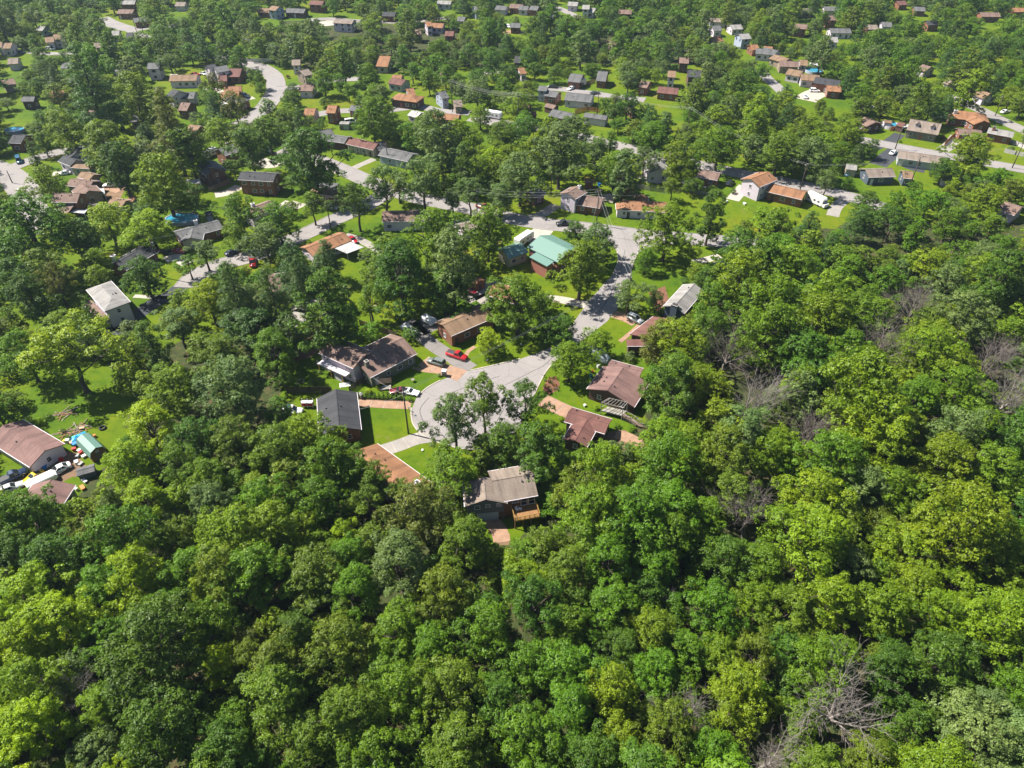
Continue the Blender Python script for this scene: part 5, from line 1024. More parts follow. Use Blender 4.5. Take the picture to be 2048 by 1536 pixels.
def fire(r):
    for i in range(12):
        a = i*math.pi/6; o = build(MB().box(-.16, .16, -.11, .11, 0, .22), 'stone', 'wall_st', r); o.location = (math.cos(a)*.8, math.sin(a)*.8, 0); o.rotation_euler.z = a+.3
small('a', (390, 1305), 'fire_pit', 'ring of stones on the lawn beside the L-shaped house', 'fire pit', fire)
def dish(r): build(MB().tube([(0, 0, 0), (0, 0, .5)], .05, 6), 'post', 'metal_grey', r); build(MB().loft([[(math.cos(i*.785)*q, math.sin(i*.785)*q, .5+z) for i in range(8)] for q, z in ((.12, 0), (.45, .16), (.47, .18))]), 'basin', 'wall_st', r)
small('a', (1830, 1300), 'bird_bath', 'small stone bird bath on the lawn in front of the L-shaped house', 'bird bath', dish)
def tarp(mat, s):
    def fn(r):
        rr = random.Random(int(s*100)); n = 6; vs = []; fs = []
        for j in range(n+1):
            for i in range(n+1): e = min(i, j, n-i, n-j); vs.append(((i/n-.5)*s*1.6, (j/n-.5)*s, .03+(.12+.35*rr.random())*min(1, e/1.5)))
        for j in range(n):
            for i in range(n): k = j*(n+1)+i; fs.append((k, k+1, k+n+2, k+n+1))
        build(MB().add(vs, fs), 'sheet', mat, r)
    return fn
small('h', (1240, 420), 'blue_tarp', 'crumpled bright blue tarpaulin against the green barn shed', 'tarp', tarp('tarp_blue', 1.9), rz=.7)
small('a', (960, 1340), 'white_tarp', 'white sheet lying in the long grass below the olive gable', 'tarp', tarp('bin_white', 1.6), rz=.3)
def bin_(mat, w, d_, h):
    def fn(r):
        build(MB().loft([[(-w*.42, -d_*.42, 0), (w*.42, -d_*.42, 0), (w*.42, d_*.42, 0), (-w*.42, d_*.42, 0)], [(-w*.5, -d_*.5, h), (w*.5, -d_*.5, h), (w*.5, d_*.5, h), (-w*.5, d_*.5, h)]]), 'tub', mat, r)
        build(MB().box(-w*.53, w*.53, -d_*.53, d_*.53, h+.002, h+.06), 'lid', mat, r)
    return fn
junk = [('h', (985, 815), 'red', .8, .6, 1.1, 'red tool cabinet standing under the open carport'), ('h', (700, 925), 'blue', 1.2, 1.0, 1.0, 'big blue storage bin under the open carport'), ('h', (1190, 560), 'blue', .9, .9, .7, 'blue bin beside the barn shed'), ('h', (1180, 640), 'red', .8, .6, .7, 'red cooler beside the barn shed'),
        ('h', (1080, 510), 'white', .7, .7, .8, 'white drum at the corner of the mauve roof'), ('h', (1020, 505), 'yellow', .6, .5, .5, 'yellow box at the corner of the mauve roof'), ('h', (1280, 690), 'red', .7, .6, .6, 'red crate in the pile before the barn shed'), ('h', (1230, 735), 'grey', .9, .6, .5, 'grey box in the pile before the barn shed'),
        ('h', (1330, 745), 'white', .8, .7, .5, 'white box in the pile before the barn shed'), ('h', (1215, 840), 'white', .9, .7, .6, 'white tub at the lower end of the junk pile'), ('h', (1280, 860), 'grey', 1.0, .6, .4, 'grey tub at the lower end of the junk pile'), ('h', (1130, 540), 'tan', .8, .5, .6, 'tan carton between the roof and the barn shed'),
        ('h', (720, 845), 'orange', 1.2, .8, .7, 'orange-brown crate in the shade of the carport'), ('h', (1255, 655), 'white', .7, .6, .5, 'white crate at the barn shed wall'), ('h', (1300, 300), 'tan', 1.0, .6, .4, 'tan box on the lumber heap'), ('h', (1500, 425), 'orange', .5, .5, .6, 'orange can behind the barn shed'), ('h', (1340, 1130), 'white', 1.2, .6, .4, 'white bath tub below the grey lean-to'),
        ('h', (1310, 1240), 'orange', 1.3, .7, .5, 'orange-brown heap box beside the pale green garage'), ('h', (1210, 1265), 'white', .6, .5, .6, 'white pail at the pale green garage'), ('a', (1230, 655), 'red', .6, .6, .7, 'red toy box in the shady back garden'), ('a', (1290, 640), 'cyan', .7, .6, .8, 'turquoise toy box in the shady back garden'), ('a', (1370, 660), 'orange', .6, .5, .9, 'orange toy box in the shady back garden'),
        ('d', (1170, 485), 'grey', 1.0, .8, 1.2, 'grey air conditioner beside the charcoal roof'), ('e', (1960, 770), 'white', .8, .8, .9, 'white air conditioner beside the red-brown T roof'), ('f', (870, 350), 'white', .7, .7, .9, 'white planter tub beside the mauve roof'), ('f', (800, 420), 'orange', .7, .6, .7, 'orange planter tub beside the mauve roof'), ('f', (780, 475), 'cyan', .7, .6, .7, 'turquoise planter tub beside the mauve roof'),
        ('f', (700, 850), 'white', .5, .5, .5, 'white pot on the lawn by the pergola'), ('G', (1845, 430), 'white', 1.0, .6, .6, 'white play toy lying on the big sunny lawn'), ('G', (1705, 410), 'white', .8, .6, .6, 'small white play toy at the edge of the big lawn'), ('G', (702, 285), 'blue', .9, .8, 1.0, 'blue bin under trees behind the split-level house'), ('2', (420, 1490), 'white', 1.6, 1.2, 1.6, 'white appliance beside the brown-roofed brick house'),
        ('b', (1420, 960), 'white', .3, .3, .3, 'small white stone under the big shade tree'), ('e', (160, 905), 'white', .5, .35, .25, 'small white utility lid on the lawn by the terracotta roof')]
for reg, p, mt, w, d_, h, lab in junk: small(reg, p, 'storage_bin' if 'bin' in lab or 'tub' in lab else 'crate', lab, 'bin' if 'bin' in lab else 'box', bin_('bin_'+mt, w, d_, h))
def lumber(r):
    rr = random.Random(8)
    for i in range(14):
        a = rr.uniform(-.5, .5)+(1.4 if i % 3 == 0 else 0); l = rr.uniform(1.2, 2.4); x, y = rr.uniform(-1.6, 1.6), rr.uniform(-1, 1); z = .06+.07*(i//5)
        build(MB().bar((x-math.cos(a)*l, y-math.sin(a)*l, z), (x+math.cos(a)*l, y+math.sin(a)*l, z), .16, .07), 'board', rr.choice(['grey_wood', 'wood', 'old_wood']), r)
small('h', (1050, 360), 'lumber_pile', 'untidy pile of boards on the grass above the barn shed', 'lumber', lumber); small('h', (1260, 310), 'lumber_pile', 'smaller pile of boards next to the blue tarpaulin', 'lumber', lumber); small('h', (1000, 60), 'lumber_pile', 'broken branches and boards at the shady edge of the grass', 'lumber', lumber)
def playset(r):
    for x in (-1.6, 1.6):
        for y in (-.7, .7): build(MB().bar((x, y*1.2, 0), (x, y*.2, 2.2), .09), 'leg', 'rust_fence', r)
    build(MB().bar((-1.8, 0, 2.22), (1.8, 0, 2.22), .1), 'top_bar', 'rust_fence', r)
    for x in (-.7, .7):
        build(MB().box(x-.22, x+.22, -.1, .1, .5, .54), 'swing_seat', 'bin_red', r)
        for s in (-.2, .2): build(MB().bar((x+s, 0, .54), (x+s, 0, 2.2), .02), 'chain', 'metal_grey', r)
small('G', (625, 262), 'swing_set', 'rusty swing frame under the trees behind the split-level house', 'swing', playset, rz=.1)
def trellis(r):
    for x in (-1.4, 1.4):
        for y in (-.8, .8): build(MB().box(x-.05, x+.05, y-.05, y+.05, 0, 2.3), 'post', 'old_wood', r)
    for y in (-.8, -.4, 0, .4, .8): build(MB().box(-1.6, 1.6, y-.03, y+.03, 2.302, 2.38), 'slat', 'old_wood', r)
    build(MB().box(-1.3, 1.3, -.7, .7, .02, .42), 'bench_box', 'grey_wood', r)
small('a', (1480, 1390), 'arbor', 'small open timber arbor among shrubs before the L-shaped house', 'arbor', trellis, rz=.2)
def steps(r):
    for i in range(8): build(MB().box(-.5, .5, i*.28, i*.28+.26, 0, (i+1)*.19), 'step', 'trim', r)
small('a', (935, 1290), 'garden_stairs', 'white wooden stairs at the back of the L-shaped house', 'stairs', steps, rz=1.0)
def dresser(r):
    build(MB().box(-1.3, 1.3, -.5, .5, .5, .62), 'shelf', 'trim', r); build(MB().box(-1.3, 1.3, -.5, .5, 1.5, 1.6), 'top', 'trim', r)
    for x in (-1.25, 0, 1.25):
        for y in (-.45, .45): build(MB().box(x-.05, x+.05, y-.05, y+.05, 0, 2.1), 'post', 'trim', r)
    build(MB().box(-1.2, 1.2, -.4, .4, .621, 1.2), 'red_load', 'bin_red', r)
small('d', (490, 600), 'utility_rack', 'white slatted trailer rack beside the white SUV with roof load', 'rack', dresser, rz=0)
# ------------------------------------------------------------------ trees
def tri_tube(V, Fq, p, q, r0, r1, n=5):
    p, q = np.array(p, float), np.array(q, float); d = q-p; L = np.linalg.norm(d)
    if L < 1e-6: return
    d /= L; u = np.cross(d, (0.3, 0.2, 1) if abs(d[2]) < .9 else (1, .1, 0)); u /= np.linalg.norm(u); w = np.cross(d, u); b = len(V)
    for c, r in ((p, r0), (q, r1)):
        for i in range(n): a = i*2*math.pi/n; V.append(c+(u*math.cos(a)+w*math.sin(a))*r)
    for i in range(n): j = (i+1) % n; Fq.append((b+i, b+j, b+n+j, b+n+i))
def limb(V, Fq, p, q, r0, r1, rng, seg=3, bend=.12, n=5):
    p, q = np.array(p, float), np.array(q, float); prev = p; L = np.linalg.norm(q-p)
    for k in range(1, seg+1):
        t = k/seg; c = p+(q-p)*t+(rng.normal(size=3)*L*bend*(0 if k == seg else 1)); c[2] = max(c[2], .3)
        tri_tube(V, Fq, prev, c, r0+(r1-r0)*(k-1)/seg, r0+(r1-r0)*t, n); prev = c
    return prev
SPEC = {'oak': (6.0, 15.0), 'tall': (4.6, 17.0), 'round': (4.2, 9.5), 'open': (6.0, 14.0), 'pine': (4.6, 17.0), 'cone': (1.6, 7.5), 'dead': (5.0, 13.0), 'shrub': (1.2, 1.7), 'wide': (6.5, 12.0), 'thuja': (.55, 2.2)}
def lobes_for(kind, rng):
    R, Ht = SPEC[kind]; L = []
    ph = rng.uniform(0, 6.28, 3); am = rng.uniform(.08, .24, 3)
    def wob(a): return 1+am[0]*math.sin(a+ph[0])+am[1]*math.sin(2*a+ph[1])+am[2]*math.sin(3*a+ph[2])
    if kind in ('oak', 'tall', 'round', 'open', 'wide'):
        zb = {'oak': .19, 'tall': .16, 'round': .18, 'open': .38, 'wide': .30}[kind]*Ht; n = {'oak': 58, 'tall': 52, 'round': 36, 'open': 26, 'wide': 56}[kind]
        lr = {'oak': (.11, .29), 'tall': (.13, .32), 'round': (.16, .34), 'open': (.13, .27), 'wide': (.11, .26)}[kind]
        for i in range(n):
            h = (i+rng.uniform(.1, .9))/n; a = i*2.39996+rng.uniform(-.5, .5)
            env = max(.05, 1-((h-.40)/.66)**2)**.5*wob(a)*rng.uniform(.78, 1.18); r = R*rng.uniform(*lr)*(1.1-.35*h)
            rad = max(0, env*R-r*.85)*(rng.uniform(.72, 1.0) if rng.random() < .78 else rng.uniform(.1, .6))
            z = zb+r*.5+(Ht-zb-r*1.2)*h
            L.append((math.cos(a)*rad, math.sin(a)*rad, z, r, r, r*rng.uniform(.68, .92)))
        r = R*.28; L.append((rng.uniform(-.5, .5), rng.uniform(-.5, .5), Ht-r*.8, r, r, r*.8))
    elif kind == 'pine':
        z = .30*Ht
        while z < Ht*.97:
            f = (z/Ht-.30)/.70; rr = R*(1-.80*f)*rng.uniform(.75, 1.1); m = max(3, int(6-3*f))
            for i in range(m):
                a = i*2*math.pi/m+rng.uniform(-.5, .5); q = rr*rng.uniform(.5, .8); w = rr*rng.uniform(.28, .42)+.25; L.append((math.cos(a)*q, math.sin(a)*q, z+rng.uniform(-.3, .5), w, w, w*.38))
            z += rng.uniform(.8, 1.3)
        L.append((0, 0, Ht-.6, .7, .7, .8))
    elif kind in ('cone', 'thuja'):
        n = 26 if kind == 'cone' else 14
        for i in range(n):
            h = i/n; a = i*2.4; rr = R*(1.02-h)**.75; w = max(.18*R, rr*.55); L.append((math.cos(a)*rr*.5, math.sin(a)*rr*.5, Ht*.04+Ht*.93*h, w, w, max(w*1.3, Ht*.07)))
    elif kind == 'shrub':
        for i in range(9):
            a = i*2.4; rr = R*.5*rng.uniform(.4, 1); w = R*rng.uniform(.35, .55); L.append((math.cos(a)*rr, math.sin(a)*rr, Ht*rng.uniform(.35, .68), w, w, w*.85))
    return np.array(L)
CL = {'oak': (1150, 17, .50, .31), 'tall': (1050, 17, .48, .30), 'round': (820, 15, .38, .25), 'open': (720, 16, .52, .30), 'wide': (1150, 16, .50, .30), 'pine': (800, 16, .48, .34), 'cone': (300, 12, .26, .22), 'shrub': (130, 12, .24, .17), 'thuja': (90, 10, .12, .11)}
def crown_mesh(kind, seed, lite=False):
    rng = np.random.default_rng(seed); Lb = lobes_for(kind, rng); nC, nL, cr, ls = CL[kind]
    if lite: nC, nL, ls = int(nC*.75), int(nL*.62), ls*1.45
    area = Lb[:, 3]*Lb[:, 3]; idx = rng.choice(len(Lb), int(nC*1.9), p=area/area.sum())
    d = rng.normal(size=(len(idx), 3)); d /= np.linalg.norm(d, axis=1)[:, None]
    keep = (d[:, 2] > -.35) | (rng.random(len(idx)) < .30); idx, d = idx[keep], d[keep]
    c = Lb[idx, :3]+d*Lb[idx, 3:]*(1-.22*rng.random(len(idx))**2+.30*(rng.random(len(idx)) < .12))[:, None]
    q = np.linalg.norm((c[:, None, :]-Lb[None, :, :3])/Lb[None, :, 3:], axis=2); q[np.arange(len(idx)), idx] = 9
    keep = q.min(1) > (.74 if kind not in ('pine', 'cone', 'thuja') else .5); c, d, idx = c[keep][:nC], d[keep][:nC], idx[keep][:nC]
    c[:, 2] = np.maximum(c[:, 2], .15)
    lt = rng.random(len(Lb)); ct = rng.random(len(c))
    n = len(c)*nL; ci = np.repeat(np.arange(len(c)), nL)
    e = rng.normal(size=(n, 3)); e /= np.linalg.norm(e, axis=1)[:, None]; e[:, 2] = np.where(e[:, 2] < -.3, -e[:, 2], e[:, 2])
    szc = rng.uniform(.5, 1.4, len(c))[ci]
    pos = c[ci]+e*(cr*szc*rng.random(n)**.4)[:, None]*np.array([1, 1, .7])
    nrm = e*.75+d[ci]*.55+np.array([0, 0, .45])+rng.normal(size=(n, 3))*.40; nrm /= np.linalg.norm(nrm, axis=1)[:, None]
    t = np.cross(nrm, rng.normal(size=(n, 3))); t /= np.linalg.norm(t, axis=1)[:, None]; b = np.cross(nrm, t)
    l = ls*rng.uniform(.65, 1.35, n)[:, None]; w = l*rng.uniform(.45, .70, n)[:, None] if kind != 'pine' else l*.30
    if kind == 'pine': l = l*1.5
    co = np.stack([pos-t*l*.5, pos+b*w*.5+nrm*l*.10, pos+t*l*.5-nrm*l*.12, pos-b*w*.5+nrm*l*.10], 1).reshape(-1, 3)
    co[:, 2] = np.maximum(co[:, 2], .03)
    m = quadmesh('crown', co, np.arange(n*4).reshape(-1, 4))
    tint = np.clip(.46*lt[idx][ci]+.30*ct[ci]+.24*rng.random(n), 0, 1)
    a = m.attributes.new('tint', 'FLOAT', 'FACE'); a.data.foreach_set('value', tint.astype(np.float32))
    return m, Lb
def trunk_mesh(kind, seed, Lb):
    rng = np.random.default_rng(seed+500); R, Ht = SPEC[kind]; V, Fq = [], []
    if kind in ('oak', 'tall', 'round', 'open', 'wide'):
        r0 = {'oak': .42, 'tall': .36, 'round': .24, 'open': .38, 'wide': .40}[kind]; zf = {'oak': .30, 'tall': .34, 'round': .24, 'open': .30, 'wide': .28}[kind]*Ht
        tri_tube(V, Fq, (0, 0, -.05), (0, 0, .5), r0*1.35, r0, 8); fk = limb(V, Fq, (0, 0, .5), (rng.uniform(-.3, .3), rng.uniform(-.3, .3), zf), r0, r0*.72, rng, 2, .03, 8)
        sel = rng.choice(len(Lb), min(len(Lb), 16 if kind == 'open' else 11), replace=False)
        top = limb(V, Fq, fk, (fk[0]*.5, fk[1]*.5, Ht*.72), r0*.62, r0*.22, rng, 3, .04, 6)
        for i in sel:
            s = fk+(top-fk)*rng.uniform(0, .6); limb(V, Fq, s, Lb[i, :3], r0*.34, .05, rng, 3, .08)
    elif kind == 'pine':
        limb(V, Fq, (0, 0, -.05), (0, 0, Ht-.6), .34, .06, rng, 4, .012, 7)
        for i in range(0, len(Lb), 2): limb(V, Fq, (0, 0, Lb[i, 2]-.4), Lb[i, :3], .09, .03, rng, 2, .05, 4)
    else:
        limb(V, Fq, (0, 0, -.03), (0, 0, Ht*.7), .06*Ht**.5, .02, rng, 2, .02, 5)
        for i in range(0, len(Lb), 3): limb(V, Fq, (0, 0, Lb[i, 2]*.5), Lb[i, :3], .035, .012, rng, 2, .05, 4)
    m = quadmesh('trunk', np.array(V), np.array(Fq)); m.polygons.foreach_set('use_smooth', [True]*len(m.polygons)); m.materials.append(MAT['bark']); return m
def dead_mesh(seed, lean):
    rng = np.random.default_rng(seed); V, Fq = [], []; V2, F2 = [], []
    base = np.array((0, 0, -.05)); fk = np.array((lean[0]*1.5, lean[1]*1.5, 3.4)); tri_tube(V, Fq, base, (0, 0, .5), .48, .36, 8); limb(V, Fq, (0, 0, .5), fk, .36, .26, rng, 3, .03, 8)
    def grow(p, d, L, r, lev):
        n = 3 if lev < 3 else 2; prev = p; r = max(r, .016); dd_ = d/np.linalg.norm(d)
        for k in range(n):
            dd_ = dd_+rng.normal(size=3)*.13+np.array([lean[0]*.04, lean[1]*.04, .05]); dd_ /= np.linalg.norm(dd_); q = prev+dd_*L/n
            a, b = r*(1-.55*k/n), r*(1-.55*(k+1)/n); tri_tube(V2, F2, prev, q, a, b, 5 if lev < 2 else 3)
            if lev < 5:
                for _ in range(2 if lev < 3 else int(lev < 4 or rng.random() < .45)):
                    s = np.cross(dd_, rng.normal(size=3)); s /= np.linalg.norm(s); grow(prev+(q-prev)*rng.uniform(.3, 1), dd_*.75+s*rng.uniform(.45, .9), L*rng.uniform(.42, .66), b*.62, lev+1)
            prev = q
        if lev < 5: grow(prev, dd_+rng.normal(size=3)*.2, L*.6, r*.45, lev+1)
    for i in range(4):
        a = i*1.57+rng.uniform(-.4, .4); grow(fk-np.array([0, 0, rng.uniform(0, 1)]), np.array([math.cos(a)*.62+lean[0]*.5, math.sin(a)*.62+lean[1]*.5, .95]), rng.uniform(4.2, 5.6), .17, 1)
    out = []
    for nm, v, f in (('trunk', V, Fq), ('branches', V2, F2)): m = quadmesh(nm, np.array(v), np.array(f)); out.append(m)
    return out
NV = {'oak': 5, 'tall': 4, 'round': 3, 'open': 4, 'wide': 3, 'pine': 3, 'cone': 2, 'shrub': 3, 'thuja': 2}
VAR = {}
for ki, (k, n) in enumerate(NV.items()):
    VAR[k] = []
    for i in range(n):
        m, Lb = crown_mesh(k, 100*ki+i*7+3); m.materials.append(MAT['leaf_g']); m2 = crown_mesh(k, 100*ki+i*7+3, True)[0]; VAR[k].append((m, trunk_mesh(k, 100*ki+i, Lb), m2))
VAR['dead'] = [dead_mesh(70+i, l) for i, l in enumerate(((.1, 0), (.7, .1), (-.2, .3), (.35, -.3)))]
TREES = []                                              # (x, y, crown radius, height) of planted trees
TREE_N = [0]
def plant(kind, x, y, diam, pal, label, cat='tree', group=None, name=None, hs=1.0, rz=None, var=None, rng=rnd):
    R, Ht = SPEC[kind]; s = diam/(2*R); v = VAR[kind][rng.randrange(len(VAR[kind])) if var is None else var % len(VAR[kind])]
    nm = name or {'pine': 'pine_tree', 'cone': 'cedar_tree', 'dead': 'dead_tree', 'shrub': 'shrub', 'thuja': 'arborvitae'}.get(kind, 'broadleaf_tree')
    root = empty(nm, (x, y, 0), rng.uniform(0, 6.28) if rz is None else rz, label, cat, group); root.scale = (s, s, s*hs)
    if kind == 'dead':
        for m, n_ in zip(v, ('trunk', 'branches')):
            o = link(n_, m, root)
            if not m.materials: m.materials.append(MAT['dead_bark'])
            o.material_slots[0].link = 'OBJECT'; o.material_slots[0].material = MAT['dead_dark' if pal == 'k' else 'dead_bark']
    else:
        link('trunk', v[1], root); o = link('crown', v[0], root); o.material_slots[0].link = 'OBJECT'; o.material_slots[0].material = MAT['leaf_'+pal]
    TREES.append((x, y, diam/2, Ht*s*hs)); TREE_N[0] += 1; return root
PN = {'d': 'dark green', 'g': 'green', 'o': 'olive green', 'l': 'lime green', 'y': 'yellow-green', 's': 'silvery green', 'p': 'dark', 'b': 'brownish', 'r': 'dark red', 'k': 'dark grey', 'w': 'pale grey'}
KN = {'oak': 'broad spreading', 'tall': 'tall upright', 'round': 'round', 'open': 'loose airy', 'wide': 'wide low'}
def solve(px, py, wpx, kind, hs):                        # crown centre and width in pixels -> place on the ground and diameter
    R, Ht = SPEC[kind]; cz = {'oak': .60, 'tall': .58, 'round': .55, 'open': .64, 'wide': .62, 'pine': .60, 'cone': .42, 'dead': .62, 'shrub': .45, 'thuja': .45}[kind]; diam = 10.0
    for _ in range(8):
        zc = cz*Ht*diam/(2*R)*hs; g = G((px, py), zc); diam = wpx*depth(g)/F
    return g[0], g[1], diam
def zone(px, py):
    if px < 330 and py > 620: return 'on the left slope below the cluttered yard' if py > 1000 else 'around the grassy yard on the left'
    if py > 1180: return 'in the dense foreground wood'
    if py > 900 and px < 1120: return 'in the wood just below the cul-de-sac houses'
    if px > 1240 and py > 540: return 'in the big wood on the right' if py > 760 else 'at the upper edge of the right-hand wood'
    if py > 560: return 'around the cul-de-sac gardens'
    if py > 380: return 'along the side street and junction' if px < 1300 else 'beside the upper right-hand street'
    if py > 200: return 'between the mid-distance houses'
    return 'in the far streets'
LM = [(a, G(p)[:2]) for a, p in (('the beige-roofed deck house', (1000, 1020)), ('the terracotta roof by the cul-de-sac', (780, 950)), ('the charcoal roof', (690, 850)), ('the L-shaped house', (735, 740)), ('the long brick ranch', (930, 670)), ('the red-brown T roof', (1175, 870)), ('the pergola house', (1240, 790)), ('the white SUV drive', (1290, 680)), ('the slate chimney house', (1350, 620)),
      ('the green metal roof', (1095, 530)), ('the junction lawn', (1370, 450)), ('the largest bare dead tree', (1660, 1520)), ('the leaning dead tree', (1460, 880)), ('the reddish dead trunk', (1600, 920)), ('the dense twiggy dead tree', (1768, 760)), ('the right-hand clearing', (2030, 880)), ('the broken grey snag', (1330, 1215)), ('the tangled dead tree', (1375, 1520)), ('the dark twiggy dead tree', (1506, 1080)),
      ('the bare branches on the slope', (130, 1470)), ('the pale green garage', (130, 990)), ('the green barn shed', (175, 910)), ('the hipped white house', (220, 650)), ('the tall pines', (545, 660)), ('the kidney pool', (366, 450)), ('the curving street', (60, 385)), ('the flat white carport', (700, 500)), ('the stone-based white house', (810, 450)), ('the black-roofed brick house', (520, 375)),
      ('the half-timbered house', (725, 300)), ('the split-level house', (1150, 415)), ('the upper street', (1450, 345)), ('the terracotta two-storey house', (1530, 385)), ('the motorhome', (1630, 410)), ('the stone cape house', (1850, 275)), ('the long mint ranch', (1840, 325)), ('the far curving street', (545, 165)), ('the row of tan roofs', (1600, 150)), ('the thin dead branches', (770, 1280)), ('the huge dark oak', (305, 1400)), ('the airy cul-de-sac trees', (950, 900)))]
def tlabel(kind, pal, diam, x, y):
    ds = [math.hypot(x-p[0], y-p[1]) for _, p in LM]; i = int(np.argmin(ds)); rel = 'beside' if ds[i] < 13 else ('near' if ds[i] < 32 else 'well away from')
    sz = 'large ' if diam > 12 else ('small ' if diam < 7.5 else '')
    if kind == 'dead': w = '%s leafless dead tree' % PN.get(pal, 'pale grey')
    elif kind == 'pine': w = '%s feathery pine' % PN[pal]
    elif kind == 'cone': w = '%s pointed conifer' % PN[pal]
    elif kind == 'shrub': w = '%s rounded shrub' % PN[pal]; sz = 'big ' if diam > 2.2 else ''
    else: w = '%s %s tree' % (KN[kind], PN[pal])
    t = '%s%s %s %s' % (sz, w, rel, LM[i][0]); return t, 'look-alikes: '+t
def hand(px, py, w, kind, pal, hs=1.0, label=None, var=None):
    x, y, dm = solve(px, py, w, kind, hs); grp = None
    if label is None: label, grp = tlabel(kind, pal, dm, x, y)
    return plant(kind, x, y, dm, pal, label, 'tree', grp, None, hs, var=var)
L_ = hand
# trees one can point to
L_(908, 842, 118, 'open', 's', 1.25, 'airy tree with bare lower trunk standing against the cul-de-sac paving', 0); L_(968, 800, 96, 'open', 'g', 1.45, 'tall forked airy tree rising highest in front of the cul-de-sac', 1); L_(1050, 812, 100, 'open', 'd', 1.2, 'airy dark tree at the right edge of the cul-de-sac paving', 2)
L_(1003, 890, 110, 'oak', 'd', .8); L_(1078, 905, 112, 'tall', 'd', .8); L_(905, 945, 130, 'oak', 'g', .75, 'bright leafy tree beside the beige-roofed house'); L_(960, 915, 80, 'round', 'o'); L_(1088, 1090, 84, 'round', 'o', .9); L_(1050, 1105, 70, 'round', 'g', .8)
L_(1035, 602, 128, 'oak', 'g', .85, 'large round shade tree beside the brick ranch'); L_(980, 683, 62, 'round', 'l', .8, 'small bright round tree on the lawn of the brick ranch'); L_(1122, 660, 80, 'oak', 'd', .8); L_(1140, 718, 88, 'oak', 'y', .9, 'yellowish tree between the stem road and the covered boat'); L_(1198, 684, 66, 'round', 'y', .85, 'round tree at the kerb opposite the white SUV')
L_(1162, 532, 112, 'oak', 'y', .95, 'large glossy tree beside the green metal roof'); L_(1192, 485, 86, 'oak', 's', .8); L_(1150, 470, 60, 'round', 'd'); L_(1335, 455, 108, 'oak', 'y', .95, 'broad yellow-green tree on the junction lawn'); L_(1423, 428, 66, 'tall', 'd', 1.0, 'narrow dark tree on the junction lawn'); L_(1292, 520, 50, 'round', 'g', 1.0); L_(1258, 588, 86, 'open', 's', .75); L_(1310, 600, 40, 'round', 'd'); L_(1398, 545, 52, 'round', 'y', .7)
L_(872, 478, 118, 'oak', 'g'); L_(975, 465, 104, 'round', 'g', 1.0, 'dense round tree beside the cream green-roofed garage'); L_(905, 535, 100, 'tall', 's'); L_(800, 540, 136, 'oak', 'd', .95, 'huge dark tree behind the boat trailer'); L_(888, 578, 104, 'oak', 'g', .78); L_(660, 618, 120, 'tall', 'd', .95, 'tall dense tree behind the L-shaped house'); L_(740, 600, 70, 'open', 'g')
L_(845, 360, 108, 'open', 's', 1.0, 'tall silvery tree over the white house on a stone base', 3); L_(768, 372, 90, 'open', 's', 1.1, 'second silvery tree over the white house on a stone base', 1); L_(712, 402, 82, 'open', 'd', 1.1, 'dark open tree on the side street verge', 2); L_(622, 318, 132, 'oak', 'd', .9, 'massive dark tree beside the black-roofed brick house'); L_(498, 295, 84, 'oak', 'd', .95); L_(325, 362, 112, 'oak', 'y'); L_(480, 425, 92, 'open', 'g', 1.0, 'open tree at the drive of the grey-roofed brick house'); L_(290, 552, 92, 'oak', 'd', .85, 'dark tree on the lawn beside the hipped white house')
L_(418, 600, 92, 'oak', 'l', .9, 'vivid lime tree beside the pines'); L_(470, 590, 100, 'pine', 'p', 1.0); L_(545, 600, 82, 'pine', 'p', 1.15, 'tallest dark pine with a bare trunk'); L_(600, 560, 70, 'pine', 'p'); L_(500, 655, 120, 'oak', 'p', .7); L_(545, 700, 105, 'oak', 'g', .9); L_(462, 775, 150, 'oak', 's', .9, 'large silvery tree in the left-hand wood'); L_(440, 712, 100, 'oak', 'o', .8); L_(355, 650, 96, 'open', 's', .8); L_(300, 690, 70, 'tall', 'd')
L_(135, 705, 185, 'open', 'l', .75, 'wide bright tree throwing shade over the grassy yard'); L_(45, 705, 100, 'oak', 'g'); L_(60, 455, 150, 'oak', 'g', .9); L_(92, 368, 76, 'round', 'y', 1.0, 'rounded tree on the corner lawn of the curving street'); L_(66, 308, 26, 'cone', 'd', 1.0, 'slim dark conifer on the corner lawn'); L_(86, 288, 44, 'round', 'd', 1.0, 'round dark tree on the corner lawn'); L_(215, 442, 96, 'oak', 'l', .75); L_(300, 455, 92, 'oak', 'l', .75); L_(168, 475, 86, 'oak', 'd', .9); L_(238, 330, 90, 'oak', 'd'); L_(208, 288, 110, 'oak', 'y', .85)
L_(30, 560, 90, 'oak', 'd'); L_(110, 560, 70, 'open', 'b', 1.2); L_(60, 590, 90, 'oak', 'd'); L_(185, 640, 50, 'cone', 'd'); L_(195, 525, 60, 'round', 'y'); L_(375, 300, 90, 'oak', 'g'); L_(340, 250, 96, 'pine', 'b'); L_(270, 190, 90, 'oak', 'y', 1.0); L_(180, 180, 110, 'pine', 'p'); L_(130, 260, 80, 'oak', 'y'); L_(470, 215, 60, 'round', 'b', 1.0); L_(425, 168, 40, 'round', 'b', 1.0, 'round reddish-olive tree by the pale far drive'); L_(517, 158, 34, 'round', 'g', 1.0); L_(470, 130, 26, 'round', 'g', 1.0)
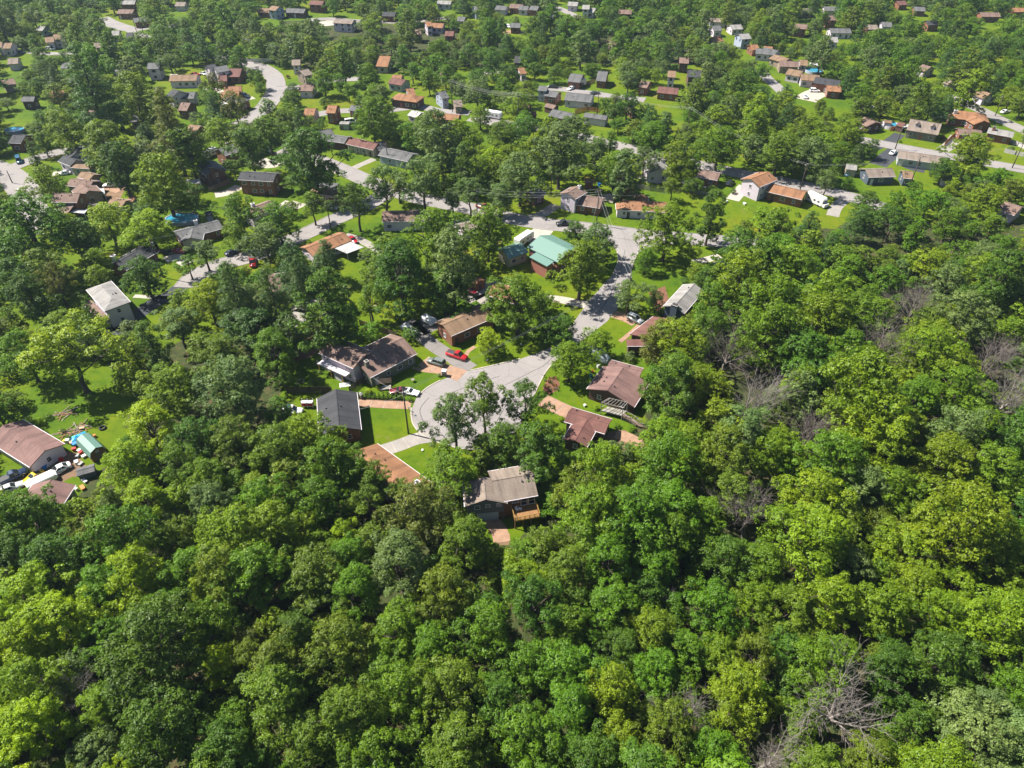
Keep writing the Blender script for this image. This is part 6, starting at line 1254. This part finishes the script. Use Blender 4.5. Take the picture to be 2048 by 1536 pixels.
L_(1230, 340, 70, 'oak', 'g'); L_(1355, 320, 76, 'oak', 'y', .95, 'yellow-green tree at the upper street beside the pale drive'); L_(1290, 320, 60, 'open', 's'); L_(1345, 375, 46, 'open', 'o', .9); L_(1655, 362, 52, 'open', 's', 1.0, 'small light tree on the verge of the upper street'); L_(1120, 300, 110, 'oak', 's'); L_(1040, 350, 90, 'oak', 's'); L_(985, 320, 60, 'round', 'l', .8); L_(930, 330, 60, 'tall', 'd'); L_(940, 385, 70, 'open', 's'); L_(870, 270, 100, 'oak', 's'); L_(745, 235, 80, 'oak', 'g')
for px, py, w, k, pl, hs in ((556, 442, 92, 'oak', 'g', .8), (530, 480, 86, 'oak', 's', .8), (624, 410, 66, 'open', 'g', .9), (408, 505, 70, 'open', 's', .8), (376, 530, 56, 'open', 'g', .8), (586, 530, 90, 'pine', 'p', .8), (652, 516, 74, 'pine', 'p', .7), (1944, 305, 92, 'oak', 'y', .8), (1700, 268, 66, 'oak', 'y', .8), (1888, 338, 56, 'oak', 'd', .8), (738, 962, 108, 'oak', 'g', .8), (802, 990, 76, 'open', 'y', .7), (860, 1000, 60, 'round', 'o', .9),
                              (1060, 262, 70, 'oak', 'd', .8), (1150, 262, 76, 'oak', 's', .8), (1190, 300, 60, 'oak', 's', .8), (1300, 280, 80, 'oak', 'g', .8), (1440, 290, 90, 'oak', 'g', .8), (1560, 300, 90, 'oak', 'o', .8), (1620, 310, 90, 'oak', 's', .8), (470, 470, 60, 'round', 'y', .9), (1005, 270, 70, 'oak', 'g', .8), (905, 400, 60, 'open', 's', .9), (1000, 395, 70, 'oak', 's', .8)):
    hand(px, py, w, k, pl, hs)
# crowns of the foreground wood
for px, py, w, k, pl in ((60, 1030, 130, 'oak', 'g'), (20, 1110, 120, 'oak', 'd'), (226, 1008, 62, 'round', 's'), (290, 1000, 112, 'oak', 'l'), (332, 1052, 66, 'round', 's'), (430, 1012, 104, 'oak', 's'), (532, 1012, 118, 'oak', 'g'), (640, 1000, 112, 'oak', 'g'), (690, 1062, 66, 'open', 'l'), (100, 1122, 130, 'oak', 'd'), (60, 1192, 140, 'oak', 'l'), (192, 1082, 70, 'cone', 'b'),
                         (270, 1152, 132, 'oak', 'l'), (478, 1072, 150, 'oak', 'y'), (372, 1140, 104, 'oak', 'g'), (396, 1185, 58, 'pine', 'l'), (512, 1150, 146, 'oak', 'g'), (630, 1152, 146, 'oak', 'o'), (122, 1242, 150, 'oak', 'l'), (48, 1290, 124, 'oak', 'l'), (62, 1372, 140, 'oak', 'y'), (40, 1450, 124, 'oak', 'l'), (305, 1290, 210, 'oak', 'd'), (150, 1340, 90, 'open', 's'), (412, 1252, 90, 'tall', 'g'),
                         (500, 1280, 84, 'open', 'b'), (440, 1332, 92, 'oak', 'l'), (590, 1272, 110, 'oak', 'd'), (682, 1290, 140, 'oak', 'o'), (552, 1400, 160, 'oak', 'o'), (702, 1430, 150, 'oak', 'o'), (320, 1450, 176, 'oak', 'd'), (620, 1482, 120, 'oak', 'o'), (745, 1500, 130, 'oak', 'g'), (200, 1420, 110, 'oak', 'y'), (190, 1500, 110, 'wide', 's'), (455, 1500, 140, 'oak', 'd'),
                         (735, 1000, 90, 'open', 'o'), (842, 1026, 140, 'oak', 'b'), (932, 1082, 118, 'oak', 'o'), (798, 1122, 146, 'oak', 's'), (712, 1180, 120, 'oak', 'g'), (1040, 1162, 118, 'open', 'y'), (1128, 1142, 108, 'oak', 'o'), (972, 1262, 138, 'oak', 'g'), (1058, 1330, 118, 'oak', 'g'), (900, 1372, 146, 'oak', 'o'), (812, 1384, 126, 'oak', 'g'), (795, 1262, 130, 'oak', 'g'), (890, 1190, 130, 'oak', 'o'),
                         (1222, 1214, 120, 'oak', 'g'), (1306, 1262, 104, 'oak', 'y'), (1220, 1384, 116, 'oak', 'y'), (1142, 1420, 126, 'oak', 'g'), (1240, 1488, 106, 'oak', 'l'), (1052, 1474, 146, 'oak', 'g'), (912, 1494, 146, 'oak', 'o'), (1184, 1032, 150, 'oak', 'g'), (1276, 1034, 156, 'oak', 'g'), (1216, 1112, 126, 'oak', 'g'), (1338, 1072, 116, 'oak', 'g'), (1136, 1252, 108, 'oak', 'g'), (1000, 1400, 120, 'oak', 'd'),
                         (1342, 1012, 130, 'oak', 'g'), (1620, 1082, 176, 'oak', 'y'), (1932, 1052, 190, 'oak', 'y'), (1812, 1102, 126, 'oak', 'l'), (1764, 1216, 128, 'oak', 'y'), (1874, 1228, 108, 'oak', 'y'), (2006, 1252, 150, 'oak', 'l'), (1426, 1216, 126, 'oak', 'g'), (1512, 1204, 82, 'oak', 'y'), (1316, 1340, 106, 'oak', 'g'), (1480, 1384, 134, 'oak', 'l'), (1438, 1310, 96, 'oak', 'y'), (1886, 1326, 146, 'oak', 'd'), (1945, 1474, 190, 'wide', 's'),
                         (1780, 1330, 110, 'oak', 'd'), (2020, 1380, 110, 'oak', 'g'), (1580, 1300, 90, 'round', 'd'), (1340, 1450, 120, 'oak', 'o'), (1420, 1500, 110, 'oak', 'g'), (1600, 1440, 100, 'round', 'g'), (1830, 1440, 90, 'round', 'd'),
                         (1538, 612, 140, 'oak', 'g'), (1650, 607, 126, 'oak', 'y'), (1538, 664, 130, 'oak', 'g'), (1630, 650, 126, 'oak', 'y'), (1610, 716, 136, 'oak', 'd'), (1694, 708, 106, 'oak', 'g'), (1928, 634, 108, 'oak', 's'), (1862, 708, 112, 'oak', 'y'), (1902, 738, 100, 'oak', 'y'), (1920, 784, 106, 'oak', 'g'), (1718, 788, 190, 'oak', 'y'), (1752, 856, 166, 'oak', 'y'), (1832, 798, 108, 'oak', 'g'),
                         (1914, 872, 140, 'open', 's'), (1884, 928, 146, 'oak', 'l'), (1666, 928, 146, 'oak', 'g'), (1538, 908, 96, 'oak', 'l'), (1446, 908, 116, 'oak', 'o'), (1336, 928, 146, 'oak', 'g'), (1348, 772, 112, 'tall', 'd'), (1356, 690, 116, 'oak', 'y'), (1318, 678, 84, 'oak', 'b'), (1432, 602, 84, 'oak', 'g'), (1722, 976, 118, 'oak', 's'), (1790, 985, 108, 'oak', 'g'), (1470, 990, 110, 'oak', 'o'), (1420, 660, 90, 'oak', 'd'), (1480, 560, 120, 'oak', 'y'), (1580, 540, 120, 'oak', 'y'),
                         (1200, 935, 112, 'oak', 'l'), (2000, 560, 120, 'oak', 'd'), (1990, 950, 130, 'oak', 'g'), (2020, 1120, 120, 'oak', 'o'), (1700, 1130, 90, 'oak', 's'), (1460, 1120, 110, 'oak', 'd'), (612, 872, 112, 'oak', 'y'), (560, 900, 120, 'oak', 'o'), (660, 930, 120, 'oak', 'g'), (470, 880, 110, 'oak', 'o'), (395, 880, 100, 'oak', 'd'), (300, 850, 120, 'oak', 'l'), (260, 930, 120, 'oak', 'l'), (350, 780, 110, 'oak', 'y'), (420, 960, 100, 'oak', 'y'), (560, 830, 60, 'tall', 'd'), (700, 950, 100, 'oak', 'g')):
    hand(px, py, w, k, 'y' if pl == 'l' and px > 1100 else pl, rnd.uniform(.85, 1.1))
for px, py, w, pl, v, lab in ((1680, 1400, 176, 'w', 0, 'largest pale bare dead tree in the foreground wood'), (1375, 1430, 110, 'w', 2, 'pale dead tree with tangled twigs at the lower edge of the wood'), (1540, 1500, 120, 'w', 3, 'pale dead tree next to the largest bare tree'), (1500, 785, 138, 'w', 1, 'pale dead tree leaning over beside the pergola house wood'), (1612, 850, 110, 'k', 1, 'grey dead tree with a reddish bare trunk in the right-hand wood'),
                              (1768, 680, 108, 'k', 0, 'dense twiggy grey dead tree in the upper right wood'), (1838, 600, 90, 'k', 2, 'grey dead tree nearest the top of the right-hand wood'), (1978, 705, 110, 'k', 1, 'grey dead tree beside the right-hand clearing'), (2014, 775, 120, 'w', 3, 'pale dead tree hung with green at the right-hand clearing'), (1506, 1015, 120, 'k', 2, 'dark dead tree with fine twigs between yellow-green crowns'), (1457, 690, 100, 'k', 0, 'grey twiggy dead tree behind the tall dark tree'),
                              (1330, 1195, 44, 'w', 3, 'small broken grey snag in the foreground wood'), (130, 1390, 110, 'w', 2, 'bare grey branches showing on the left slope'), (770, 1230, 70, 'k', 1, 'thin grey dead branches among olive crowns'), (260, 1230, 60, 'k', 3, 'small grey dead top beside the big dark oak')):
    x, y, dm = solve(px, py, w, 'dead', 1.0)
    if w >= 70: mark([(px+math.cos(t_)*w*.22, py-w*.08+math.sin(t_)*w*.2) for t_ in np.linspace(0, 6.28, 14)])
    plant('dead', x, y, dm, pl, lab, 'dead tree', None, None, 1.05 if v != 1 else .9, rz=0.0, var=v)
# shrubs, hedges, flower beds
for i in range(11):
    px = 716+i*8.6; g = G((px, 796+.3*i)); plant('thuja', g[0], g[1], 1.15*rnd.uniform(.85, 1.15), 'd', 'small clipped arborvitae in the row beside the pink drive', 'shrub', 'arborvitae row by the pink drive')
SHR = [('G', (410, 450), 34, 'g'), ('G', (445, 455), 34, 'g'), ('G', (545, 470), 30, 'g'), ('G', (620, 490), 42, 'g'), ('G', (850, 515), 22, 'd'), ('G', (1050, 530), 24, 'g'), ('G', (1120, 385), 36, 'g'), ('G', (500, 480), 20, 'o'), ('D', (1075, 1112), 30, 'd'), ('D', (1140, 1075), 30, 'd'), ('D', (1215, 1085), 34, 'd'), ('D', (1375, 1175), 30, 'd'), ('D', (1350, 1100), 40, 'd'), ('D', (1405, 1090), 40, 'r'),
       ('D', (1940, 1180), 60, 'd'), ('B', (960, 1252), 30, 'd'), ('B', (760, 1195), 26, 'd'), ('B', (860, 1218), 30, 'g'), ('B', (800, 1210), 22, 'o'), ('B', (260, 605), 36, 'r'), ('E', (455, 152), 36, 'd'), ('E', (725, 400), 60, 's'), ('E', (475, 535), 36, 'o'), ('b', (600, 950), 50, 'd'), ('b', (380, 1350), 60, 'g'), ('b', (1060, 680), 120, 'd'), ('a', (1880, 490), 150, 'o'), ('a', (1250, 1420), 130, 'l'), ('a', (1390, 1370), 90, 'o'), ('a', (1560, 1270), 80, 'd'), ('a', (1640, 500), 150, 'd'), ('a', (1800, 700), 260, 'd'),
       ('c', (1250, 480), 110, 'd'), ('c', (1380, 430), 70, 'd'), ('c', (1030, 990), 170, 's'), ('f', (210, 650), 100, 'r'), ('f', (850, 870), 90, 'l'), ('f', (1110, 1100), 100, 'g'), ('f', (1300, 1130), 120, 'g'), ('f', (1460, 1200), 130, 'g'), ('f', (560, 620), 70, 'd'), ('f', (400, 1010), 100, 'l'), ('d', (1790, 500), 90, 'g'), ('a', (640, 1180), 70, 's'), ('a', (320, 1340), 90, 'd'), ('a', (560, 1330), 90, 'd'), ('a', (1900, 1110), 40, 's'), ('G', (1380, 1030), 90, 'd'), ('G', (1760, 325), 60, 'g'), ('G', (1600, 310), 90, 'g'), ('E', (470, 790), 50, 'd'),
       ('h', (740, 100), 150, 'g'), ('h', (620, 180), 150, 'l'), ('h', (460, 150), 120, 'd'), ('h', (1000, 330), 90, 's'), ('h', (1080, 430), 80, 'd'), ('e', (330, 1270), 120, 'l'), ('e', (980, 990), 130, 'y'), ('e', (820, 960), 120, 'g'), ('e', (1350, 860), 140, 'd'), ('e', (1680, 780), 200, 'd')]
for r_, p, w, pl in SHR:
    q = Z(r_, *p); x, y, dm = solve(q[0], q[1], w/REG[r_][2], 'shrub', 1.0); lab, grp = tlabel('shrub', pl, dm, x, y); plant('shrub', x, y, max(.9, dm), pl, lab, 'shrub', grp, None, rnd.uniform(.8, 1.2))
for i in range(34):                                     # the flower bed by the kerb
    px, py = rnd.uniform(1088, 1118), rnd.uniform(754, 786); g = G((px, py))
    fl = MB(); c_ = rnd.choice(['petal_rose', 'petal_gold', 'petal_white', 'petal_orange', 'leaf_g', 'leaf_y', 'leaf_d'])
    root = empty('flower_clump', (g[0], g[1], 0), rnd.uniform(0, 6), None, 'flowers', 'flowers in the kerbside bed '+c_); r_ = rnd.uniform(.25, .55); hh = rnd.uniform(.3, .9)
    root['label'] = {'petal_rose': 'pink', 'petal_gold': 'golden', 'petal_white': 'white', 'petal_orange': 'orange', 'leaf_g': 'green', 'leaf_y': 'yellow-green', 'leaf_d': 'dark green'}[c_]+' clump in the flower bed at the right kerb of the cul-de-sac'
    lf = MB()
    for k in range(26):
        a, q = rnd.uniform(0, 6.28), r_*rnd.random()**.5; z_ = hh*rnd.uniform(.3, 1); s = .10; x, y = math.cos(a)*q, math.sin(a)*q; t_ = rnd.uniform(0, 3.14)
        (fl if k % 2 else lf).add([(x-s*math.cos(t_), y-s*math.sin(t_), z_), (x, y, z_-.07), (x+s*math.cos(t_), y+s*math.sin(t_), z_), (x, y, z_+.10)], [(0, 1, 2, 3)])
    for k in range(6): a = k*1.05; lf.bar((0, 0, 0), (math.cos(a)*r_*.7, math.sin(a)*r_*.7, hh*.8), .025)
    build(fl, 'blooms', c_, root); build(lf, 'leaves', 'leaf_g', root)

# ------------------------------------------------------------------ the rest of the wood: filled where the photograph shows canopy
fr = random.Random(5)
FC = np.array([f[0] for f in FOOT]); FA = np.array([f[1] for f in FOOT]); FL = np.array([f[2] for f in FOOT]); FW = np.array([f[3] for f in FOOT]); RP = np.array(ROADPTS)
hxs = [t for t in TREES]
cell = {}
def put(x, y, r): cell.setdefault((int(x//12), int(y//12)), []).append((x, y, r))
for (x, y, r, h) in TREES: put(x, y, r)
def clash(x, y, r, f):
    cx, cy = int(x//12), int(y//12)
    for i in range(cx-1, cx+2):
        for j in range(cy-1, cy+2):
            for (a, b, q) in cell.get((i, j), ()):
                if (a-x)**2+(b-y)**2 < (f*(r+q))**2: return True
    return False
FILL = []
tries = 0
KS = ['oak', 'oak', 'oak', 'tall', 'open', 'round', 'wide', 'pine']
def covers_open(x, y, r, h):
    hit = n = 0
    for zf in (.28, .45, .62, .8, .97):
        wf = {.28: .7, .45: 1, .62: 1, .8: .8, .97: .35}[zf]
        for s in (-1, -.5, 0, .5, 1):
            q = P((x+s*r*wf, y, h*zf)); i, j = int(q[0]/2), int(q[1]/2)
            if 0 <= i < MW and 0 <= j < MH: n += 1; hit += OPENM[j, i]
    return hit/max(n, 1)
while tries < 90000 and len(FILL) < 4200:
    tries += 1
    y = 28+fr.random()**.8*640; x = fr.uniform(-1, 1)*(70+y*.80)
    q = P((x, y, 8)); 
    if not (-260 < q[0] < 2308): continue
    woodz = q[1] > 880 or (q[0] > 1250 and q[1] > 520)
    r = fr.uniform(3.4, 6.2) if woodz else fr.choice([fr.uniform(2.4, 4.0), fr.uniform(3.8, 6.6), fr.uniform(4.0, 6.8)])
    k = fr.choice(KS); k = 'round' if r < 3.2 else k
    if k == 'pine' and (woodz or fr.random() < .4): k = 'oak'
    if k == 'pine': r = min(r, 4.4)
    if clash(x, y, r, .55 if woodz else (.70 if q[1] > 330 else .62)): continue
    R0, H0 = SPEC[k]; hs = fr.uniform(.85, 1.1)*(.80 if not woodz else .95); h = H0*r/R0*hs
    if covers_open(x, y, r, h) > (.05 if q[1] > 330 else .10): continue
    dc = np.array([x, y])-FC; u = np.abs((dc*FA).sum(1)); v = np.abs(dc[:, 0]*-FA[:, 1]+dc[:, 1]*FA[:, 0])
    if np.any((u < FL+1.2) & (v < FW+1.2)): continue
    if np.any((RP[:, 0]-x)**2+(RP[:, 1]-y)**2 < (RP[:, 2]+1.0)**2): continue
    z1 = math.sin(x*.021+1.3)*math.cos(y*.017)+.5*math.sin(x*.06-y*.05)
    sp = .5+.5*math.sin(x*.043+1.3*math.sin(y*.031))*math.cos(y*.052+x*.013)+fr.uniform(-.22, .22)      # kinds of tree stand in groups
    if q[0] < 330 and q[1] > 980: pw = 'lllyyg'
    elif q[0] > 1450 and q[1] > 520: pw = 'dggoyys'
    elif q[1] > 880: pw = 'dgggooy'
    elif q[1] < 160: pw = 'dgggosy'
    else: pw = 'dggoysy'
    pl = pw[min(len(pw)-1, max(0, int(sp*len(pw))))]
    if k == 'pine': pl = 'p'
    put(x, y, r); FILL.append((x, y, r, h, k, pl, hs))
tries = 0
while tries < 16000:
    tries += 1
    y = 30+fr.random()**1.2*190; x = fr.uniform(-1, 1)*(60+y*.80); q = P((x, y, 3))
    if not (q[1] > 880 or (q[0] > 1250 and q[1] > 520)): continue
    if inpoly(np.array([q[0]]), np.array([q[1]]), WOODS[0])[0] == False: continue
    r = fr.uniform(1.8, 3.4)
    if clash(x, y, r, .60): continue
    k = 'round'; hs = fr.uniform(.7, 1.0); h = SPEC[k][1]*r/SPEC[k][0]*hs
    if covers_open(x, y, r, h) > .06: continue
    dc = np.array([x, y])-FC; u = np.abs((dc*FA).sum(1)); v = np.abs(dc[:, 0]*-FA[:, 1]+dc[:, 1]*FA[:, 0])
    if np.any((u < FL+1.2) & (v < FW+1.2)): continue
    put(x, y, r); FILL.append((x, y, r, h, k, fr.choice('gdogy'), hs))
def app(f):
    q = P((f[0], f[1], f[3]*.6)); vis = -30 < q[0] < 2078 and -30 < q[1] < 1580
    return (f[2]*F/depth((f[0], f[1], f[3]*.6))) if vis else 0
FILL.sort(key=app, reverse=True)
print('understory', sum(1 for f in FILL if f[2] < 3.4))
NTREE = sum(1 for t in TREES if t[3] > 4)
n_ind = max(60, 330-NTREE)
print('hand trees', NTREE, 'fill', len(FILL), 'individual fill', n_ind, 'tries', tries)
for f in FILL[:n_ind]:
    k, pl = f[4], f[5]; lab, grp = tlabel(k, pl, f[2]*2, f[0], f[1]); plant(k, f[0], f[1], f[2]*2, pl, lab, 'tree', grp, None, f[6])
# everything smaller: one mass of trees, instanced on points
REST = FILL[n_ind:]
def combined(k, i, pl):
    _, tm, cm = VAR[k][i]; nc, nt_ = len(cm.vertices), len(tm.vertices)
    a = np.empty(nc*3, np.float32); cm.vertices.foreach_get('co', a); b = np.empty(nt_*3, np.float32); tm.vertices.foreach_get('co', b)
    fa = np.arange(nc).reshape(-1, 4); fb = np.empty(len(tm.loops), np.int32); tm.loops.foreach_get('vertex_index', fb); fb = fb.reshape(-1, 4)+nc
    m = quadmesh('tree_kind', np.concatenate([a, b]).reshape(-1, 3), np.concatenate([fa, fb])); m.materials.append(MAT['leaf_'+pl]); m.materials.append(MAT['bark'])
    mi = np.zeros(len(fa)+len(fb), np.int32); mi[len(fa):] = 1; m.polygons.foreach_set('material_index', mi)
    tv = np.empty(len(fa), np.float32); cm.attributes['tint'].data.foreach_get('value', tv); at = m.attributes.new('tint', 'FLOAT', 'FACE'); at.data.foreach_set('value', np.concatenate([tv, np.zeros(len(fb), np.float32)])); return m
kinds = sorted(set((f[4], f[5]) for f in REST)); src = bpy.data.collections.new('tree_kinds'); KI = {}
for n_, (k, pl) in enumerate(kinds):
    i = n_ % len(VAR[k]); o = bpy.data.objects.new('tree_kind_%03d' % n_, combined(k, i, pl)); src.objects.link(o); KI[(k, pl)] = n_
pm = bpy.data.meshes.new('distant_trees'); pm.vertices.add(len(REST)); pm.vertices.foreach_set('co', np.array([(f[0], f[1], 0) for f in REST], np.float32).ravel())
for nm, ty, vals in (('kind_i', 'INT', [KI[(f[4], f[5])] for f in REST]), ('size', 'FLOAT', [f[2]/SPEC[f[4]][0] for f in REST]), ('turn', 'FLOAT', [fr.uniform(0, 6.28) for f in REST]), ('hs', 'FLOAT', [f[6] for f in REST])):
    at = pm.attributes.new(nm, ty, 'POINT'); at.data.foreach_set('value', np.array(vals, np.int32 if ty == 'INT' else np.float32))
far = link('distant_trees', pm); tag(far, 'mass of smaller broadleaf trees and pines filling the streets and wood behind', 'trees', None, 'stuff')
ng = bpy.data.node_groups.new('tree_mass', 'GeometryNodeTree'); ng.interface.new_socket('Geometry', in_out='INPUT', socket_type='NodeSocketGeometry'); ng.interface.new_socket('Geometry', in_out='OUTPUT', socket_type='NodeSocketGeometry')
N = ng.nodes; gi, go = N.new('NodeGroupInput'), N.new('NodeGroupOutput'); iop = N.new('GeometryNodeInstanceOnPoints'); ci = N.new('GeometryNodeCollectionInfo')
ci.inputs['Collection'].default_value = src; ci.inputs['Separate Children'].default_value = True; ci.inputs['Reset Children'].default_value = True; iop.inputs['Pick Instance'].default_value = True
def attr(nm, ty): a = N.new('GeometryNodeInputNamedAttribute'); a.data_type = ty; a.inputs['Name'].default_value = nm; return a.outputs['Attribute']
cx_ = N.new('ShaderNodeCombineXYZ'); ng.links.new(attr('turn', 'FLOAT'), cx_.inputs[2]); sx_ = N.new('ShaderNodeCombineXYZ'); sz = attr('size', 'FLOAT'); hm = N.new('ShaderNodeMath'); hm.operation = 'MULTIPLY'
ng.links.new(sz, hm.inputs[0]); ng.links.new(attr('hs', 'FLOAT'), hm.inputs[1]); ng.links.new(sz, sx_.inputs[0]); ng.links.new(sz, sx_.inputs[1]); ng.links.new(hm.outputs[0], sx_.inputs[2])
ng.links.new(gi.outputs[0], iop.inputs['Points']); ng.links.new(ci.outputs[0], iop.inputs['Instance']); ng.links.new(attr('kind_i', 'INT'), iop.inputs['Instance Index']); ng.links.new(cx_.outputs[0], iop.inputs['Rotation']); ng.links.new(sx_.outputs[0], iop.inputs['Scale']); ng.links.new(iop.outputs[0], go.inputs[0])
far.modifiers.new('trees', 'NODES').node_group = ng
print('objects', len(bpy.data.objects))

# ------------------------------------------------------------------ summer haze in the air
hm_, ht_, hb_, ho_ = nodes('haze'); ht_.nodes.remove(hb_); pv = ht_.nodes.new('ShaderNodeVolumePrincipled')
pv.inputs['Color'].default_value = (.62, .82, 1.0, 1); pv.inputs['Density'].default_value = 0.00008; pv.inputs['Anisotropy'].default_value = 0.2
ht_.links.new(pv.outputs[0], ho_.inputs['Volume'])
hz = build(MB().box(-3400, 3400, -1700, 4200, -1.0, 112.0), 'haze', 'haze'); tag(hz, kind='stuff')
